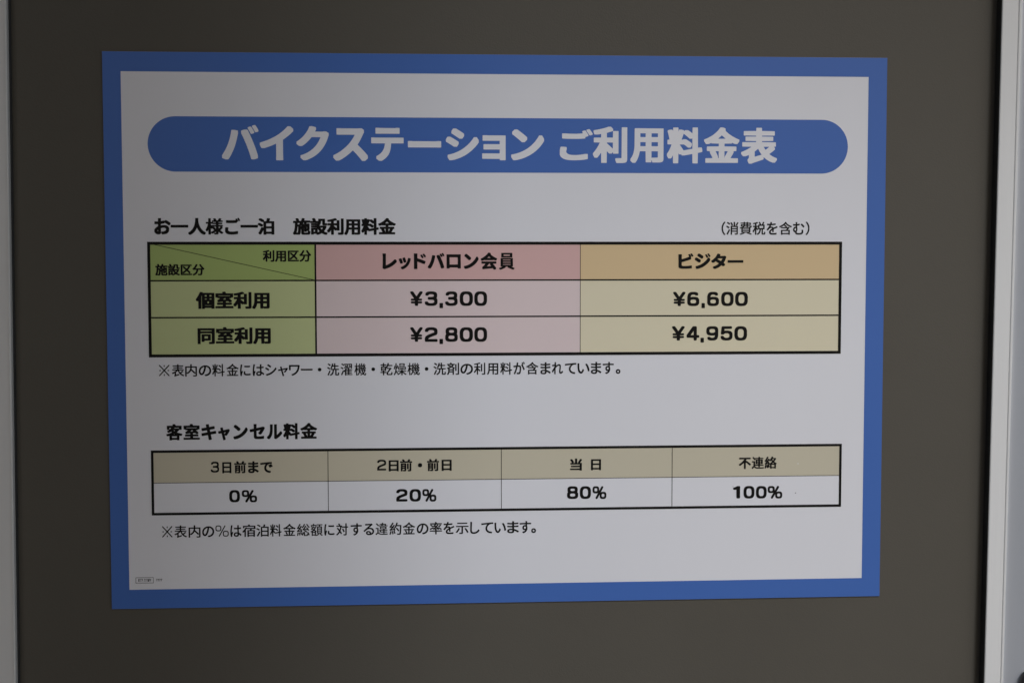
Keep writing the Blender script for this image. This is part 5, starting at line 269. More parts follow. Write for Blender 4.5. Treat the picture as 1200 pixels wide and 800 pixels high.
 '料R': '#g#5#g#7#f$5#f$:#e$9#d$7#a$0#`$.#R#p#L#f#F#]#D#]#=#]#;#^#4#k#3#m#1#q#0#t#1#y#6$##:$*#C$9#N$O#O$Q#R$X#S$Z#W$e#]$s#]$t#Z$t#7$u#5$u#5$w#5%2#5%3#6%3#d%4#e%4#f%5#g&:#g&<#i&<$%&<$(&<$(&;$)%J$)%E$*%F$2%_$3%b$6%m$8%t$9%x$<&($=&+$>&+$G&+$T&($Z&%$Z&$$Z%|$P%^$O%Z$I%J$B%9$A%8$@%8$8%8$+%<$)%=$)%;$)%6$*%4$,%4$X%3$Y%3$Y%2$Z%.$[%.$^%1$b%7$d%7$n%7%#%-%)%*%,%(%/%%%:$z%B$s%B$k%@$g%9$[%7$Z%0$Z%.$Z%+$]%$$b$s$m$d$w$[$|$Z$|$Z${$Y$v$Y$u$X$u$.$t$,$t$,$s$-$r$:$a$Q$A$U$;$V$7$V$6$W$6$Z$6$^$7$a$7$c$8$f$8$i$9$q$:$t$;$|$<%!$=%+$>%.$?%6$@%9$A%A$B%D$C%L$D%O$E%R$E%U$F%V$G%W&<%W&=%Y&=%t&=%v&=%v&;%w$M%w$L%x$L&!$M&%$N&)$N&+$O&.$O&1$P&4$P&;$P&=$P&>$M&?$J&?$G&@$D&@$A&A$>&A$;&A$9&A$6&@$6&<$5&9$4&6$4&4$3&1$3&.$2&%$1%y$/%x$/%w$.%v#7%v#5%s#4%Y#5%W#5%W#7%V$%%V$)%R$(%O$(%L$&%D$%%A$$%9$#%6$!%)#}%%#|$z#{$w#z$o#y$l#x$i#x$g#w$d#w$a#v$^#v$U#v$T#v$S#y$P$+$O$+$L$($G$!$?$!$=$!$8$,$7$.$-$?$+$B$)$D$)$A$(#6$(#5$%#5#i#5 #G%9#G%:#F%@#F%C#E%F#E%I#C%Q#=%i#7%|#7&$#7&%#8&%#G&*#P&*#Q&*#R&)#T&!#Z%m#]%f#^%b#`%Y#a%S#c%J#c%G#c%>#c%=#b%=#Q%9#I%9 %;%H%0%R%-%U%(%Y$p%i$j%m$h%o$h%u$r&&$t&&$}&&%#&%%)&!%=%q%A%n%C%l%G%i%J%f%P%`%P%X%O%V%E%H%C%H',
 '施B': '#;#0#8#2#1#8#+#=#(#@#(#M#)#P#2#`#7#l#9#q#@$.#B$6#E$I#F$O#F$R#G$W#G$Z#H$a#H$d#I$o#I$r#J%!#J%%#K%=#K%@#K%E#K%F#J%F#/%G#+%I#+%K#+%k#,%m#/%n#`%o#b%o#b%p#a%t#]%~#W&-#W&:#X&<#]&>#l&B$&&B$*&A$.&;$/&9$4&.$<%t$=%p$=%o$>%o$Y%o$[%o$`%x$f&.$k&?$m&B$q&C%+&C%2&B%:&@%=&?%@&=%@&;%@&-%<%x%<%v%=%v&A%u&C%u&F%s&F%q&F%R&F%P&E%O&A%N%e%M%d%M%d%K%d%<%d%:%f%;%j%=%n%@%q%A&*%A&,%A&4%>&:%;&;%:&;%*&;%%&:$7&:$4&9$+&8$$&6#}&4#z&3#y&;#u&H#p&I#o&I#m&I#[&I#X&H#S&H#P&G#M&E#D&A#<&<#7&3#2&.#1&)#0&$#0%&#0%##0$x#1$r#2$k#5$g#8$c#<$`#B$_#G$^#N$^#R$]$7$]$8$Z$8$X$8$W$3$W$0$V#x$V#u$U#h$U#e$T#[$T#X$S#S$S#P$R#L$P#C$M#=$K#:$H#7$?#2$9#1#`#1#[#3#Z#6#Y#7#X#6#U#2#R#0 %8#V%:#V%o#V%r#Y%t#_%u#e%v#k%v#n%v#q%v#r%u#r%f#r%d#r%d#q%c#e%b#d%_#c%8#c%5#d%4#e%3#g%3$I%3$K%2$K%2$I%2#d%2#a%3#Z%5#W #i#W#l#W#z#W#|#[#~#c$!#h$!#k$##q$##t$$#~$$$$$%$5$%$8$&$N$&$R$&$b$&$d$%$d#}$d#{$c#z$W#z$T#y$L#y$I#x$C#x$@#w$;#w$8#v$4#v$1#t$(#o#l#k#^#j#Z %e$:%f$<%g$C%g$F%g$b%g$d%f$d%d$c%d$a%d$<%d$: $Y$g$[$g$]$h$]$i$]$y$]$z$[$z$Y$z$Y$y$Y$i %2%#%2%#%3%#%3%$%3%L%3%M%2%M%-%M%,%M%+%K%$%?%#%=%%%=%.%<%1%: #}%0$!%0$;%0$=%0$=%1$>%=$B%B$D%E$D%F$A%F$#%F#~%F#~%D#}%6#}%3',
 '施M': '#A#1#=#2#5#9#/#>#,#A#+#C#+#K#,#N#5#^#:#j#<#o#C$,#E$4#H$G#I$M#I$P#J$U#J$X#K$_#K$b#L$m#L$p#M$}#M%##N%:#N%>#N%F#N%G#M%G#5%H#0%I#/%J#.%L#.%i#.%j#0%l#5%m#d%n#g%n#d%v#`&##Z&/#Z&8#[&:#b&=#r&A#}&A$%&@$(&>$+&9$,&7$1&,$9%r$:%o$:%n$;%n$W%m$[%m$_%m$c%v$j&/$n&=$o&?$q&A$w&B%$&B%+&A%8&>%;&=%=&;%=&:%=&/%8%w%8%u%9%u&;%t&A%s&B%r&C%p&C%S&C%R&A%P&;%O%b%N%a%N%a%L%a%8%a%6%b%6%n%<%r%?%w%@&$%@&*%?&6%:&8%8&8%,&8%(&7$:&7$6&6$-&5$&&3$!&.#y&-#x&/#w&2#v&9#s&A#p&D#o&E#n&F#l&G#`&D#O&B#F&>#>&8#8&1#4&(#2&!#1%{#1%-#1%*#1$~#2$y#3$t#4$o#6$k#9$f#>$c#D$b#H$a#P$a#T$`$8$`$9$_$9$W$9$U$9$T$2$S#z$S#w$R#j$R#g$Q#^$Q#Z$P#U$P#R$O#N$M#E$L#C$H#<$E#9$=#4$3#2#f#2#a#3#_#5#]#=#[#@#Z#@#S#5#P#2#K#1 #u#U#y#T#}#U$!#Y$$#b$%#f$%#i$&#o$&#r$(#|$($!$)$3$)$7$*$M$*$P$*$d$*$e$)$e#y$e#x$e#x$d#w$Y#w$V#v$N#v$K#u$E#u$B#t$=#t$:#s$6#s$3#q$*#l#n#h#`#g#]#e#W#e#V#g#V#t#U %3#U%5#U%s#U%u#W%w#]%x#c%y#i%y#m%y#r%y#s%x#s%b#s%a#s%a#r%`#g%^#e%X#d%?#d%9#e%8#f%7#g%7#i%6$N%6$P%5$P%0$M%/$L%/$J%/#b%/#_%0#X%1#V %a$9%b$9%g$9%i$:%i$;%j$A%j$E%j$f%j$i%h$h%b$e%a$c%a$; $V$c$V$b$X$c$_$f$`$g$`$z$`${$_${$W$|$V${ %/${%0${%4$}%6$~%6%!%6%L%6%N%5%N%*%N%)%N$|%=$|%<$|%<%&%;%,%:%.%8%/$} #z%/#|%/$A%/$A%/$A%2$A%;$H%D$I%G$F%G#}%G#{%G#{%E#z%8#z%5',
 '日M': '#]#3#X#4#W#5#V#6#V#8#V&(#V&*#X&,#_&-%r&-%x&,%z&*%z&(%z#:%z#8%x#6%s#5%T#5%O#6%M#8%L#E%L#F%K#F$*#F$(#F$(#E$&#7$&#6$$#4#{#3 $(#n$+#m%J#n%L#n%L#q%L$T%L$V%I$W$*$V$($V$&$S$(#p $($~$+$~%J$~%L$~%L%$%L%a%L%c%I%c$*%c$(%c$&%`$(%#',
 '様B': '#]#3#[#4#Z#7#Y$##Y$(#X$&#P#u#K#n#I#n#9#m#6#n#5#o#/#y#,#~#*$%#*$(#*$+#+$.#4$=#>$Q#D$`#O%##T%7#T%:#S%:#4%;#2%;#0%?#0%V#1%X#3%Y#W%Z#Y%Z#Y%]#Z&;#[&>#]&?#_&?$%&?$(&?$)&>$*&:$+%[$+%Z$-%Z$:%Z$<%Z$<%_$<%q$=%t$>%u$]%v$_%v$^%x$S&0$S&5$T&8$U&9$e&>$y&>${&>$~&:%)&.%/%~%2%w%4%v%G%v%I%w%T&1%X&;%Y&=%[&?%q&?&#&;&)&9&+&6&+&2&%&(%{%w%{%v%}%v&=%u&>%u&@%q&@%^&?%Z&>%Y&<%Y%U%X%T%X%T%W%T%N%T%M%V%M&8%L&9%K&:%H&:%5&9%3&7%2%U%1%T%1%T%0%T%$%T%#%V%#&@%!&B%!&C$~&D$|&E$y&D$g&C$d&A$c&2$b&/$b&>$U&@$R&@$M&>$I&7$A&4$>&$$/%~$,%w$$%v$#%v$!%y#{&!#u&/#k&=#b&H#[&I#Z&J#W&J#T&I#R&C#K&:#@&%#@%w#F%m#M%f#S%X#a%U#d%T#d%T#b%S#G%R#B%O#<%K#8%H#6%E#5%:#3$j#3$h#3$f#6$c#@$`#I$`#L$`#N$_#O$^#N$R#H$J#D$7#D$6#D$4#F$,#T$+#U$+#R$*#7$(#3$%#3 $e#Q$h#Q%$#Q%%#S%%#a%%#c%$#c$l#V$e#R $+#b$+#a$-#b$7#g$9#h$Y#y$c#~$d$!$`$#$_$$$Y$-$T$4$H$C$G$D$F$C$B$>$@$=$.$=$+$=$+$= %$$?%%$?%%$A%%$`%%$b%#$b$K$b$H$b$I$_$K$^$Q$a$f$`$j$[$m$X$w$L %^$G%_$F%`$G%b$I%n$W%v$b%p$b%V$b%T$b%T$_%V$W $5$}$6$}$8%!$9%!%$%#%%%#%%%$%%%0%%%1%#%1$H%2$F%3$E%6$D%9$D%:$C%:$,%:$+%:$+%9$+%/ $N%M$P%M%$%M%%%M%%%N%%%W%%%X%#%X$N%X$M%X$M%W$M%U',
 '機R': '#X#6#X#8#W$H#W$M#V$L#Q$>#P$;#N$6#J$,#B#x#<#x#:#x#6$$#5$&#0$1#0$3#0$5#9$H#:$J#<$O#>$T#?$W#A$]#C$c#K$}#Q%9#S%C#S%D#R%D#9%E#7%E#7%G#7%]#7%^#8%^#U%_#W%_#W%a#X&:#X&<#[&=#p&<#r&<#r&:#s%a#s%_#u%_$.%^$/%^$/%]$0%X$1%X$5%]$>%k$H%~$I&#$L&+$P&5$Q&5$Y&5$_&4$b&3$h&1$i&0$i&.$i&,$g&&$b%y$a%w$W%g$P%Z$P%Y$Q%Y$V%Y$[%Z$e%l$f%m$n%m$z%i${%i${%k${%o$z&&$z&+$z&8$z&:$|&:%6&:%8&:%9&5%9&2%:%w%:%s%;%b%;%_%<%Z%@%]%A%^%E%c%J%k%T%~%]&5%^&6%_&6%f&6%s&2%u&1%u&0%u&-%s&(%r&%%g%l%a%a%a%`%b%`%h%`%j%a%k%b%p%l%s%r%t%t%u%t%}%t&0%n&0%j&/%g&.%e&*%^%}%N%w%D%w%C%x%C&!%D&(%D&)%D&*%C&0%6&5%)&6%%&:$t&:$q&:$p&8$o&-$k&$$k&#$k%}$t%|$u%w$u%t$u%p$t%j$s%l$q%u$k%}$e&#$b&$$`&$$]&$$[&#$Y&#$X&$$X&6$W&7$W&7$U&7$C&7$B&6$B%{$A%x$A%y$@%{$?&#$=&)$;&)$:&)$6&%$0%z$!%n#p%d#e%c#d%f#`%m#X%s#T%w#R%{#Q%~#T&$#]&)#p&+#p&2#p&7#l&>#g&?#e&?#_&=#T&:#J&8#E&7#C&4#>&/#9&+#7&(#6&$#6%y#6%v#6%r#7%m#8%e#;%^#?%X#C%O#L%L#O%K#P%J#P%=#H%%#<$w#8$p#8$o#8$i#?$d#E$d#H$d#I$g#K$p#O%##W%%#X%+#[%;#g%=#i%=#j%:#s%4$)%0$8%.$@%-$A%+$A$c$A$a$A$`$<$`$:$q$,$v$($x$%$~#}%$#z%,#s%-#q%-#n%-#m%,#l%%#f$|#a$s#a$_#t$Z#w$Y#x$X#u$U#m$Q#d$K#X$E#O$=#E$5#=$2#:$.#7$,#7$%#7#v#B#s#D#s#B#r#7#r#6#o#6#Z#6 #s#I#y#N$&#X$*#[$-#`$3#i$7#p$9#t$=#~$>$$$@$,$A$1$B$4$B$7$C$:$C$>$C$A$B$A$0$B$.$B$.$C$-$S$-$U$,$U$&$N#~$M#{$N#z$P#u$[#t$^#s$_#s$X#s#L %T$!%U$!%^$-%d$6%g$;%h$=%j$@%j$A%h$A%e$A%M$A%K$A%K$@%L$<%N$4%O$1%S$$ $.$X$0$X$4$W$B$X$D$X$D$Z$D$g$D$j$C$j$=$i$5$i$3$i$/$v$/${$/$|$3%!$:%*$?%0$H%<$L%B$L%C$K%C$I%C$F%C$>%A$9%@$3%@$1%@$/%D$.%D#u%D#s%D#s%B#s%5#u%1#x%,$($t$1$d$1$^$/$Y $a$X$d$W%&$X%)$X%)$Y%)$]%)$`%($d%&$i%$$i$w$f$o$f$n$f$m$i$k$p$j$p$h$p$d$o$a$o$]$n$Y$n$U$m$R$l$M$l$L$k$M$k$^$j$`$j$`$i$a$Z %F$X%I$W%a$X%c$X%c$Y%_$]%P$g%O$h%O$j%O$l%P$n%O$n%L$n%F$n%C$o%C$p%C$k%C$h%D$d%D$a%E$^ %#%$%#%(%!%+%!%2%!%5$~%=$~%@$}%K$}%N$|%Z${%^$z%]$r%O$i%A$h%?$h%>$i%>$k%>$t%>$v%=${%1%!%% $U%%$W%%$Z%%$`%&$d%($d%)$c%-$a%2$`%4$_%3$[%/$U%& %@%(%A%(%B%(%K%1%T%=%Z%F%[%I%Y%I%I%F%B%F%A%F%=%R%<%S%<%Q%=%N%=%D%=%A%>%9%>%6%?%/%?%, %f%,%f%+%n%,%q%,%t%-%v%-%v%.%t%2%q%9%p%:%o%9',
 '泊B': '$4#/$2#0$1#2$0#}$0$%$/$$$.$!#r#N#q#L#g#:#d#6#a#5#J#5#F#7#<#>#7#B#5#D#5#R#B#j#M#~#N$##h$V#l$X$$$X$*$V$.$S$0$R$0$T$0%X$/%Y#t%Y#p%[#h%b#V%m#C%w#=%z#;%|#;%}#;&.#D&:#H&>#J&?#c&?#f&>$%&0$3&($;%~$>%{$>%z$>%m$>%j$>%j$b%j$c%j$d%l$k&+$l&/$m&5$n&8$o&>$q&@$t&A%/&A%2&A%6&@%9&@%=&?%@&?%E&>%G&=%H&;%H&-%E%}%@%l%@%j%B%j&3%i&6%h&7%g&7#4&6#3&3#2%f#2%c#3%b#4%a#=%a#>%`#>$e#>$c#>$c#=$b#1$_#/ $c#g$f#g%_#g%a#g%a#j%a$@%a$B%^$C$e$B$c$B$b$?$c#i #c$c#_$e#V$k#M$q#:$|#.%%#+%(#+%7#7%G#:%H#M%H#O%H#S%G#_%B#r%8$&%-$,%)$,$v#~$g#|$e#x$c $c$j$f$j%_$j%a$j%a$m%a%?%a%A%^%B$e%A$c%A$b%>$c$l',
 '泊R': '$:#5$:#7$:%b$:%c$<%c$k%d$l%e$o%o$t&&$x&:$z&;%)&;%,&;%0&:%3&:%7&9%:&9%>&8%?&8%?&7%?&0%=&(%<&$%9%w%8%t%4%g%3%d%6%d&,%c&.%c&.%b&.#9&.#8&-#8%l#8%k#8%k#9%j#C%i#D%h#D$]#D$Z#D$Y#C$X#6$X#5$U#4$<#5 #P#;#D#C#?#G#>#I#>#N#@#R#C#W#F#]#K#f#V#z#W#|#q$R#s$R#|$R#~$Q$%$N$+$J$0$F$0$A$/$=$%$)$#$$#i#R#h#P#^#>#[#;#Z#; $Z#a$]#a%i#a%j#b%j#d%j$G%i$H%g$H$Z$H$Y$G$Y$E$Y#d$Y#b $Z$d$]$d%i$d%j$e%j$g%j%F%i%G%g%G$Z%G$Y%F$Y%D$Y$g$Y$e #i$i#g$j#_$p#K$|#D%##@%%#4%,#4%.#4%3#?%B#A%B#I%B#M%A#T%>#V%=#a%8#c%7#o%0#{%($!%$$!%!$!$z#|$u#z$r#t$j#s$i#r$i #z%`#x%a#p%g#d%o#Y%u#W%v#G%~#E&!#D&##D&$#D&*#L&5#P&9#Q&9#[&9#`&8#z&+$(&$$+&!$.%}$2%z$5%w$5%v$5%p$0%i$*%a$(%`',
 '洗R': '$&#5$##:#}#>#v#F#v#J#v#L$&#R$+#T$:#_$F#l$L#u$O#{$T$,$U$0$X$?$Y$C$Y$F$Z$J$Z$M$[$U$[$Y$[$[$Z$[$*$]$($]$($_$($u$($w$*$w$~$x%#$x%#$y%#%I%#%K%!%K$`%K$^%K$]%I$Y%B$N%,$G$}$F$|$;$|$)%+$)%-$)%2$.%:$4%D$5%F$>%Z$@%`$A%c$G%v$K&*$N&8$P&8$]&8$`&8$n&5$o&3$o&-$m%}$l%z$h%j$h%h$j%h%!%h%#%h%#%j%$&;%$&=%&&=%B&=%D&=%D&;%E%j%E%i%F%h&1%g&3%g&3%f&3%M&3%L&2%L%G%K%E%K%E%I%E$z%E$y%G$x&=$w&?$w&?$u&?$_&?$]&=$]%a$[%`$[%`$Y%`#Y%`#W%a#U%b#T%e#S%y#S%|#T%~#W&##`&$#f&$#i&%$!&%$#&&$#&0$#&8#|&B#x&C#w&C#v&C#j&C#g&B#^&B#Z&A#U&?#K&=#E&:#@&6#<&2#:&.#9%Q#9%I#;%E#>%C#@%A#D%@#G%?#K%?#N%>$Z%>$[%=$[%!$[$~$[$~$Z$}$W$}$T$|$L$|$I${$B$z$9$y$5$y$2$x$/$t#z$m#h$c#W$X#L$V#J$E#>$2#5$)#5 #M#9#=#E#<#G#<#N#C#[#D#^#K#k#L#m#V$$#X$)#a$:#b$<#f$E#g$G#k$Q#l$R#m$R#v$R$)$F$*$D$*$?$%$5$#$0$!$.#}$)#|$&#z#~#y#|#q#j#p#h#Y#:#X#9#W#9 #g$i#]$q#L$|#I$~#D%$#4%.#3%/#3%0#3%6#>%D#?%D#I%D#L%C#Z%<#]%;#b%8#l%2#u%,#~%$#~%!#~$y#s$j#r$i#q$i #t%]#n%b#i%f#[%p#L%z#B&##A&$#A&*#B&-#K&7#M&9#O&9#X&9#`&6#w&($%%|$*%y$,%w$/%t$/%s$/%m$.%k$$%`#~%]#}%]',
 '消R': '$>#5$>#7$>%A$>%B$@%B%!%C%$%C%$%E%%&<%%&=%&&=%E&=%F&=%F&;%G%E%G%C%I%C&)%B&+%B&+%A&+#I&*#D&(#@&##<%|#:%t#8%n#7%j#7%E#7%C#7%>#E%<#K%<#O%<#Q%>#Q%d#R%g#S%h#V%h#X%h#t%h#v%g#w%e#w$`#w$_#w$_#u$^#7$^#5$[#5$@#5 #M#9#<#F#<#G#<#M#C#Y#K#h#L#j#Q#s#R#u#o$Q#q$Q#z$Q#|$P$#$M$+$G$-$E$-$D$-$=$&$/$%$-#}#~#{#z#c#I#a#E#Z#:#Y#9#X#9 $_$5$a$5%g$5%h$5%h$6%h$N%g$O%e$O$`$O$_$O$_$M$_$7 #h$h#c$l#U$v#F%##<%*#3%/#3%0#3%5#4%8#?%E#A%E#I%E#W%>#Y%=#d%7#v%+#|%%$!%!$!$~$!$y#s$i#r$h#q$h $_$j$a$j%g$j%h$j%h$k%h%%%h%&%f%&$`%&$_%&$_%$$_$l $S%I$R%K$L%Y$H%b$G%d$C%k$=%u$;%x$7%~$6&$$6&*$6&+$@&0$H&3$Q&3$R&3$U&/$e%t$m%e$q%Y$q%R$q%Q$o%P$a%I$U%I %f%J%[%N%Y%O%U%Q%U%R%U%X%U%Y%]%e%g%v%h%x%t&4%v&4&$&4&7&-&7&+&7&$&6&!&,%m%v%O%r%J #u%]#f%i#Z%q#L%z#B&##A&$#A&%#A&,#M&9#N&9#X&9#d&4#s&+#|&$$-%w$0%t$0%s$0%m$)%d$#%^$!%]#~%]',
 '濯R': '$>#6$>#8$=$2$=$4$<$4$:$3$8$0$5$-$3$,$+$,$$$1$#$2$!$2#x#~#w#|#t#u#s#s#o#j#n#h#h#Z#g#X#Z#@#W#<#U#<#N#<#=#I#<#J#<#N#@#V#A#X#H#f#I#h#S#|#U$##b$>#i$N#k$R#m$R#t$R#w$P$#$I$$$H$%$H$+$M$:$b$<$e$A$m$D$r$E$t$O%+$P%,$Q%,$X%,$g%($i%&$j%&$j%($j%:$j%<$i%<$^%7$[%6$D%+$B%*$6%$$0%$$/%$$.%&$*%3$)%7$*%:$,%;$8%@$=%B$F%F$M%I$O%J$P%K$M%L$L%M$I%P$F%S$C%V$8%a$4%e$3%g$3%j$3%k$4%l$7%o$>%u$D%u$F%u$J%r$M%o$Q%l$T%i$a%]$a%W$]%Q$]%P$h%U$j%V$j%W$j%x$j%y$h%y$/%y$.%y$/%v$/%r$#%c$!%b#~%b#w%b#v%b#l%i#f%m#^%r#E&##E&$#E&(#M&3#Q&8#R&8#Y&8#]&7#n&.#p&-#u&*$!&#$+%{$-%z$-%|$.&1$.&2$/&2%(&2%*&2%*&0%+%(%+%%%,%%%4%)%4%*%4%,%1%6%1%;%1%<%B%C%N%H%P%I%V%L%W%M%T%O%I%Y%F%]%>%d%;%g%:%h%:%l%B%t%F%v%N%v%X%n%[%k%e%c%g%a%i%^%i%Y%c%R%d%Q%j%T%r%X%r%Y%r%w%q%y%o%y%3%z%2%z%2%{%2&0%2&2%5&3&0&2&2&2&3&/&2%!&2$}&/$|%u$}%s$}%s%!%r%=%r%>%q%>%n%=%V%2%R%0%F%*%E%)%E%(%F%%%N$r%P$n%Q$m&3$l&5$l&5$j&5$W&5$V&4$V%O$U%M$U%M$S%M$H%M$G%N$F&)$E&+$E&+$C&+$5&+$3&)$3%N$2%M$2%M$1%M$#%M#~%N#~&*#}&+#}&+#|&+#m&+#k&*#k%N#j%M#j%M#i%M#Y%M#X%O#W&:#V&;#V&;#U&;#D&;#B&9#B$[#A$Z#A$Z#@$Y#7$Y#6$V#6$@#6 $[#W$^#W%.#W%/#W%/#X%/#i%/#j%-#j$[#j$Z#j$Z#h$Z#Y $[#~$^#~%.#~%/#~%/$!%/$1%/$2%-$2$[$2$Z$2$Z$0$Z$# $[$F$^$F%.$F%/$F%/$G%/$T%/$U%-$U$[$U$Z$U$Z$S$Z$H #d$m#a$o#W$u#H$~#C%$#A%%#4%-#3%.#3%1#4%4#=%@#?%B#A%B#H%B#]%8#_%7#f%3#h%2#m%/#x%(#x%%#x$~#m$n#l$m#k$m $d$m$g$m%.$m%0$m%0$n%/$q%)$}%&$}$o$}$m$}$k$z$f$q$e$o',
 '燥R': '#B#6#@#8#7#A#4#D#4#E#4#H#4#I#:#R#>#X#H#l#N#|#O$!#T$8#U$;#U$>#V$A#W$J#X$O#X$R#Y$Y#Y$]#Z$k#Z$o#[&7#[&8#]&8#v&8#w&8#w&6#x%7#x%1#y%2#z%5#{%9#~%E$!%I$#%N$$%R$%%X$(%b$)%d$+%d$1%d$@%_$A%^$A%]$A%W$>%M$=%J$;%C$;%A$:%@$9%=$/${$-$v$,$v$$$v#y$x#x$x#x$w#w$t#w$q#v$[#v$X#u$O#u$L#u$E#v$B$#$4$6#v$8#s$:#o$:#k$:#j$5#d$-#[$,#[$$#[$##[#|#c#p#w#n#z#m#z#f#e#d#`#c#^#Z#M#T#C#L#8#J#6#H#6 %)#6%)#8%(#l%(#n%&#n%%#m$|#h$y#e$r#_$^#N$I#A$?#<$8#<$6#<$2#A$)#L$)#O$*#Q$4#V$8#X$?#]$P#h$]#q$b#u$e#x$r$)$r$*$q$*$7$+$5$+$5$.$5$?$5$A$7$A%%$B%($B%($C%($W%($X%&$X$>$Y$<$Y$<$[$<%A$?%B%0%A%2%A%2%?%3$`%3$_%4$^%:$^%=$^%=$_%>%?%>%A%A%B&3%A&5%A&5%>&5$[&5$Y&3$Y%H$X%G$X%G$W%G$C%G$B%I$B&:$A&<$A&<$?&<$,&<$+&;$+%Z$*%X$*%X$)%Y$(%g#w%i#u%n#q%t#l%x#i&0#[&A#R&B#P&B#M&9#C&4#=&3#=&,#=%{#D%j#P%`#X%^#Z%I#n%H#o%G#o%G#m%F#8%F#6%D#6%+#6 #A$a#4$h#3$i#3$k#3$m#4$p#8$|#:%)#;%,#<%2#=%5#>%>#?%C#?%F#@%L#@%O#A%W#A%X#C%X#M%X#P%X#V%W#W%W#X%U#W%J#W%G#V%?#V%<#U%6#U%3#S%*#O$r#M$k#L$h#I$a#G$a $W$n$Y$n$q$n$s$n$s$p$s%+$s%-$q%-$Y%-$W%-$W%+$W$p %Y$n%[$n%t$n%v$n%v$p%v%+%v%-%s%.%[%-%Y%-%X%,%X%)%X$p $W%N$W%Q$W&1$W&3$Y&3%s&3%v&3%v&1%w%Q%v%N%s%N$Y%N $t%c$v%c%X%c%Y%d%Y%e%Y%y%Y%z%W%z$u%z$t%z$t%y$t%e',
 '率R': '$V#5$V#7$U#s$U#u$S#u#8#v#6#v#6#x#6$1#6$3#7$3$S$4$U$4$U$6$U$J$U$L$T$L$Q$L$L$K$I$K$E$J$B$J$?$I$<$I$9$H$4$G$,$G$+$G$+$H$*$J$$$Z$#$^$#$_$!$_#{$]#j$S#h$R#M$E#D$E#C$E#B$F#8$V#8$[#8$]#9$^#=$`#D$c#F$d#M$g#O$h#X$l#Z$m#}$}$&%!$/%!$1$~$3$w$4$s$6$l$6$k$7$k$8$l$B$t$E$w$Q%%$T%)$U%*$U%+$T%+$O%+$L%+$G%*$;%($2%($1%($1%)$-%4$,%4$&%0$$%.#}%+#y%(#p%(#n%(#[%7#E%G#B%I#A%J#A%L#A%O#B%Q#J%X#O%]#Z%]#r%M$#%B$)%>$*%>$+%@$,%A$.%B$1%D$;%N$>%Q$A%U$I%a$J%c$G%c#=%d#<%d#<%f#<%|#<%~#>%~$W&!$X&!$W&$$O&3$O&8$O&:$c&?$f&?$n&?$p&>$y&1%$&!%%&!&7%~&9%~&9%|&9%f&9%d&8%d$r%c$q%c$f%S$_%J$]%G$]%F$^%F$g%F$j%F$q%G$u%K$w%M$z%Q$|%S%!%W%*%`%3%`%8%^%E%U%E%T%E%N%A%I%?%G%9%@%6%=$~%($}%&$}%%%&%(%0%(%4%#%;$x%=$v%>$u%A$w%K$~%V$~%b$x&!$e&/$[&6$U&6$P&6$O&)$D&$$B%x$B%w$B%p$H%_$U%N$a%K$c%K$b%L$`%N$[%S$Q%S$K%R$J%P$I%N$H%B$C%:$C%8$C%2$N%0$Q%/$Q%)$Q%%$Q${$P$x$P$q$O$n$N$h$N$g$N$f$M$g$M$v$M$x$L$x$J$y$6$y$4${$4&;$3&<$3&<$1&<#x&<#v&:#v${#u$y#u$y#s$x#7$x#5$v#5$X#5 $a$h$b$h$f$h$i$h$r$i$u$i${$j$|$j$|$k${$l$t$u$r$x$q$w$m$t$l$s$e$m$b$j$a$i %N%&%?%1%?%3%?%7%K%A%N%C%Q%F%X%L%[%O%g%Z%j%^%l%^%t%^&%%U&*%R&*%Q&*%L&)%J&%%G&!%D%w%=%t%:%p%7%i%1%e%.%Z%&',
 '用B': '#;#.#8#0#0#7#+#;#(#>#(#K#)#N#3#]#;#l#B$!#F$4#G$7#H$@#I$D#I$G#J$N#J$Q#K$^#K$b#L&*#L&,#M&-#O&.#R&/&-&.&/&.&1&-&2&,&2&*&2#J&0#@&-#;&(#7&##5%z#3%t#2%n#1%j#1%0#1%-#2%,#3%+#6%(#?%&#@%%#4%!#2$R#2$P#3$O#5$N$-$N$/$L$/#|$/#{$/#{$.#z$+#z$(#y$$#w#v#s#g#o#Z#d#C#^#:#U#0#R#. %&#X%(#W%W#X%Y#X%Z#Y%[#Z%[#]%[$-%[$/%X$/%)$/%&$/%&$- $!$W$%$W$L$W$N$W$N$Y$N$v$N$x$K$x$$$x$!$x$!$v$!$Y %&$W%*$W%Y$W%[$W%[$Y%[$v%[$x%X$x%)$x%&$x%&$v%&$Y $!%D$%%D$L%D$N%D$N%F$N%a$N%c$K%c$$%c$!%c$!%a$!%F %&%D%*%D%Y%D%[%D%[%F%[%a%[%c%X%c%)%c%&%c%&%a%&%F',
 '用H': '#=#.#:#/#1#7#,#;#*#=#)#A#)#I#+#O#5#^#=#m#C#}#G$2#H$5#I$>#J$B#J$E#K$L#K$O#L$[#L$`#M&(#N&-#Q&.#T&/&+&.&0&-&1&(&1#L&0#E&.#?&+#:&$#6%x#3%r#2%l#1%h#1%2#1%.#2%*#>%(#C%%#F%%#D%$#7%##3%!#3${#2$W#2$U#2$R#3$Q#3$P#7$O$-$O$/$M$/#{$/#z$/#z$.#v#y#t#p#m#Y#b#B#[#9#S#/#O#. %%#V%+#W%Y#X%[#X%]#Y%]#[%]$-%]$/%Y$/%($/%%$/%%$,%%#Y #~$W$$$W$M$W$O$W$O$Y$O$v$O$x$L$x$#$x#~$x#~$v#~$Y %%$W%)$W%Z$W%]$W%]$Y%]$v%]$x%Y$x%($x%%$x%%$v%%$Y #~%D$$%D$M%D$O%D$O%F$O%a$O%c$L%c$#%c#~%c#~%a#~%F %%%D%)%D%Z%D%]%D%]%F%]%a%]%c%Y%c%(%c%%%c%%%a%%%F',
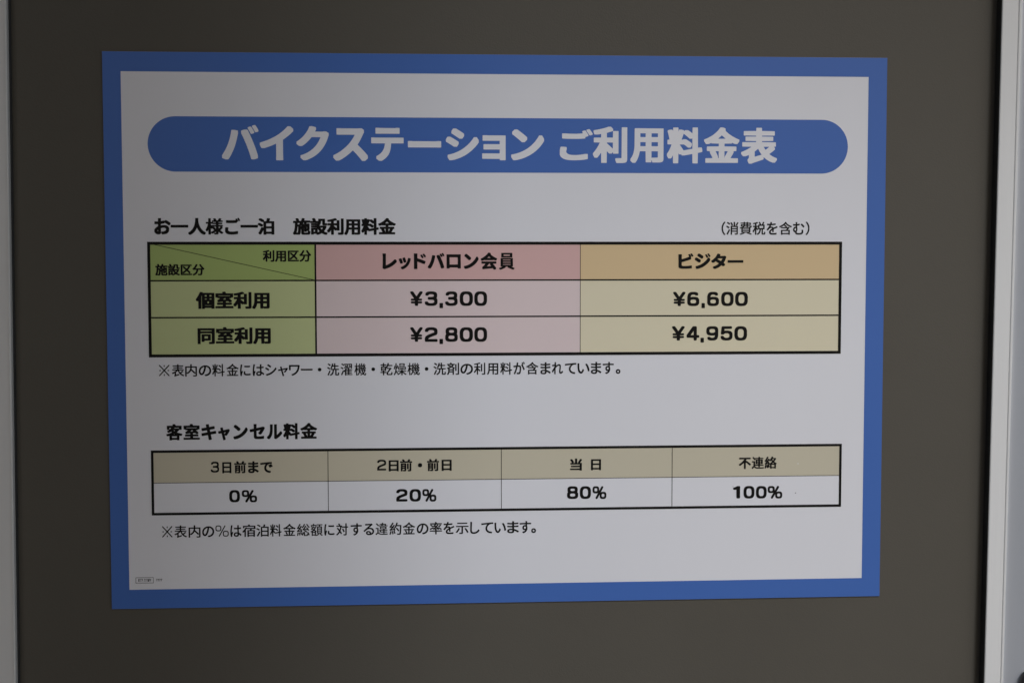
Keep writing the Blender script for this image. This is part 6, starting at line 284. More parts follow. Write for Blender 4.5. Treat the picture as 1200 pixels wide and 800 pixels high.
 '用M': '#A#/#=#0#4#8#/#<#,#?#+#A#+#I#,#L#6#Z#>#j#E#}#I$2#J$5#K$>#L$B#L$E#M$L#M$O#N$[#N$`#O&(#O&*#P&+#Q&,#W&-&&&-&-&,&.&+&/&*&/&(&/#L&-#B&)#<&##8%x#5%n#3%h#2%e#2%6#2%1#3%0#4%/#5%+#A%(#J%(#R%(#S%*#U%/#V%]#W%_#X%_$/%_$0%]$0%$$0%#$0%#$.%!#6$}#4$x#3$Y#3$T#4$R#6$R#7$Q$.$Q$0$O$0#y$0#x$0#x$/#t#x#p#i#l#]#a#E#W#8#P#0#K#/ #|$V$!$U$O$V$Q$V$Q$Y$Q$w$Q$y$N$z#~$y#|$y#{$v#|$X %#$V%&$U%]$V%_$V%_$Y%_$w%_$y%[$z%%$y%#$y%#$v%#$X #|%C$!%B$O%C$Q%C$Q%E$Q%b$Q%d$N%e#~%d#|%d#|%b#|%E %#%C%&%B%]%C%_%C%_%E%_%b%_%d%[%e%%%d%#%d%#%b%#%E',
 '用R': '#A#4#8#<#2#A#1#C#1#G#2#J#<#X#D#h#K#{#O$0#P$3#Q$<#R$@#R$C#S$J#S$M#T$Y#T$^#U&%#U&(#X&)&%&)&)&(&)&%&)#N&(#G&&#D&##?%|#<%z#;%t#9%q#8%n#8%h#7%d#7%6#7%5#7%1#C%.#K%.#P%.#Q%/#Q%_#R%c#S%d#T%e#V%e#X%e$3%e$5%b$5$|$5$z$5$z$3$y#9$y#8$x#8$Z#8$X#8$X#:$W$3$W$5$U$5#t$5#s$5#r$4#q$/#q$,#p$)#p$%#n#z#j#k#f#_#d#Y#c#W#Z#G#T#>#L#4#J#4 #u$Q#x$Q$U$Q$W$Q$W$T$W$|$W$~$T$~#x$~#v$~#v$|#u$X#u$T $z$Q$}$Q%c$Q%e$Q%e$T%e$|%e$~%b$~$|$~$z$~$z${$z$S #v%>#y%>$U%>$W%>$W%A$W%g$W%i$T%i#x%i#v%i#u%f#v%@ $z%>$}%>%c%>%e%>%e%A%e%g%e%i%b%i$|%i$z%i$z%f$z%@',
 '示R': '$)#5$(#9$##E#~#J#~#P#~#R$##R$3#R$7#R$O#R$S#S$U#U$U$v$U$y$S$y#:$z#9$z#9$|#9%7#9%9#<%:&6%:&9%9&9%7&9$|&9$z&8$z$|$y$z$y$y$x$y$v$x#I$x#G$v#B$t#?$q#<$k#9$b#7$^#6$Z#6$D#5$@#5$+#5 %t#P%s#Q%r#S%p#X%m#`%`#z%_#|%[$$%R$4%P$7%F$F%?$P%?$V%?$X%P$`%[$`%^$`%j$O%x$:&$$+&($%&)$#&3#l&7#b&7#Z&6#Y&4#X%~#P #E#Q#C#R#:#X#2#^#2#`#2#e#<#o#?#r#D#x#T$1#V$4#]$>#a$E#b$G#j$X#m$`#o$a#y$a$%$_$-$]$2$Z$2$X$2$S$*$A$($=#}$0#t#}#k#p#b#d#^#_#Z#[#Q#R#O#Q #T%h#T%j#T&$#T&&#U&&%y&&%{&&%{&%%{%i%{%h%z%h#W%g',
 '税R': '$B#4$=#;$5#E$5#K$6#L$E#T$N#[$Z#h$`#o$g#|$k$*$m$1$o$:$p$=$q$F$r$J$r$M$r$Q$p$Q$U$Q$H$@$F$@$>$@$<$A$3$N$-$V$,$V$,$S$+#6$+#5$)#5#j#5#h#5#h#7#g$A#g$E#f$D#[$1#Z$/#W$*#Q#|#H#o#E#l#=#l#;#l#4#x#1#}#0$!#0$$#0$+#7$4#:$8#<$;#I$P#X$o#[$v#^${#a%%#a%&#_%&#8%(#6%(#6%*#6%A#6%B#8%B#e%C#g%C#g%E#g%k#g%l#d%l#a%l#^%k#Z%k#W%j#N%i#J%h#G%h#>%h#=%i#:%q#7%y#7%}#7&!#=&##@&$#C&$#P&(#U&)#c&,#s&0$.&7$6&:$C&:$O&*$O&#$O&!$M%~$;%x$-%t$,%s$,%D$,%C$.%C$Q%C$R%C$R%D$S%Z$S%]$U%]$s%^$u%^$u%_$s%d$n%o$m%q$l%s$f%~$_&.$_&3$_&4$`&5$p&<$y&<${&<%*&+%-&%%.&#%6%p%:%e%:%a%:%`%8%^%;%^%G%^%I%^%J%_%O%i%P%k%W%{%^&.%c&<%d&=%f&=%n&=&&&6&&&5&&&/&%&+%y%s%x%q%o%_%o%^%q%^&.%]&/%]&/%[&/$S&/$R&.$R%h$Q%f$Q%f$O%f#]%f#Y%g#U%h#T%j#S%y#S%|#T%}#U&!#^&##d&##g&$#w&$#x&%#x&0#x&2#w&8#t&@#q&A#p&A#n&A#d&A#a&@#X&@#U&?#P&=#H&;#C&8#?&5#<&1#:&,#9&)#9%^#9%Z#9%U#:%Q#;%K#?%H#E%G#H%G#K%F$P%F$Q%E$Q%9$Q%8$Q%7$O%6$J%6$G%5$A%5$>%4$;%3$3%2$0%2$-%1$*%0$%%-#x%&#i%##c$z#X$v#S$r#N$o#K$m#I$^#=$L#4$D#4 $Q$[$R$[$R$]$R%$$R%&$O%($.%&$,%&$,%%$-%$$G$f$J$c $s$n$v$n%i$n%k$n%k$q%k%@%k%B%h%B$u%B$s%B$r%?$s$p',
 '約R': '%0#7%/#8%.#<%-#A%,#D%*#I%(#M%(#Q%(#S%*#S%3#S%7#S%I#R%M#R%W#R%]#T%`#W%c#]%e#c%g#m%h#p%h#s%i#w%i#z%j$!%j$%%k$.%k$1%l$;%l$>%m$K%m$N%n$^%n$a%o$v%o$y%p%7%p%;%p%C%p%E%n%E%#%E%!%E$~%C$|%?$x%7$w%5$o%&$g$w$e$w$[$w$Q$}$P$}$P${$Q$x$T$p$]$W$a$G$a$C$a$A$_$@$[$?$O$;$X$#$a#h$c#_$c#X$c#W$_#U$Y#S$S#Q$I#Q$G#Q$C#`$A#g$@#j$5$/$5$4$5$5$7$6$B$:$B$>$@$G$?$I$<$I$3$H$/$G$,$G$)$F#|$E#x$D#u$D#r$C#j$B#a$@#M$<#E$:#=$:#<$:#<$;#5$O#5$T#5$U#;$X#>$Z#C$_#F$b#I$e#L$h#X$u#[$x#_$|#a$~#e%&#e%(#d%(#a%(#]%&#Y%&#U%%#R%%#O%$#D%!#;%!#:%##4%6#4%;#4%=#9%@#@%G#B%I#J%S#R%_#]%n#_%q#h&##k&)#l&+#u&<#v&=$%&=$2&8$4&7$8&5$8&4$8&/$4&&$+%t$(%o$%%l#n%N#h%F#g%C#h%C#l%C#p%C#y%D#|%E$*%S$3%b$5%e$8%i$C%i$P%a$S%_$T%^$T%]$T%W$S%T$Q%Q$E%@$3%($2%%$3%%$5%%$?%($G%)$H%)$I%.$N%5$X%E$b%W$c%Y$e%_$k%n$r&&$w&9$x&<$y&=%&&=%;&9%<&8%<&2%;&.%7%|%/%c%/%b%1%b&3%a&5%a&5%_&5%B&5%>&4$~&4${&3$e&3$b&2$N&2$K&1$<&1$9&0$-&0$*&/#}&/#z&.#s&.#p&-#j&-#g&,#c&+#Z&*#V&&#L&!#D%x#=%q#9%n#8%j#7%f#7 #D#<#A#=#3#B#3#C#3#G#3#I#5#N#7#S#8#V#>#j#D$&#F$0#G$2#H$2#P$2#b$/#e$.#e$-#e$(#e$$#c#y#[#]#S#C#P#<#N#< #u#C#u#D#t#I#t#L#s#S#s#V#r#[#r#_#q#c#q#f#p#j#p#m#o#p#o#s#m#|#l$(#l$/#l$0#o$1#|$4$*$4$+$4$,$2$.$*$.$&$/$#$/#}$0#z$0#w$1#t$1#q$2#n$2#k$3#g$3#d$4#`$4#]$5#V$5#S$5#H$5#G$4#G$##C#w#C %D$+%B$-%?$2%5$A%&$S$~$Y${$]$l$m$l$s$l$t$z$~%)$~%*$~%+$}%8$p%;$m%@$g%C$d%G$_%U$L%^$?%^$8%^$7%[$5%N$+ #p$`#r$`#u$`#x$`#|$a$!$a$&$b$*$b$.$c$1$c$5$d$6$d$7$e$7$f$6$i$3$q$0$y$/$~$.$~$($w#z$k#w$h#q$a',
 '絡M': '$Z#6$Y#7$Y#9$X$9$X$;$W$;$N$;$E$8$D$8$D$7$J$$$R#e$S#_$S#Y$S#X$Q#V$A#Q$3#Q$1#R$.#^$-#_$-#X$.#U$-#I$-#G$,#F#w#C#g#C#f#E#e#O#e#R#d#Z#d#^#c#d#c#g#b#l#b#o#a#t#`#u#^#k#]#h#Y#W#T#C#Q#<#O#;#@#;#7#>#/#A#.#B#.#I#0#P#5#e#7#p#8#s#8#v#9#y#9#|#:$##:$&#;$+#;$.#<$1#=$3#?$3#N$3#^$1#e$2#h$3#q$4#|$5$#$7$)$9$+$:$+$;$*$A$)$D$#$D#}$D#n$A#f$@#c$?#S$<#N$;#G$9#9$9#8$9#6$;#0$N#0$S#1$U#8$Z#?$b#B$e#L$q#W%##W%$#V%$#Q%##K%!#F$~#6$~#4%##.%6#.%<#0%>#4%A#7%D#<%J#G%Z#U%s#b&/#g&:#h&<#j&>#z&>$&&;$0&7$1&6$2&4$2&/$*%z#x%a#n%P#f%D#f%C#g%C#i%C#m%D#o%F#x%U$&%j$)%l$*%l$9%l$L%a$L%`$L%X$E%K$E%J$G%K$N%Q$Q%T$T%W$Z%_$d%j$m%w$s&$$}&9%!&=%$&?%%&?%5&?%E&;%H&:%I&9%J&7%J&1%I&.%C%}%B%{%C%{%n%{%r%{&%%{&5%t&6%s&6%m&2%c&&%M%x%<%o%0%k%+%d%!%f$}%s$s&$$j&4$b&?$]&D$Z&G$X&G$R&?$H&:$A&8$?&4$>&3$>&3$=&2#7&0#6%i#6%g#7%f#>%f#?%e#?%&#?%$#?%##8%!#6 %$#]%(#]%d#]%f#]%g#`%f$0%f$2%c$3%&$2%$$2%#$/%$#_ %+$O%2$O%_$O%b$O%b$P%V$X%H$d%G$d%F$d%:$Z%,$P $K$Y$L$Y$N$Z$f$g${$u%!$x%)$}%+%!%+%#%(%($}%1$t%=$s%=$r%<$h%3$e%0$a%-$`%,$^%,$O%,$G%3$<%<$:%:$0%+$.%($.%&$0%&$;%%$=%$$A$w$I$_$J$[ #o$_#v$`#}$a#}$b#z$k#y$l#q$c#o$` %F%?%G%>%L%D%[%Y%^%_%Y%_%3%_%1%_%1%^%3%Y%;%M',
 '総R': '%(#8%%#8$~#9${#:$x#<$v#>$t#A$s#D$r#K$q#z$q$$$p$#$o#|$j#h$e#X$`#L$_#J$Z#C$X#C$Q#C$D#H$B#I$@#J$@#L$@#N$E#X$F#Z$F#[$E#[$;#X$8#X$2#X$1#X$0#[$/#`$,#l$(#z$&#}$!$.$!$3$!$5$3$:$3$;$2$C$1$F$0$H$*$G$&$G$!$F#v$E#r$D#o$D#l$C#i$C#f$B#c$B#Y$@#J$=#C$;#=$;#<$;#;$<#8$E#5$M#5$Q#5$S#7$T#;$W#I$f#X$y#a%(#a%)#_%)#]%)#X%(#U%(#R%&#O%&#L%%#B%##:%##9%$#5%0#4%3#3%7#3%:#3%;#7%>#>%E#H%S#Q%c#T%h#U%j#g&0#l&<#n&<#v&<$%&7$(&6$*&5$+&4$+&0$(&(#w%k#v%i#r%b#l%W#`%D#_%A#`%A#c%A#k%B#n%B#r%C#s%D#{%Q$,%j$.%j$5%j$7%i$E%a$F%`$F%Z$E%W$<%H$9%C$7%@$,%/$%%%$#%!$#$~$#$~$%$~$4%$$;%$$<%$$=%!$C$m$K$N$M$F$M$C$M$>$M$=$K$<$<$7$;$7$;$6$=$0$C#z$D#w$G#l$I#d$J#d$M#l$N#o$P#v$Q#y$S$$$T$($V$3$W$3$_$3$b$3$f$2$i$2$l$1$p$1$q$1$q$2$r$:$r$;$t$;%.$;%1$;%1$:%2#U%3#P%5#N%:#M%O#M%U#N%W#P%Y#V%Z#Z%Z#^%[#j%[#l%]#l%e#l%j#j%o#h%r#g%s#g%s#h%n#r%c$)%b$,%b$/%c$0%q$7%x$7%z$7%~$1&($&&+#~&,#|&8#d&=#V&=#P&=#O&<#N&.#G&%#G&##H%z#X%x#^%w#`%v#a%u#Y%u#V%t#Q%q#D%o#@%l#<%g#9%a#8 #B#<#?#=#4#A#3#C#3#G#6#R#;#i#<#l#=#t#>#x#>#{#?$!#?$%#@$*#@$-#A$0#A$1#B$1#J$1#M$1#P$0#S$0#U$/#Z$.#Z$-#Z$$#Z#~#Y#z#Y#w#X#t#X#q#V#h#V#e#S#X#Q#N#P#J#O#F#L#=#L#<#K#< #h#F#h#G#g#P#g#S#f#]#f#`#e#f#e#i#d#n#d#q#c#v#c#y#b#}#b$##a$(#a$+#a$.#a$/#b$/#k$1#n$1#x$1#y$1#z$/#{$+#{$(#|$##|#}#}#x#}#u#~#p#~#m$!#g$!#d$##^$##Z$$#O$$#L$$#J$$#I$##H#|#G#y#G#v#F#s#F#j#F %L$-%I$0%F$3%A$7%:$=%6$@$y$Q$y$S$y$V%!$]%%$`%($b%($c%%$c$}$b$z$b$u$a$r$a$o$`$l$`$i$_$d$^$[$^$Z$^$Y$a$X$d$T$q$T$u$[$z$_$}$b%#$j%.$r%9$~%K%(%U%+%Z%,%]%4%l%5%m%6%m%=%m%H%h%J%g%P%d%P%a%M%Y%D%J%4%2%)%!%&$|%&${%(${%-${%0${%8$|%;$|%C$}%F$}%O$~%R$~%Z%!%[%!%[%#%Z%%%N%8%L%;%K%>%K%A%K%B%L%C%P%E%Y%I%c%I%d%I%g%E%j%A%q%7&!$~&,$o&2$c&2$_&0$^%}$U%w$U%u$U%k$h%j$i%i$i%b$i%_$i%W$h%T$h%N$g%K$g%D$f%A$f%:$e%7$e%1$d%0$d%/$c%2$b%4$a%;$]%L$Q%Z$F%d$>%d$;%d$:%V$-%T$- #f$[#h$[#k$[#p$]#s$]#x$^#{$^$#$_$*$`$*$b$($j$&$m$#$w$!$}#}${#z$w#q$k#n$g#i$a#g$^#f$] $Q%9$O%:$G%@$@%E$@%F$@%I$B%K$E%N$Q%Z$^%j$f%v$j%}$k&!$p&-$s&4$u&8$v&8%!&8%/&6%2&5%4&4%4&3%4&/%0&$%(%q%&%o%#%j$u%X$e%D$Z%:$X%9 &*%:%}%C%z%F%u%L%h%^%`%j%^%m%W%w%M&.%M&2%N&3%^&9%e&9%g&9%q&&%}%q&-%b&@%M&@%J&@%I&5%=&2%:&0%:',
 '表H': '#o#0#l#1#i#8#c#D#b#I#b#P#c#T#i#Z#l#`#m#e#m#h#m#v#m#x#h#v#a#s#P#m#<#m#9#n#0#y#+$!#*$&#*$/#+$3#-$4#F$>#Y$G#s$U$!$^$$$`#~$`#9$a#4$b#3$f#3%$#4%(#8%)$K%*$M%*$M%+$M%1$M%2$L%2#T%3#O%4#N%8#N%P#O%U#S%V$L%W$M%W$M%X$M%^$M%_$K%_#C%`#@%a#?%e#?&!#@&&#E&($L&)$M&)$M&*$N&?$O&B$R&C$U&C$z&C$~&B%!&>%#&*%#&)%$&)&/&(&4&&&5&!&5%e&4%a&1%`%%%_%#%_%#%^%#%X%#%W%$%W%~%V&&%U&(%R&)%O&(%8&&%4%~%3%$%2%#%2%#%1%#%,%#%*%%%*&9%)&>%(&?%$&?$~&?$f&>$b&:$a&/$`&-$`&/$^&4$Y&6$W&7$S&7$Q&7$K&6$G&4$E&)$<%r$.%e$$%d$#%f#~%n#x&%#l&3#f&=#b&F#_&H#^&I#X&I#Q&H#M&?#B&:#;&9#:&5#9&$#9%i#B%W#K%L#R%A#Z%;#`%4#f%3#f%3#W%2#S$s#J$p#I$M#>$D#;$A#:$6#6$&#0 $B#j$D#j$t#x$}#y$|#|$o$3$d$G$c$I$a$M$`$O$_$N$Z$K$O$B$B$8$B#l %B$G%D$G%L$M%_$]%a$_%a$`%[$`%6$`%3$`%4$^%9$T',
 '表R': '#s#6#p#=#j#I#j#M#j#O#m#R#q#V#t#^#u#c#u#g#u$%#u$(#t$(#c#|#a#{#Y#x#O#t#K#s#A#s#@#s#7#~#2$(#2$)#2$-#2$.#6$0#>$3#M$9#X$>#]$@#c$C#n$I#u$M#z$P$-$Z$9$d$:$e$:$f$8$f#<$g#;$g#;$h#;$~#;%!#=%!$S%#$U%#$U%%$U%7$U%8$T%8#X%9#V%9#V%;#V%N#V%P#X%P$T%Q$U%Q$U%R$U%d$U%e$S%e#H%f#G%f#G%h#G%|#G%~#I%~$T&!$U&!$U&#$V&<$V&=$Y&=$u&=$w&=$w&;$x&#$x&!$y&!&+%~&-%~&-%|&-%h&-%f&,%f$z%e$x%e$x%c$x%R$x%Q$y%Q%z%P%|%P%|%N%|%;%|%9%z%9$y%8$x%8$x%7$x%%$x%#$z%#&5%!&7%!&7$}&7$i&7$g&6$g%*$f%($f%&$f%&$e%+$]%2$O%<$@%@$;%A$;%C$<%S$H%W$K%_$Q%c$T%f$W%o$`%y$`%{$_&.$S&/$Q&/$M&/$L&-$J%r$8%W$%%V$$%V$#%Z#|%g#s%r#l%y#h%{#g&,#a&6#]&?#Y&A#X&A#V&A#R&8#G&3#@&1#?&(#?%p#G%Y#S%L#]%B#e%9#m%6#p%3#s%)$!%$$($x$5$v$8$k$L$j$N$f$W$c$^$b$]$Z$V$W$S$R$O$D$D$<$>$:$<$:#a$:#`$;#`$>#a$E#c$H#d$O#f$R#g$Y#i$]#j$x#r%&#r%(#r%(#q%*#h%+#a%+#Y%+#X$o#P$l#O$I#D$F#C$=#@$:#?$*#9$$#7$!#6#u#6',
 '設B': '$D#/$B#0$@#2$9#>$7#@$6#@#j#@#i#@#i#?#h#5#g#4#d#3#=#3#:#4#9#5#9$K#9$M#=$O$>$P$@$P$@$Q$?$S$=$S#>$T#<$T#:$U#9$W#9$u#:$w#<$x$9$y$;$y$:${$8$|#<$}#:$~#9%##9%@#:%B#=%C$M%D$O%E$P%G$N%G#/%H#-%I#,%K#,%j#-%k#0%l#Y%m#]%m#[%o#Y%s#M&+#M&8#N&:#P&<#b&D#w&D#z&C#{&B$*&2$5%z$6%n$6%m$7%m$]%l$]%o$^&5$_&7$a&8%u&8%y&7%z&6%z&4%{%E%|%C%}%C&+%D&>%D&A%C&B%A&C%;&C%8&D%2&D%/&D$~&D$}&A${&=$z%_$z%X${%R$~%M%&%K%+%J%/%I%3%I%6%H%k%H%m%F%m%4%m%3%m%3%l%2%X%2%U%1%P%.%B%+%:%#%-$y%#$q$w$q$v$s$v%g$v%k$v&&$v&0$s&7$o&8$m&8$a&4$S&/$G&!$0%t#|%k#q%i#n%i#m%j#l%x#e&(#`&0#]&3#[&E#V&G#U&I#S&I#R&I#E&D#>&<#2&8#0%}#0%u#2%_#:%H#E%>#J%;#I%2#D$|#;$k#4$[#/ $S#_$T#_$Y#a$i#h$p#l$q#m$q#n$p#p$m#t$e#~$]$.$T$;$S$<$S$6$S#a #i#g#l#g#|#g#~#g#~#i#~$(#~$*#|$*#k$*#i$*#i$&#i#i %=$4%>$3%?$4%D$9%P$J%R$M%R$N%M$O%-$N%*$N%+$L%3$@%9$8',
 '設M': '$J#0$F#1$D#3$>#=$<#@$:#A#g#A#f#A#f#@#e#7#c#5#^#4#C#4#>#5#<#7#<$I#<$K#=$L#>$M#D$N$I$O$J$N$O$L$O$N$O$O$N$O$I$O$H$P$E$Q$B$T$A$T#D$U#>$V#<$X#<$Y#<$r#<$t#>$v#D$w$?$x$A$x$A$y$?${$<$}#D$~#>%!#<%$#<%%#<%>#<%?#>%A#D%B$G%B$M%A$O%@$P%@$U%F$V%H$U%I#5%I#1%J#/%L#/%M#/%h#1%j#6%k#_%l#a%l#a%m#]%u#P&-#P&6#Q&8#T&;#c&B#h&C#r&C#v&B#y&?$&&0$2%x$3%m$3%l$5%l$T%k$Y%j$[%h$[%g$]%X$^%Y$`%e$a&3$a&4$c&6$j&7%o&7%u&6%w&4%w&3%x%C%z%B&%%B&0%C&8%C&=%B&>%A&?%?&@%9&@%6&A%0&A%-&A%#&@$~&?$}&7${%e${%Z$}%V%!%P%)%M%1%L%5%L%9%K%l%K%n%I%n%1%n%0%n%0%m%/%Z%/%W%.%R%+%D%(%<$}%/$v%%$j$u$m$u%m$u%q$u%}$u&)$s&3$n&5$l&5$k&5$c&1$U&,$I%|$2%q#~%h#s%d#n%c#m%f#k%v#c&%#^&.#Z&1#Y&C#T&F#Q&F#G&A#@&9#4&7#2&2#1&&#1%w#4%a#<%L#F%@#M%>#N%<#M%.#E$|#>$i#6$T#0 $P#Z$Q#Z$c#b$t#k$w#m$v#n$s#r$p#v$h$#$`$0$Y$:$Q$I$P$J$P$D$P#] #f#f#i#e$!#f$$#f$$#h$$$)$$$+$!$+#h$+#f$+#e$(#f#h %>$.%?$.%@$/%C$2%G$7%S$H%V$M%W$O%R$O%($O%%$O%%$N%($J%0$>%7$5',
 '費R': '#H#6#E#9#9#F#9#H#9#J#<#K#D#M#h#V#}#^$+#b$,#c$(#c#b#d#`#d#`#f#_$d#_$e#^$e#M$b#E$b#C$b#A$f#9$s#9$v#9$w#:$w#F$z#O$|#f%&#k%)#w%/#z%1#|%3#y%3#P%4#N%4#N%7#P%D#Q%G#Q%J#R%M#S%V#T%Z#T%^#U%b#V%g#X%g$5%h$6%h$6%j$6%s$6%t$5%t#K%u#I%u#I%w#I&)#I&+#K&+$5&,$6&,$6&-$7&;$7&<$:&=$P&<$R&<$R&:$S&.$T&,$U&,$y&,$z&,$z&-${&:${&<$}&<%9&<%;&<%;&;%<&.%<&-%=&,%~&+&#&+&$&(&#%W&#%U%~%U%>%T%=%T%<%R%<%H%<%G%>%F&4%E&6%E&6%C&6%7&6%4&5%0&5%-&4%*&3%%&1$}&.$y&)$v&$$u%v$t%u$t%u$s%t#f%t#d%r#d%U#c%Q#c%R#b%|#S&!#R&(#P&7#J&9#I&9#H&9#E&8#D&5#A&1#>&/#<&*#8%{#8%l#>%]#D%W#F%T#G%C#M%@#N%:#P%7#Q%##W%##X%##]%(#b%(#c%(#c$J#c$H#c$I#b$P#^$P#[$P#X$<#N$(#F#j#=#g#<#`#:#X#8#O#6 #~#v$##v%S#v%T#v%T#w%T$&%T$(%R$(#~$(#}$(#}$%#}#x #~$;$#$;%S$;%T$;%T$<%T$H%T$I%R$I#~$I#}$I#}$G#}$= #}$]$!$]%S$]%T$]%T$^%T$j%T$k%R$k$!$k#~$k#}$i#}$_ $<$~$>$~$y$~$z$~$z%!$z%2$z%3$x%3$J%3$B%)$?%%$<%! %<$~%>$~%U$~%V$~%V%!%V%%%V%)%V%*%X%*%o%+%q%,%s%0%s%2%s%3%q%3%=%3%<%2%<%1%<%# #n%F#q%F$1%F$2%G$4%M$5%R$5%T$3%T#q%T#p%S#p%R#o%O#o%L $Q%F$T%F$y%F$z%F$z%G$z%S$z%T$x%T$T%T$S%S$S%R$R%N$R%K $T%h$V%h$y%h$z%h$z%i$z%s$z%t$x%t$T%t$S%t$S%r$S%j %=%h%?%h%b%h%c%h%c%i%c%s%c%t%a%t%=%t%<%t%<%r%<%j',
 '連M': '#;#4#-#G#,#J#,#P#-#R#1#W#4#Z#B#i#L#q#V#w#W#x#W$q#W$r#V$r#4$s#2$s#1$u#1%0#1%2#2%3#|%3#~%3$!%2$!%0$#$>$#$<$%$<$r$<$t$<$t$>$t$G$t$H$s$H$3$I$1$J$1$L$1%V$2%W$4%W$s%X$t%X$t%Y$t%d$r%d$.%d$-%d$-%c$.%`$.%Z$,%X#}%P#v%L#g%L#f%M#[%]#O%m#<&)#<&.#=&0#L&:#_&:#d&5#g&2#j&.#{%v#~%s$!%~$$&!$s&#$t&#$t&$$u&<$v&>%>&>%?&>%@&<%A&$%A&#%B&#&7&!&9&!&:%~&:%|&:%g&9%e%C%d%A%d%A%Y%A%X%B%X&(%W&*%W&+%V&+$L&+$J&)$I%B$H%A$H%A$G%A$>%A$<%C$<&>$;&?$:&?$8&?$!&>#}&<#}%B#|%A#|%A#{%@#]%@#[%>#Z$x#Z$v#Z$u#]$t#{$t#|$s#|$$#|$##|$##{$##u$##s$$#r$+#m$8#d$D#^$Q#Y$W#X$Z#W$^#W$c#V$f#V$q#U$u#U%6#U%9#U%O#V%R#V%b#W%e#W%q#X%t#X%}#Y&##Y&,#Z&/#Z&F#Z&G#X&G#S&D#I&A#<&@#;&?#;&4#:&1#:%y#9%v#9%[#8%W#8$_#8$Z#8$Q#9$;#=$-#B#~#H#x#L#k#V#h#W#b#Q#]#K#L#5#J#4 $X$c$Z$c$r$c$t$c$t$e$t$p$t$r$r$r$Z$r$X$r$X$p$X$e %A$c%C$c%]$c%_$c%_$e%_$p%_$r%]$r%C$r%A$r%A$p%A$e $X%/$Z%/$r%/$t%/$t%1$t%<$t%>$r%>$Z%>$X%>$X%<$X%1 %A%/%C%/%]%/%_%/%_%1%_%<%_%>%]%>%C%>%A%>%A%<%A%1',
 '違R': '#@#9#2#J#2#K#2#N#3#P#7#T#E#`#S#i#^#n#^#p#^$e#^$g#]$g#;$h#9$h#9$j#9$~#9%##:%##y%##{%##{$~#|#p#}#o$*#j$6#c$@#^$E#[$H#Z$U#W$X#V$[#V$`#U$c#U$k#T$n#T%O#T%R#T%f#U%j#U%x#V%{#V&*#W&.#W&<#W&=#W&=#V&=#R&7#?&1#>%z#=%v#=%Z#<%V#<$j#<$f#<$]#=$Y#=$U#>$R#>$O#?$L#?$J#@$A#B$5#F$+#K#x#T#r#W#o#W#h#T#_#M#I#9 %1#Y%1#[%0#r%0#s%/#s$3#t$1#t$1#u$1#x$3#~$4$$$=$?$=$@$;$@$/$A$-$A$-$C$-$R$-$T$/$T%.$U%0$U%0$V%0$a%0$b%/$b$?$c$=$c$=$f$=%<$=%>$?%>%y%>%|%>%}%;%|$e%|$c%z$c%O$b%N$a%N$`%N$V%N$U%P$U&4$T&5$T&5$S&5$C&5$A&3$A%O$@%N$?%N$>%N$-%N$,%P$,&1$+&2$+&2$*&2#v&2#t&0#t%O#s%N#s%N#r%M#[%M#Y%J#X%3#Y $U$,$W$,%/$,%0$,%0$-%0$?%0$@%.$@$]$@$[$@$Z$>$U$. $Z$u$]$u%^$u%_$u%_$v%_%*%_%+%]%+$[%+$Z%+$Z%*$Z$w $#%H$#%I$!%S$!%T#~%T#s%L#k%L#i%L#b%U#_%Y#[%]#W%b#T%e#F%s#C%v#=%{#;%}#;&$#<&&#E&.#K&2#L&2#S&2#^&*#`&(#g%~#j%{#r%s#u%p#z%j#}%g$#%c$(%]$*%]$[%]$]%]$`%e$b%k$b%m$`%m$9%n$7%n$7%p$7&!$7&$$9&$$h&%$i&%$j&($p&<$r&<$|&<%!&<%&&;%*&;%/&:%0&:%1&9%1&4%.&(%.&%%0&%%q&$%r&$%r&#%s%_%s%]%u%]&9%[&:%[&:%Z&:%I&:%H&9%H$&%H $~%]%#%]%S%]%T%^%T%_%T%l%T%m%R%m%(%m%&%m%%%k$~%_',
 '金B': '#6#8#4#9#3#;#3#Z#4#]#8#^#o#_#q#_#q#`#j#o#i#q#c#|#Z$.#Y$;#W$;#D$<#A$=#@$>#@$^#@$`#C$b#E$b$K$c$L$c$L$d$L$x$L$y$J$y#k$z#h${#f$}#e$}#O$u#9$u#6$w#0%##,%)#&%/#&%=#*%?#?%G#Q%O#i%[#y%f$-%r$;%~$L&4$V&A$Y&D$]&E$s&E$w&D%,&<%-&:%-&.%-&+%-&*%2&$%G%p%W%e%l%X&(%L&6%F&F%@&J%>&K%=&K%/&C%$&<$x&9$v&#$v%y$x%i%!%h%!%g$|%f${%c$z%&$y%$$y%$$x%$$d%$$c%%$c&-$b&/$b&2$`&2$^&2$>&1$=&.$<%x$;%v$;%u$-%g#r%[#a%Z#_%^#_&;#^&?#]&@#[&A#X&@#;&?#9&;#8 $I#_$K#_$L#_$L#`$L$:$L$;$K$;$4$;$3$;$4$9$<$+$G#p$H#l$I#a %$#l%$#l%%#l%2$!%=$7%>$:%>$;%<$;%($;%$$;%$$9 $I%E$O%D%)%E%,%E%)%H$}%N$r%W$m%[$h%`$g%_$^%V$K%G',
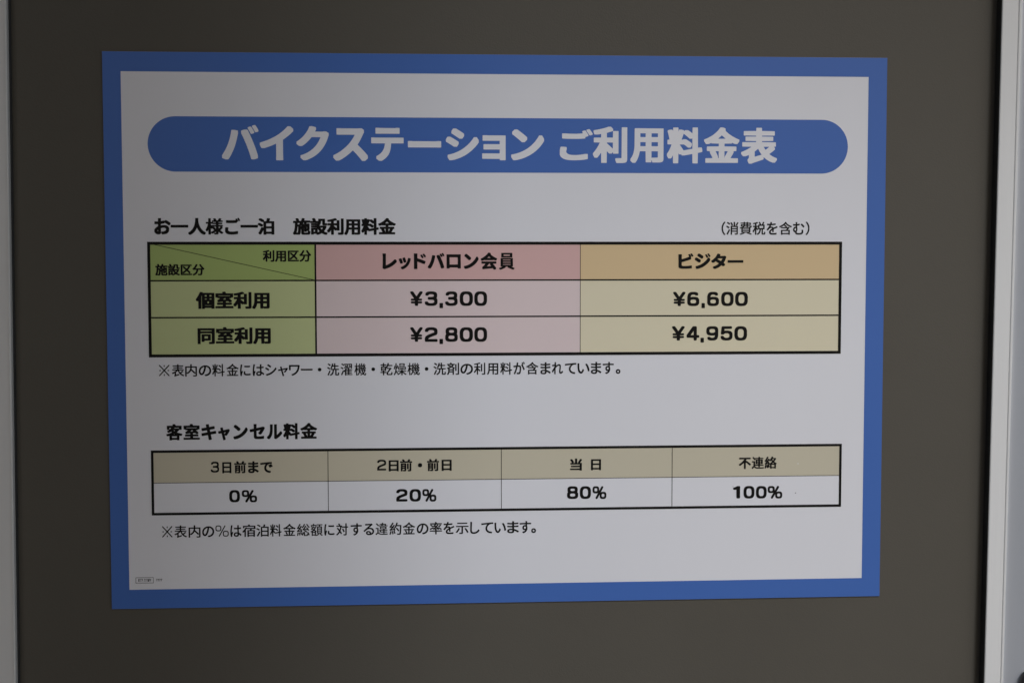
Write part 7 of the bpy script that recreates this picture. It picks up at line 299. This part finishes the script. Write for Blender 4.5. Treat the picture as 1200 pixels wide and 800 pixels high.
 '金H': '#8#8#5#9#4#=#4#X#5#]#:#^#q#_#s#_#s#`#l#n#k#p#e#{#]$-#[$1#Z$;#X$;#F$<#B$=#A$@#@$C#A$]#B$a#G$b$L$c$M$c$M$d$M$x$M$y$K$y#m$z#i${#h$}#g$~#d$}#T$w#M$u#;$u#8$v#/%&#)%.#(%2#(%9#)%>#.%@#>%F#N%M#j%[#z%f$.%r$<%~$F&,$I&/$N&5$X&B$Z&D$_&E$q&E$x&C%*&=%+&<%,&8%,&/%,&,%,&*%1&$%F%p%V%e%k%X&)%K&7%E&?%B&I%>&J%9&J%2&I%.&A%#&;$x&:$w&7$v&$$v%x$y%h%#%g%!%e${%a$z%%$y%#$y%#$x%#$d%#$c%$$c&+$b&0$a&1$^&1$Z&1$A&0$=&,$<%v$;%t$;%t$0%s$,%e#q%Y#`%Y#_%[#_&9#^&>#]&?#Y&?#V&?#=&>#9&9#8 $H#_$L#_$M#_$M#`$M$:$M$;$L$;$3$;$2$;$2$:$:$,$E#q$G#j %##`%##_%$#_%$#`%$#g%&#k%.#v%8$+%>$6%?$8%@$:%?$;%%$;%#$;%#$9 $H%E$N%D%*%E%-%E%*%H$~%N$h%a$g%`$]%V$J%G',
 '金R': '#<#>#<#A#<#U#<#W#>#W#{#X#~#X#}#Z#|#_#z#d#u#o#t#q#r#u#l$##e$0#d$3#d$8#d$9#f$:#p$>#s$?#~$@$#$?$,$3$2$)$3$&$;#s$<#q$>#l$?#h$?#a$?#`$9#]$5#Z$3#Y$2#X$5#X$R#X$T#X$U#Y$U$>$U$@$T$A#K$B#I$B#H$E#I$Z#I$[#J$[$T$]$U$^$U$_$U$}$U%!$S%!#q%##p%##p%$#o%-#o%.#n%.#_%&#]%%#W%##M$|#I${#@${#?${#6%,#0%3#0%8#0%9#5%;#E%A#W%I#q%V#v%Y$$%a$5%m$9%p$;%r$@%v$C%y$M&&$P&*$U&0$`&=$b&?$n&?$q&>$x&;$z&:%#&7%#&6%#&1%!&.$}&*$}&)$~&(%*%|%-%y%7%q%F%f%O%`%d%S%~%F&#%E&0%@&8%=&;%<&@%:&B%9&B%7&B%3&:%)&4$}&2$|&*$|&!$~%z%#%q%(%`%0%_%0%_%/%^%$%^%#%]%#$z%!$x%!$x$~$x$_$x$]$y$]&&$[&)$[&)$Y&)$D&)$B&&$B%Z$A%W$A%X$@%Z$?%e$;%l$8%l$7%l$2%l$1%c#~%`#y%^#v%O#a%J#Y%J#X%L#X&6#W&7#W&7#U&7#@&7#>&4#>#?#> $x#X${#X%5#X%8#X%7#Y%3#[%1#]%.#_%.#`%.#f%5#q%;#{%E$1%F$3%H$7%L$?%M$A%H$A$z$A$x$A$x$>$x#Z $1%?$3%?$8%>%A%?%D%?%D%@%;%F%)%S%$%V$z%]$v%`$s%c$i%l$h%m$g%l$d%i$b%g$U%[$R%X$O%V$=%H$3%A',
 '額R': '$c#5$`#9$^#<$Y#B$X#B$X#A$W#9$W#8$V#8$=#8$<#8$<#9$;#?$:#@$9#@#l#@#j#@#i#?#h#8#h#7#g#7#O#7#M#7#M#9#L$/#L$0#K$0#F$.#?$.#=$.#9$5#5$;#2$?#2$B#2$C#3$D#A$J#M$P#O$Q#T$T#d$_#h$b#i$c#h$d#g$e#V$o#U$q#S$p#N$l#L$k#F$k#D$k#>$s#9$y#9$z#9$~#?%&#N%6#S%<#[%H#c%V#e%[#f%^#h%^#q%^#t%^#w%]#z%]#}%[$#%Z$#%Y$#%V#|%K#|%J#}%J$J%J$L%J$L%L$L%c$L%d$K%e#U%e#T%e#T%d#S%G#S%E#P%D#=%E#;%E#:%H#;%y#;%{#=%{#o%|#p%|#p%}#o&!#m&(#j&0#j&5#k&6#m&7#z&<$$&<$&&;$+&3$,&1$0&($1&%$4%|$6%|$d%{$f%{$g%z$f%F$f%E$e%E$X%D$V%D$W%A$W%=$U%7$M%&$G$y$;$h$<$g$@$d$C$b$K$]$N$Z$c$M$g$J$g$I$g$F$f$D$b$?$[$8$X$5$X$4$X#L$X#J$Y#J$[#K$q#V%)#d%5#m%>#m%B#j%L#`%L#[%J#Y%>#P%-#E%!#?$x#;$v#:$l#5 &*#5%z#@%w#C%s#F%U#]%U#a%W#d%a#o%^#o$t#p$r#p$r#r$r%W$r%X$s%X%;%Y%=%Y%>%_%?%a%A%n%A%p%A%r%@%r$k%s$i%s$h%t$h%v$i&+$i&-$k&-&9&-&<&-&<&+&<%u&<%s&:%s%b%r%a%r%`%o%[%a%Z%[%Z%Y%[%Y&0%X&2%X&2%W&2#q&2#p&1#p%n#o%k#o%m#m%z#d&-#X&7#P&9#N&>#I&>#C&:#>&4#7&2#5&1#5 #i#W#l#V$9#W$;#W$;#Z$;#~$;$#$:$$$8$$#l$$#j$$#i$##i#~#i#Y %2$*%4$*%p$*%q$*%q$+%q$A%q$B%o$B%3$B%2$A%2$@%2$, #e$<#g$<#l$;$D$<$G$<$E$>$A$A$,$O$&$R$$$Q#|$M#p$D#f$= %3$W%5$W%p$W%q$W%q$X%q$o%q$p%o$p%3$p%2$o%2$m%2$Y #}$w#~$w$!$x$($}$3%1$4%3$2%3#q%3#o%3#n%2#k%.#f%&#e%$#g%$#l%##r$} %3%*%5%*%p%*%q%*%q%+%q%@%q%A%o%A%3%A%2%A%2%?%2%,',
 '（R': '%~#0%z#4%w#7%q#>%g#K%a#T%Z#_%Q#q%O#v%K$$%G$3%F$8%E$:%E$=%D$A%C$J%B$P%B$S%B$z%B$~%C%(%D%1%E%5%J%J%L%P%N%U%O%X%Q%^%Z%p%g&&%q&4%w&;%z&>%~&B&*&B&,&B&.&A&2&?&=&9&=&7&=&3&:&/&3&&&)%v%z%e%q%R%o%M%n%J%l%E%j%?%f%.%e%,%e%)%d%$%c$x%b$j%b$h%b$e%c$V%c$S%d$P%d$M%e$I%e$F%f$D%j$3%l$-%n$(%o$$%q#|%z#j&)#X&4#J&;#B&=#>&=#:&=#9&2#3&0#2&+#0',
 '）R': '#F#0#5#9#5#;#5#?#8#C#?#K#I#X#T#j#^#|#`$$#a$(#c$-#e$3#i$D#j$F#j$I#k$M#l$V#m$e#m$g#m$j#l$x#l${#k$~#k%$#j%)#j%,#i%.#e%?#c%E#a%J#`%M#^%R#T%e#I%v#>&(#7&0#5&4#5&9#7&:#F&B#N&B#P&B#Q&A#T&>#W&;#]&5#h&&#n%z#t%p#}%^$!%X$&%M$+%?$,%:$-%8$-%5$.%1$/%($0$~$0${$0$T$0$P$/$J$.$A$-$=$($($%#~$##y$!#v#}#q#t#_#h#K#^#>#W#7#T#4#P#0',
}
LINES = {
 'title_lettering': [
  ('バH',86.75,338.09,0.09605,0.09833),
  ('イH',114.38,338.28,0.09696,0.09593),
  ('クH',141.41,338.80,0.09430,0.09261),
  ('スH',168.81,337.84,0.09833,0.10148),
  ('テH',197.56,338.60,0.09051,0.09657),
  ('ーH',224.94,337.71,0.09570,0.09636),
  ('シH',253.61,338.74,0.09338,0.09243),
  ('ョH',278.31,339.66,0.09208,0.09304),
  ('ンH',302.10,338.71,0.09685,0.09408),
  ('ごH',338.90,339.44,0.09618,0.08494),
  ('利H',368.02,338.36,0.09071,0.09463),
  ('用H',396.67,338.68,0.09098,0.09594),
  ('料H',424.87,338.33,0.08997,0.09333),
  ('金H',453.72,337.94,0.08926,0.09451),
  ('表H',482.42,338.14,0.09200,0.09386),
 ],
 'heading': [
  ('おB',35.65,283.56,0.04325,0.04486),
  ('一B',48.63,283.86,0.04325,0.04272),
  ('人B',61.60,283.86,0.04325,0.04272),
  ('様B',74.58,283.86,0.04325,0.04272),
  ('ごB',87.55,283.56,0.04325,0.04486),
  ('一B',100.53,283.86,0.04325,0.04272),
  ('泊B',113.50,283.86,0.04325,0.04272),
  ('施B',139.89,283.82,0.04284,0.04287),
  ('設B',152.74,283.82,0.04284,0.04287),
  ('利B',165.59,283.82,0.04284,0.04287),
  ('用B',178.44,283.82,0.04284,0.04287),
  ('料B',191.29,283.82,0.04284,0.04287),
  ('金B',204.14,283.82,0.04284,0.04287),
 ],
 'tax_note': [
  ('（R',460.49,283.70,0.03456,0.03530),
  ('消R',470.85,283.70,0.03456,0.03530),
  ('費R',481.22,283.70,0.03456,0.03530),
  ('税R',491.59,283.70,0.03456,0.03530),
  ('をR',501.95,283.46,0.03456,0.03707),
  ('含R',512.32,283.70,0.03456,0.03530),
  ('むR',522.69,283.46,0.03456,0.03707),
  ('）R',533.05,283.70,0.03456,0.03530),
 ],
 'column_caption': [
  ('利M',117.01,263.56,0.03022,0.03043),
  ('用M',126.07,263.56,0.03022,0.03043),
  ('区M',135.14,263.56,0.03022,0.03043),
  ('分M',144.21,263.56,0.03022,0.03043),
 ],
 'row_caption': [
  ('施M',36.71,253.32,0.03052,0.02979),
  ('設M',45.87,253.32,0.03052,0.02979),
  ('区M',55.02,253.32,0.03052,0.02979),
  ('分M',64.18,253.32,0.03052,0.02979),
 ],
 'row_title': [
  ('個B',66.89,228.12,0.04651,0.04387),
  ('室B',80.84,228.12,0.04651,0.04387),
  ('利B',94.80,228.12,0.04651,0.04387),
  ('用B',108.75,228.12,0.04651,0.04387),
 ],
 'row_title.001': [
  ('同B',66.82,201.55,0.04703,0.04313),
  ('室B',80.93,201.55,0.04703,0.04313),
  ('利B',95.04,201.55,0.04703,0.04313),
  ('用B',109.15,201.55,0.04703,0.04313),
 ],
 'column_title': [
  ('レB',204.53,257.10,0.04653,0.04722),
  ('ッB',217.86,257.77,0.03935,0.04103),
  ('ドB',227.10,257.54,0.04844,0.04471),
  ('バB',241.04,257.48,0.04442,0.04459),
  ('ロB',254.24,257.42,0.04506,0.04660),
  ('ンB',267.62,257.28,0.04267,0.04569),
  ('会B',281.66,257.38,0.04148,0.04412),
  ('員B',295.54,257.21,0.04013,0.04651),
 ],
 'column_title.001': [
  ('ビB',431.95,257.21,0.04886,0.04361),
  ('ジB',446.13,257.21,0.04486,0.04498),
  ('タB',458.98,257.36,0.04487,0.04181),
  ('ーB',471.62,257.80,0.04636,0.03797),
 ],
 'price': [
  ('¥B',227.87,230.02,0.03485,0.03880),
  ('3B',239.04,229.99,0.03445,0.03869),
  (',B',250.06,228.20,0.04141,0.03680),
  ('3B',254.58,229.94,0.03359,0.03873),
  ('0B',265.51,229.90,0.03622,0.03889),
  ('0B',276.66,229.87,0.03510,0.03891),
 ],
 'price.001': [
  ('¥B',227.73,202.65,0.03491,0.03891),
  ('2B',238.78,202.59,0.03499,0.03894),
  (',B',249.96,200.79,0.04147,0.03691),
  ('8B',254.34,202.52,0.03459,0.03898),
  ('0B',265.43,202.46,0.03628,0.03901),
  ('0B',276.60,202.41,0.03515,0.03903),
 ],
 'price.002': [
  ('¥B',430.13,229.25,0.03523,0.03836),
  ('6B',441.17,229.21,0.03342,0.03838),
  (',B',452.26,227.54,0.03941,0.03665),
  ('6B',456.69,229.17,0.03301,0.03842),
  ('0B',467.64,229.13,0.03473,0.03845),
  ('0B',478.53,229.09,0.03573,0.03847),
 ],
 'price.003': [
  ('¥B',429.42,202.66,0.03627,0.03870),
  ('4B',440.74,202.60,0.03381,0.03859),
  (',B',451.65,200.98,0.04047,0.03430),
  ('9B',456.16,202.53,0.03353,0.03876),
  ('5B',467.25,202.67,0.03407,0.03812),
  ('0B',478.16,202.42,0.03578,0.03881),
 ],
 'footnote': [
  ('※R',38.26,177.57,0.02811,0.03007),
  ('表R',47.60,176.86,0.03205,0.03330),
  ('内R',56.93,176.86,0.03513,0.03330),
  ('のR',67.21,176.58,0.03615,0.03530),
  ('料R',77.84,176.86,0.03232,0.03330),
  ('金R',88.49,176.86,0.03152,0.03330),
  ('にR',97.85,176.58,0.03238,0.03530),
  ('はR',107.40,176.58,0.03318,0.03530),
  ('シR',116.89,176.58,0.03384,0.03530),
  ('ャR',126.10,176.86,0.03333,0.03330),
  ('ワR',134.47,176.58,0.03484,0.03530),
  ('ーR',143.66,176.86,0.03579,0.03330),
  ('・R',153.81,176.86,0.03330,0.03330),
  ('洗R',164.22,176.86,0.03166,0.03330),
  ('濯R',174.44,176.86,0.03183,0.03330),
  ('機R',185.00,176.86,0.03110,0.03330),
  ('・R',194.45,176.86,0.03330,0.03330),
  ('乾R',204.62,176.86,0.03215,0.03330),
  ('燥R',214.71,176.86,0.03385,0.03330),
  ('機R',225.32,176.86,0.03276,0.03330),
  ('・R',235.06,176.86,0.03330,0.03330),
  ('洗R',245.08,176.86,0.03273,0.03330),
  ('剤R',255.36,176.86,0.03429,0.03330),
  ('のR',265.20,176.58,0.03704,0.03530),
  ('利R',276.13,176.86,0.03174,0.03342),
  ('用R',286.11,176.86,0.03257,0.03342),
  ('料R',296.30,176.86,0.03131,0.03342),
  ('がR',306.20,176.58,0.03118,0.03542),
  ('含R',316.27,176.86,0.03237,0.03342),
  ('まR',325.64,176.58,0.03660,0.03542),
  ('れR',335.92,176.58,0.02987,0.03542),
  ('てR',345.62,176.58,0.03536,0.03542),
  ('いR',354.81,176.58,0.03762,0.03542),
  ('まR',364.66,176.58,0.03729,0.03542),
  ('すR',374.89,176.58,0.03259,0.03542),
  ('。R',385.63,176.86,0.03342,0.03342),
 ],
 'heading.001': [
  ('客B',43.12,128.66,0.03930,0.04187),
  ('室B',55.68,128.66,0.04195,0.04187),
  ('キB',68.57,128.31,0.04183,0.04439),
  ('ャB',80.71,128.66,0.03620,0.04187),
  ('ンB',92.06,128.31,0.04149,0.04439),
  ('セB',105.40,128.31,0.04123,0.04439),
  ('ルB',118.28,128.31,0.03932,0.04439),
  ('料B',131.02,128.66,0.04027,0.04187),
  ('金B',144.04,128.66,0.04088,0.04187),
 ],
 'column_title.002': [
  ('3M',75.98,103.90,0.02237,0.02935),
  ('日M',83.24,103.02,0.03166,0.03194),
  ('前M',93.41,103.02,0.03114,0.03194),
  ('まM',102.49,102.75,0.03532,0.03385),
  ('でM',112.81,102.75,0.03375,0.03385),
 ],
 'column_title.003': [
  ('2M',201.92,104.16,0.02460,0.02911),
  ('日M',209.23,103.08,0.03516,0.03219),
  ('前M',219.22,103.08,0.03208,0.03219),
  ('・M',229.89,103.08,0.03219,0.03219),
  ('前M',239.94,103.08,0.03171,0.03219),
  ('日M',249.73,103.08,0.03564,0.03219),
 ],
 'column_title.004': [
  ('当M',349.52,102.32,0.03715,0.03199),
  ('日M',365.15,102.32,0.03614,0.03199),
 ],
 'column_title.005': [
  ('不M',482.50,102.01,0.03222,0.03316),
  ('連M',492.71,102.01,0.03217,0.03316),
  ('絡M',502.84,102.01,0.03243,0.03316),
 ],
 'rate': [
  ('0B',89.56,80.94,0.02882,0.03290),
  ('%B',99.08,80.77,0.03475,0.03315),
 ],
 'rate.001': [
  ('2B',216.32,79.96,0.03092,0.03385),
  ('0B',226.58,79.83,0.03119,0.03387),
  ('%B',236.39,79.66,0.03236,0.03414),
 ],
 'rate.002': [
  ('8B',348.12,80.39,0.03094,0.03459),
  ('0B',358.08,80.27,0.03098,0.03461),
  ('%B',367.92,80.10,0.03268,0.03488),
 ],
 'rate.003': [
  ('1B',476.71,79.15,0.05586,0.03439),
  ('0B',486.51,79.03,0.03073,0.03441),
  ('0B',496.30,78.91,0.03029,0.03443),
  ('%B',505.56,78.74,0.03507,0.03470),
 ],
 'footnote.001': [
  ('※R',38.71,54.65,0.02753,0.03048),
  ('表R',47.73,53.93,0.03249,0.03375),
  ('内R',57.71,53.93,0.03580,0.03375),
  ('のR',68.10,53.65,0.03514,0.03578),
  ('%R',78.86,54.68,0.03003,0.03027),
  ('はR',89.13,53.65,0.03209,0.03578),
  ('宿R',98.90,53.93,0.03607,0.03375),
  ('泊R',109.38,53.93,0.03532,0.03375),
  ('料R',119.88,53.93,0.03033,0.03375),
  ('金R',129.96,53.93,0.03204,0.03375),
  ('総R',140.21,53.93,0.03401,0.03375),
  ('額R',150.63,53.93,0.03189,0.03375),
  ('にR',160.22,53.65,0.03197,0.03578),
  ('対R',170.15,53.93,0.03174,0.03375),
  ('すR',180.64,53.62,0.03245,0.03590),
  ('るR',190.19,53.62,0.03457,0.03590),
  ('違R',200.10,53.90,0.03311,0.03387),
  ('約R',210.77,53.90,0.03329,0.03387),
  ('金R',221.08,53.90,0.03240,0.03387),
  ('のR',231.22,53.62,0.03483,0.03590),
  ('率R',241.57,53.90,0.03388,0.03387),
  ('をR',251.63,53.62,0.03420,0.03590),
  ('示R',261.67,53.90,0.03525,0.03387),
  ('しR',270.82,53.62,0.03468,0.03590),
  ('てR',280.89,53.62,0.03709,0.03590),
  ('いR',290.64,53.62,0.03607,0.03590),
  ('まR',299.66,53.62,0.04163,0.03590),
  ('すR',310.57,53.62,0.03399,0.03590),
  ('。R',320.18,53.90,0.03387,0.03387),
 ],
}

def glyph_polys(key):
    out = []
    for s in GLYPHS[key].split(' '):
        c = []
        for i in range(0, len(s), 4):
            a, b, d, e = (ALPHABET.index(q) for q in s[i:i+4])
            c.append((a * len(ALPHABET) + b - 100, d * len(ALPHABET) + e - 100))
        out.append(c)
    return out

def lettering(line, mat, parent, layer=3, name='lettering', label=None):
    polys = []
    for key, x, y, kx, ky in LINES[line]:
        for c in glyph_polys(key):
            polys.append([(x + px * kx, y + py * ky) for px, py in c])
    return poly_sheet(name, polys, mat, parent, layer, label)

# ------------------------------------------------------------------ materials
def print_mat(name, c): return material(name, c, rough=0.36, spec=0.22, bump=0.06, bump_scale=14, streak=(1, 1, 0.2), grain=0.012, grain_scale=8)
M_WHITE = print_mat('white_print', (0.79, 0.795, 0.83))
M_BLUE  = print_mat('blue_print', (0.062, 0.156, 0.48))
M_BLACK = material('black_print', (0.007, 0.0065, 0.006), rough=0.4, spec=0.12)
M_GREEN = print_mat('green_print', (0.40, 0.51, 0.17))
M_LGREEN = print_mat('pale_green_print', (0.56, 0.62, 0.31))
M_PINK  = print_mat('pink_print', (0.70, 0.45, 0.43))
M_LPINK = print_mat('pale_pink_print', (0.76, 0.635, 0.63))
M_ORANGE = print_mat('orange_print', (0.72, 0.545, 0.315))
M_CREAM = print_mat('cream_print', (0.76, 0.70, 0.51))
M_TAN   = print_mat('tan_print', (0.60, 0.555, 0.425))
M_EDGE  = material('sheet_edge', (0.30, 0.30, 0.32), rough=0.5)
M_PANEL = material('brown_grey_laminate', (0.097, 0.089, 0.073), rough=0.48, spec=0.22, grain=0.06, grain_scale=3.2, rough_var=0.12, bump=0.05, bump_scale=900)
M_ALU   = material('grey_aluminium', (0.73, 0.735, 0.725), rough=0.45, spec=0.4, grain=0.03, grain_scale=60, streak=(1, 1, 0.02), bump=0.02, bump_scale=400)
M_ANOD  = material('anodised_aluminium', (0.60, 0.625, 0.665), rough=0.38, spec=0.5, metal=0.35, grain=0.03, grain_scale=60, streak=(1, 1, 0.02))
M_RUB   = material('black_gasket', (0.03, 0.03, 0.03), rough=0.7)
M_WALL  = material('grey_render', (0.28, 0.283, 0.30), rough=0.9, grain=0.1, grain_scale=6, bump=0.5, bump_scale=300)
M_FLOOR = material('concrete', (0.33, 0.325, 0.31), rough=0.9, grain=0.15, grain_scale=3, bump=0.3, bump_scale=120)
M_DARK  = material('dark_plastic', (0.02, 0.02, 0.022), rough=0.35)

# ------------------------------------------------------------------ setting
PY = 0.0016                                   # the panel's face, just behind the sign sheet
XL, XR = -0.3651, 0.3810                      # panel between the gaskets
def structure(name, bm, mat, bevel=0.0):
    return tag(link(name, bm, mat, bevel=bevel), kind='structure')
bm = bmesh.new()
s = 60.0
bm.faces.new([bm.verts.new(p) for p in ((-s,-s,0),(s,-s,0),(s,s,0),(-s,s,0))])
structure('ground', bm, M_FLOOR)
structure('wall_panel', box_bm(XL - 0.02, XR + 0.02, PY, PY + 0.03, 0.01, 3.2), M_PANEL)
structure('wall_left', box_bm(-1.2, -0.44, 0.0, 0.12, 0.004, 3.2), M_WALL)
structure('wall_right', box_bm(0.47, 3.0, 0.0, 0.12, 0.004, 3.2), M_WALL)
structure('shade_pillar', box_bm(-0.34, 0.150, -1.62, -1.30, 0.004, 3.198), M_WALL)  # unseen, added behind the camera to keep sun off the sign's left part
structure('shade_side_wall', box_bm(-0.80, -0.62, -0.95, -0.002, 0.004, 3.198), M_WALL)  # added out of view on the left to cut the sky light there
structure('shade_canopy', box_bm(-1.2, 3.0, -1.94, 0.12, 3.202, 3.35), M_WALL)  # added overhead out of view, its edge softly shades the top

# ------------------------------------------------------------------ aluminium posts
Z0, Z1 = 0.006, 3.197
def arc(cx, cy, r, a0, a1, n=10):
    return [(cx + r * math.cos(math.radians(a0 + (a1 - a0) * i / n)), cy + r * math.sin(math.radians(a0 + (a1 - a0) * i / n))) for i in range(n + 1)]
F = -0.0130                                   # how far the posts stand proud
post = tag(bpy.data.objects.new('aluminium_post', None), 'grey aluminium upright at the left edge, flat face with a thin bright lip', 'post', 'aluminium posts either side of the panel')
COL.objects.link(post); post.location = (-0.3651, 0, 0)
link('face', extrude_profile([(-0.0752, 0.03), (-0.0752, F), (-0.0007, F), (-0.0003, F + 0.0003), (-0.0022, PY - 0.0001), (-0.0022, 0.03)], Z0, Z1), M_ALU, post)
link('lip', extrude_profile([(-0.0015, F - 0.0001), (-0.0013, F - 0.0009), (-0.0006, F - 0.0009), (0.0, F - 0.0001), (0.0, F + 0.0008), (-0.0002, F + 0.0008), (-0.00025, F - 0.0001)], Z0, Z1), M_ALU, post)
link('gasket', extrude_profile([(-0.0020, PY - 0.0002), (-0.0020, -0.0006), (-0.0014, -0.0014), (-0.0008, -0.0006), (-0.0006, PY - 0.0002)], Z0, Z1), M_RUB, post)

post = tag(bpy.data.objects.new('aluminium_post', None), 'grey aluminium upright at the right edge, stepped profile with a dark catch low down', 'post', 'aluminium posts either side of the panel')
COL.objects.link(post); post.location = (0.3810, 0, 0)
link('face', extrude_profile([(0.0025, 0.03), (0.0025, PY - 0.0001), (0.0, F + 0.0006), (0.0005, F), (0.0125, F), (0.0126, F + 0.0001), (0.0126, 0.03)], Z0, Z1), M_ALU, post)
link('lip', extrude_profile([(0.0127, 0.02), (0.0127, F + 0.0001), (0.0133, F - 0.0007), (0.0144, F - 0.0008), (0.0150, F), (0.0150, 0.02)], Z0, Z1), M_ALU, post)
hollow = [(0.0151, 0.02)] + [(0.0151 + 0.020 * t, F + 0.0004 - 0.0105 * t ** 1.25) for t in [i / 24 for i in range(25)]] + [(0.0900, F - 0.0101), (0.0900, 0.02)]
link('channel', extrude_profile(hollow, Z0, Z1), M_ANOD, post)
link('gasket', extrude_profile([(0.0017, PY - 0.0002), (0.0010, -0.0050), (0.0003, F + 0.0022), (0.0008, F + 0.0012), (0.0023, PY - 0.0002)], Z0, Z1), M_RUB, post)
bm = bmesh.new()
bmesh.ops.create_uvsphere(bm, u_segments=20, v_segments=12, radius=1.0)
bmesh.ops.scale(bm, vec=(0.0024, 0.0040, 0.0080), verts=bm.verts)
bmesh.ops.rotate(bm, cent=(0, 0, 0), matrix=Matrix.Rotation(math.radians(14), 3, 'Y'), verts=bm.verts)
bmesh.ops.translate(bm, vec=(0.0270, -0.0215, CENTRE.z - 0.2710), verts=bm.verts)
link('catch', bm, M_DARK, post, smooth=True)

# ------------------------------------------------------------------ the price sign
sign = tag(bpy.data.objects.new('price_sign', None),
           'white laminated price sign with blue border, blue title band and two Japanese price tables', 'sign')
COL.objects.link(sign)
sign.location = CENTRE; sign.rotation_euler = (0, SIGN_TILT, 0)
IX0, IX1, IY0, IY1 = 13.5, 581.4, 14.8, 405.3
# the sheet: a slightly wavy 1.5 mm board, its face at y = 0.0003
bm = box_bm(sx(0), sx(W), 0.0003, PY - 0.0001, sz(0), sz(H))
sheet = link('sheet', bm, M_EDGE, sign)
poly_sheet('print_ground', [rect(IX0 - .3, IX1 + .3, IY0 - .3, IY1 + .3)], M_WHITE, sign, 0)
poly_sheet('border', [rect(0.15, W - 0.15, 0.15, H - 0.15), rect(IX0, IX1, IY0, IY1)], M_BLUE, sign, 1)

# title band: a pill with round ends
px0, px1, py0, py1 = 32.5, 565.8, 331.1, 372.3
r = (py1 - py0) / 2; cy = (py0 + py1) / 2
pill = arc(px1 - r, cy, r, -90, 90, 40) + arc(px0 + r, cy, r, 90, 270, 40)
band = poly_sheet('title_band', [pill], M_BLUE, sign, 1)
lettering('title_lettering', M_WHITE, band, 2, 'title_lettering')
lettering('heading', M_BLACK, sign, 2, 'heading')
lettering('tax_note', M_BLACK, sign, 2, 'tax_note')
lettering('footnote', M_BLACK, sign, 2, 'footnote')
lettering('heading.001', M_BLACK, sign, 2, 'heading')
lettering('footnote.001', M_BLACK, sign, 2, 'footnote')

# first table
TX0, TX1, TY0, TY1 = 32.1, 561.1, 192.9, 277.6
RA, RB, CA, CB = 249.5, 221.7, 156.3, 358.1
o = 1.1
table = poly_sheet('price_table', [rect(TX0 - o, TX1 + o, TY0 - o, TY1 + o), rect(TX0 + o, TX1 - o, TY0 + o, TY1 - o)], M_BLACK, sign, 3)
cols = [(TX0, CA), (CA, CB), (CB, TX1)]
rows = [(RA, TY1), (RB, RA), (TY0, RB)]
tint = [[M_GREEN, M_PINK, M_ORANGE], [M_LGREEN, M_LPINK, M_CREAM], [M_LGREEN, M_LPINK, M_CREAM]]
for j, (a, b) in enumerate(rows):
    for i, (c, d) in enumerate(cols):
        poly_sheet('table_cell', [rect(c, d, a, b)], tint[j][i], table, 1)
def rule(x0, x1, y0, y1, parent): return poly_sheet('ruled_line', [rect(x0, x1, y0, y1)], M_BLACK, parent, 2)
for y in (RA, RB): rule(TX0 + o, TX1 - o, y - .55, y + .55, table)
rule(CA - .65, CA + .65, TY0 + o, RB - .5, table); rule(CA - .65, CA + .65, RB + .5, RA - .5, table); rule(CA - .65, CA + .65, RA + .5, TY1 - o, table)
for a, b in rows: rule(CB - .22, CB + .22, a + .5, b - .5 if b < TY1 else b - o, table)
poly_sheet('diagonal_line', [[(35.9, 276.5), (37.7, 276.5), (155.3, 250.1), (153.5, 250.1)]], M_BLACK, table, 2)
for key, nm in (('column_caption', 'lettering'), ('row_caption', 'lettering'), ('row_title', 'lettering'), ('row_title.001', 'lettering'),
                ('column_title', 'lettering'), ('column_title.001', 'lettering'),
                ('price', 'price'), ('price.001', 'price'), ('price.002', 'price'), ('price.003', 'price')):
    lettering(key, M_BLACK, table, 3, nm)

# second table
UX0, UX1, UY0, UY1 = 32.2, 563.1, 72.6, 120.3
UR = 96.3; UC = [164.5, 297.2, 430.1]
o = 0.95
table = poly_sheet('cancellation_table', [rect(UX0 - o, UX1 + o, UY0 - o, UY1 + o), rect(UX0 + o, UX1 - o, UY0 + o, UY1 - o)], M_BLACK, sign, 3)
cx = [UX0] + UC + [UX1]
for i in range(4):
    poly_sheet('table_cell', [rect(cx[i], cx[i+1], UR, UY1)], M_TAN, table, 1)
    poly_sheet('table_cell', [rect(cx[i], cx[i+1], UY0, UR)], M_WHITE, table, 1)
rule(UX0 + o, UX1 - o, UR - .22, UR + .22, table)
for c in UC:
    rule(c - .25, c + .25, UR + .22, UY1 - o, table); rule(c - .25, c + .25, UY0 + o, UR - .22, table)
for i in range(4):
    lettering('column_title.%03d' % (i + 2), M_BLACK, table, 3, 'lettering')
for k in ('rate', 'rate.001', 'rate.002', 'rate.003'): lettering(k, M_BLACK, table, 3, 'rate')

# the tiny printer's mark in the lower left corner: too small to read, kept as small strokes
M_GREY = print_mat('grey_print', (0.035, 0.035, 0.035))
mark = poly_sheet('print_mark', [rect(18.3, 31.7, 19.7, 24.2), rect(18.6, 31.4, 20.0, 23.9)], M_GREY, sign, 2)
bits = []
x = 20.3
while x < 30.0:
    w = random.uniform(.45, .8)
    if not 23.6 < x < 24.6:
        bits.append(rect(x, x + w * .35, 20.9, 23.1))
        bits.append(rect(x + w * .35, x + w, random.choice([20.9, 21.8, 22.6]), 23.1 if random.random() < .4 else 22.9))
    x += w + .35
x = 34.0
for k in range(4):
    bits.append(rect(x, x + .3, 21.1, 23.1)); bits.append(rect(x + .3, x + .8, 22.2, 22.6)); x += 1.15
poly_sheet('lettering', bits, M_GREY, mark, 2)
# two specks of dirt on the sheet
for (cx_, cy_, rr, mm) in ((529.4, 105.9, .55, M_WHITE), (527.6, 83.0, .5, M_GREY), (478, 88.6, .3, M_GREY)):
    poly_sheet('speck', [[(cx_ + rr * random.uniform(.6, 1.1) * math.cos(a * .785), cy_ + rr * random.uniform(.5, 1) * math.sin(a * .785)) for a in range(8)]], mm, sign, 4)
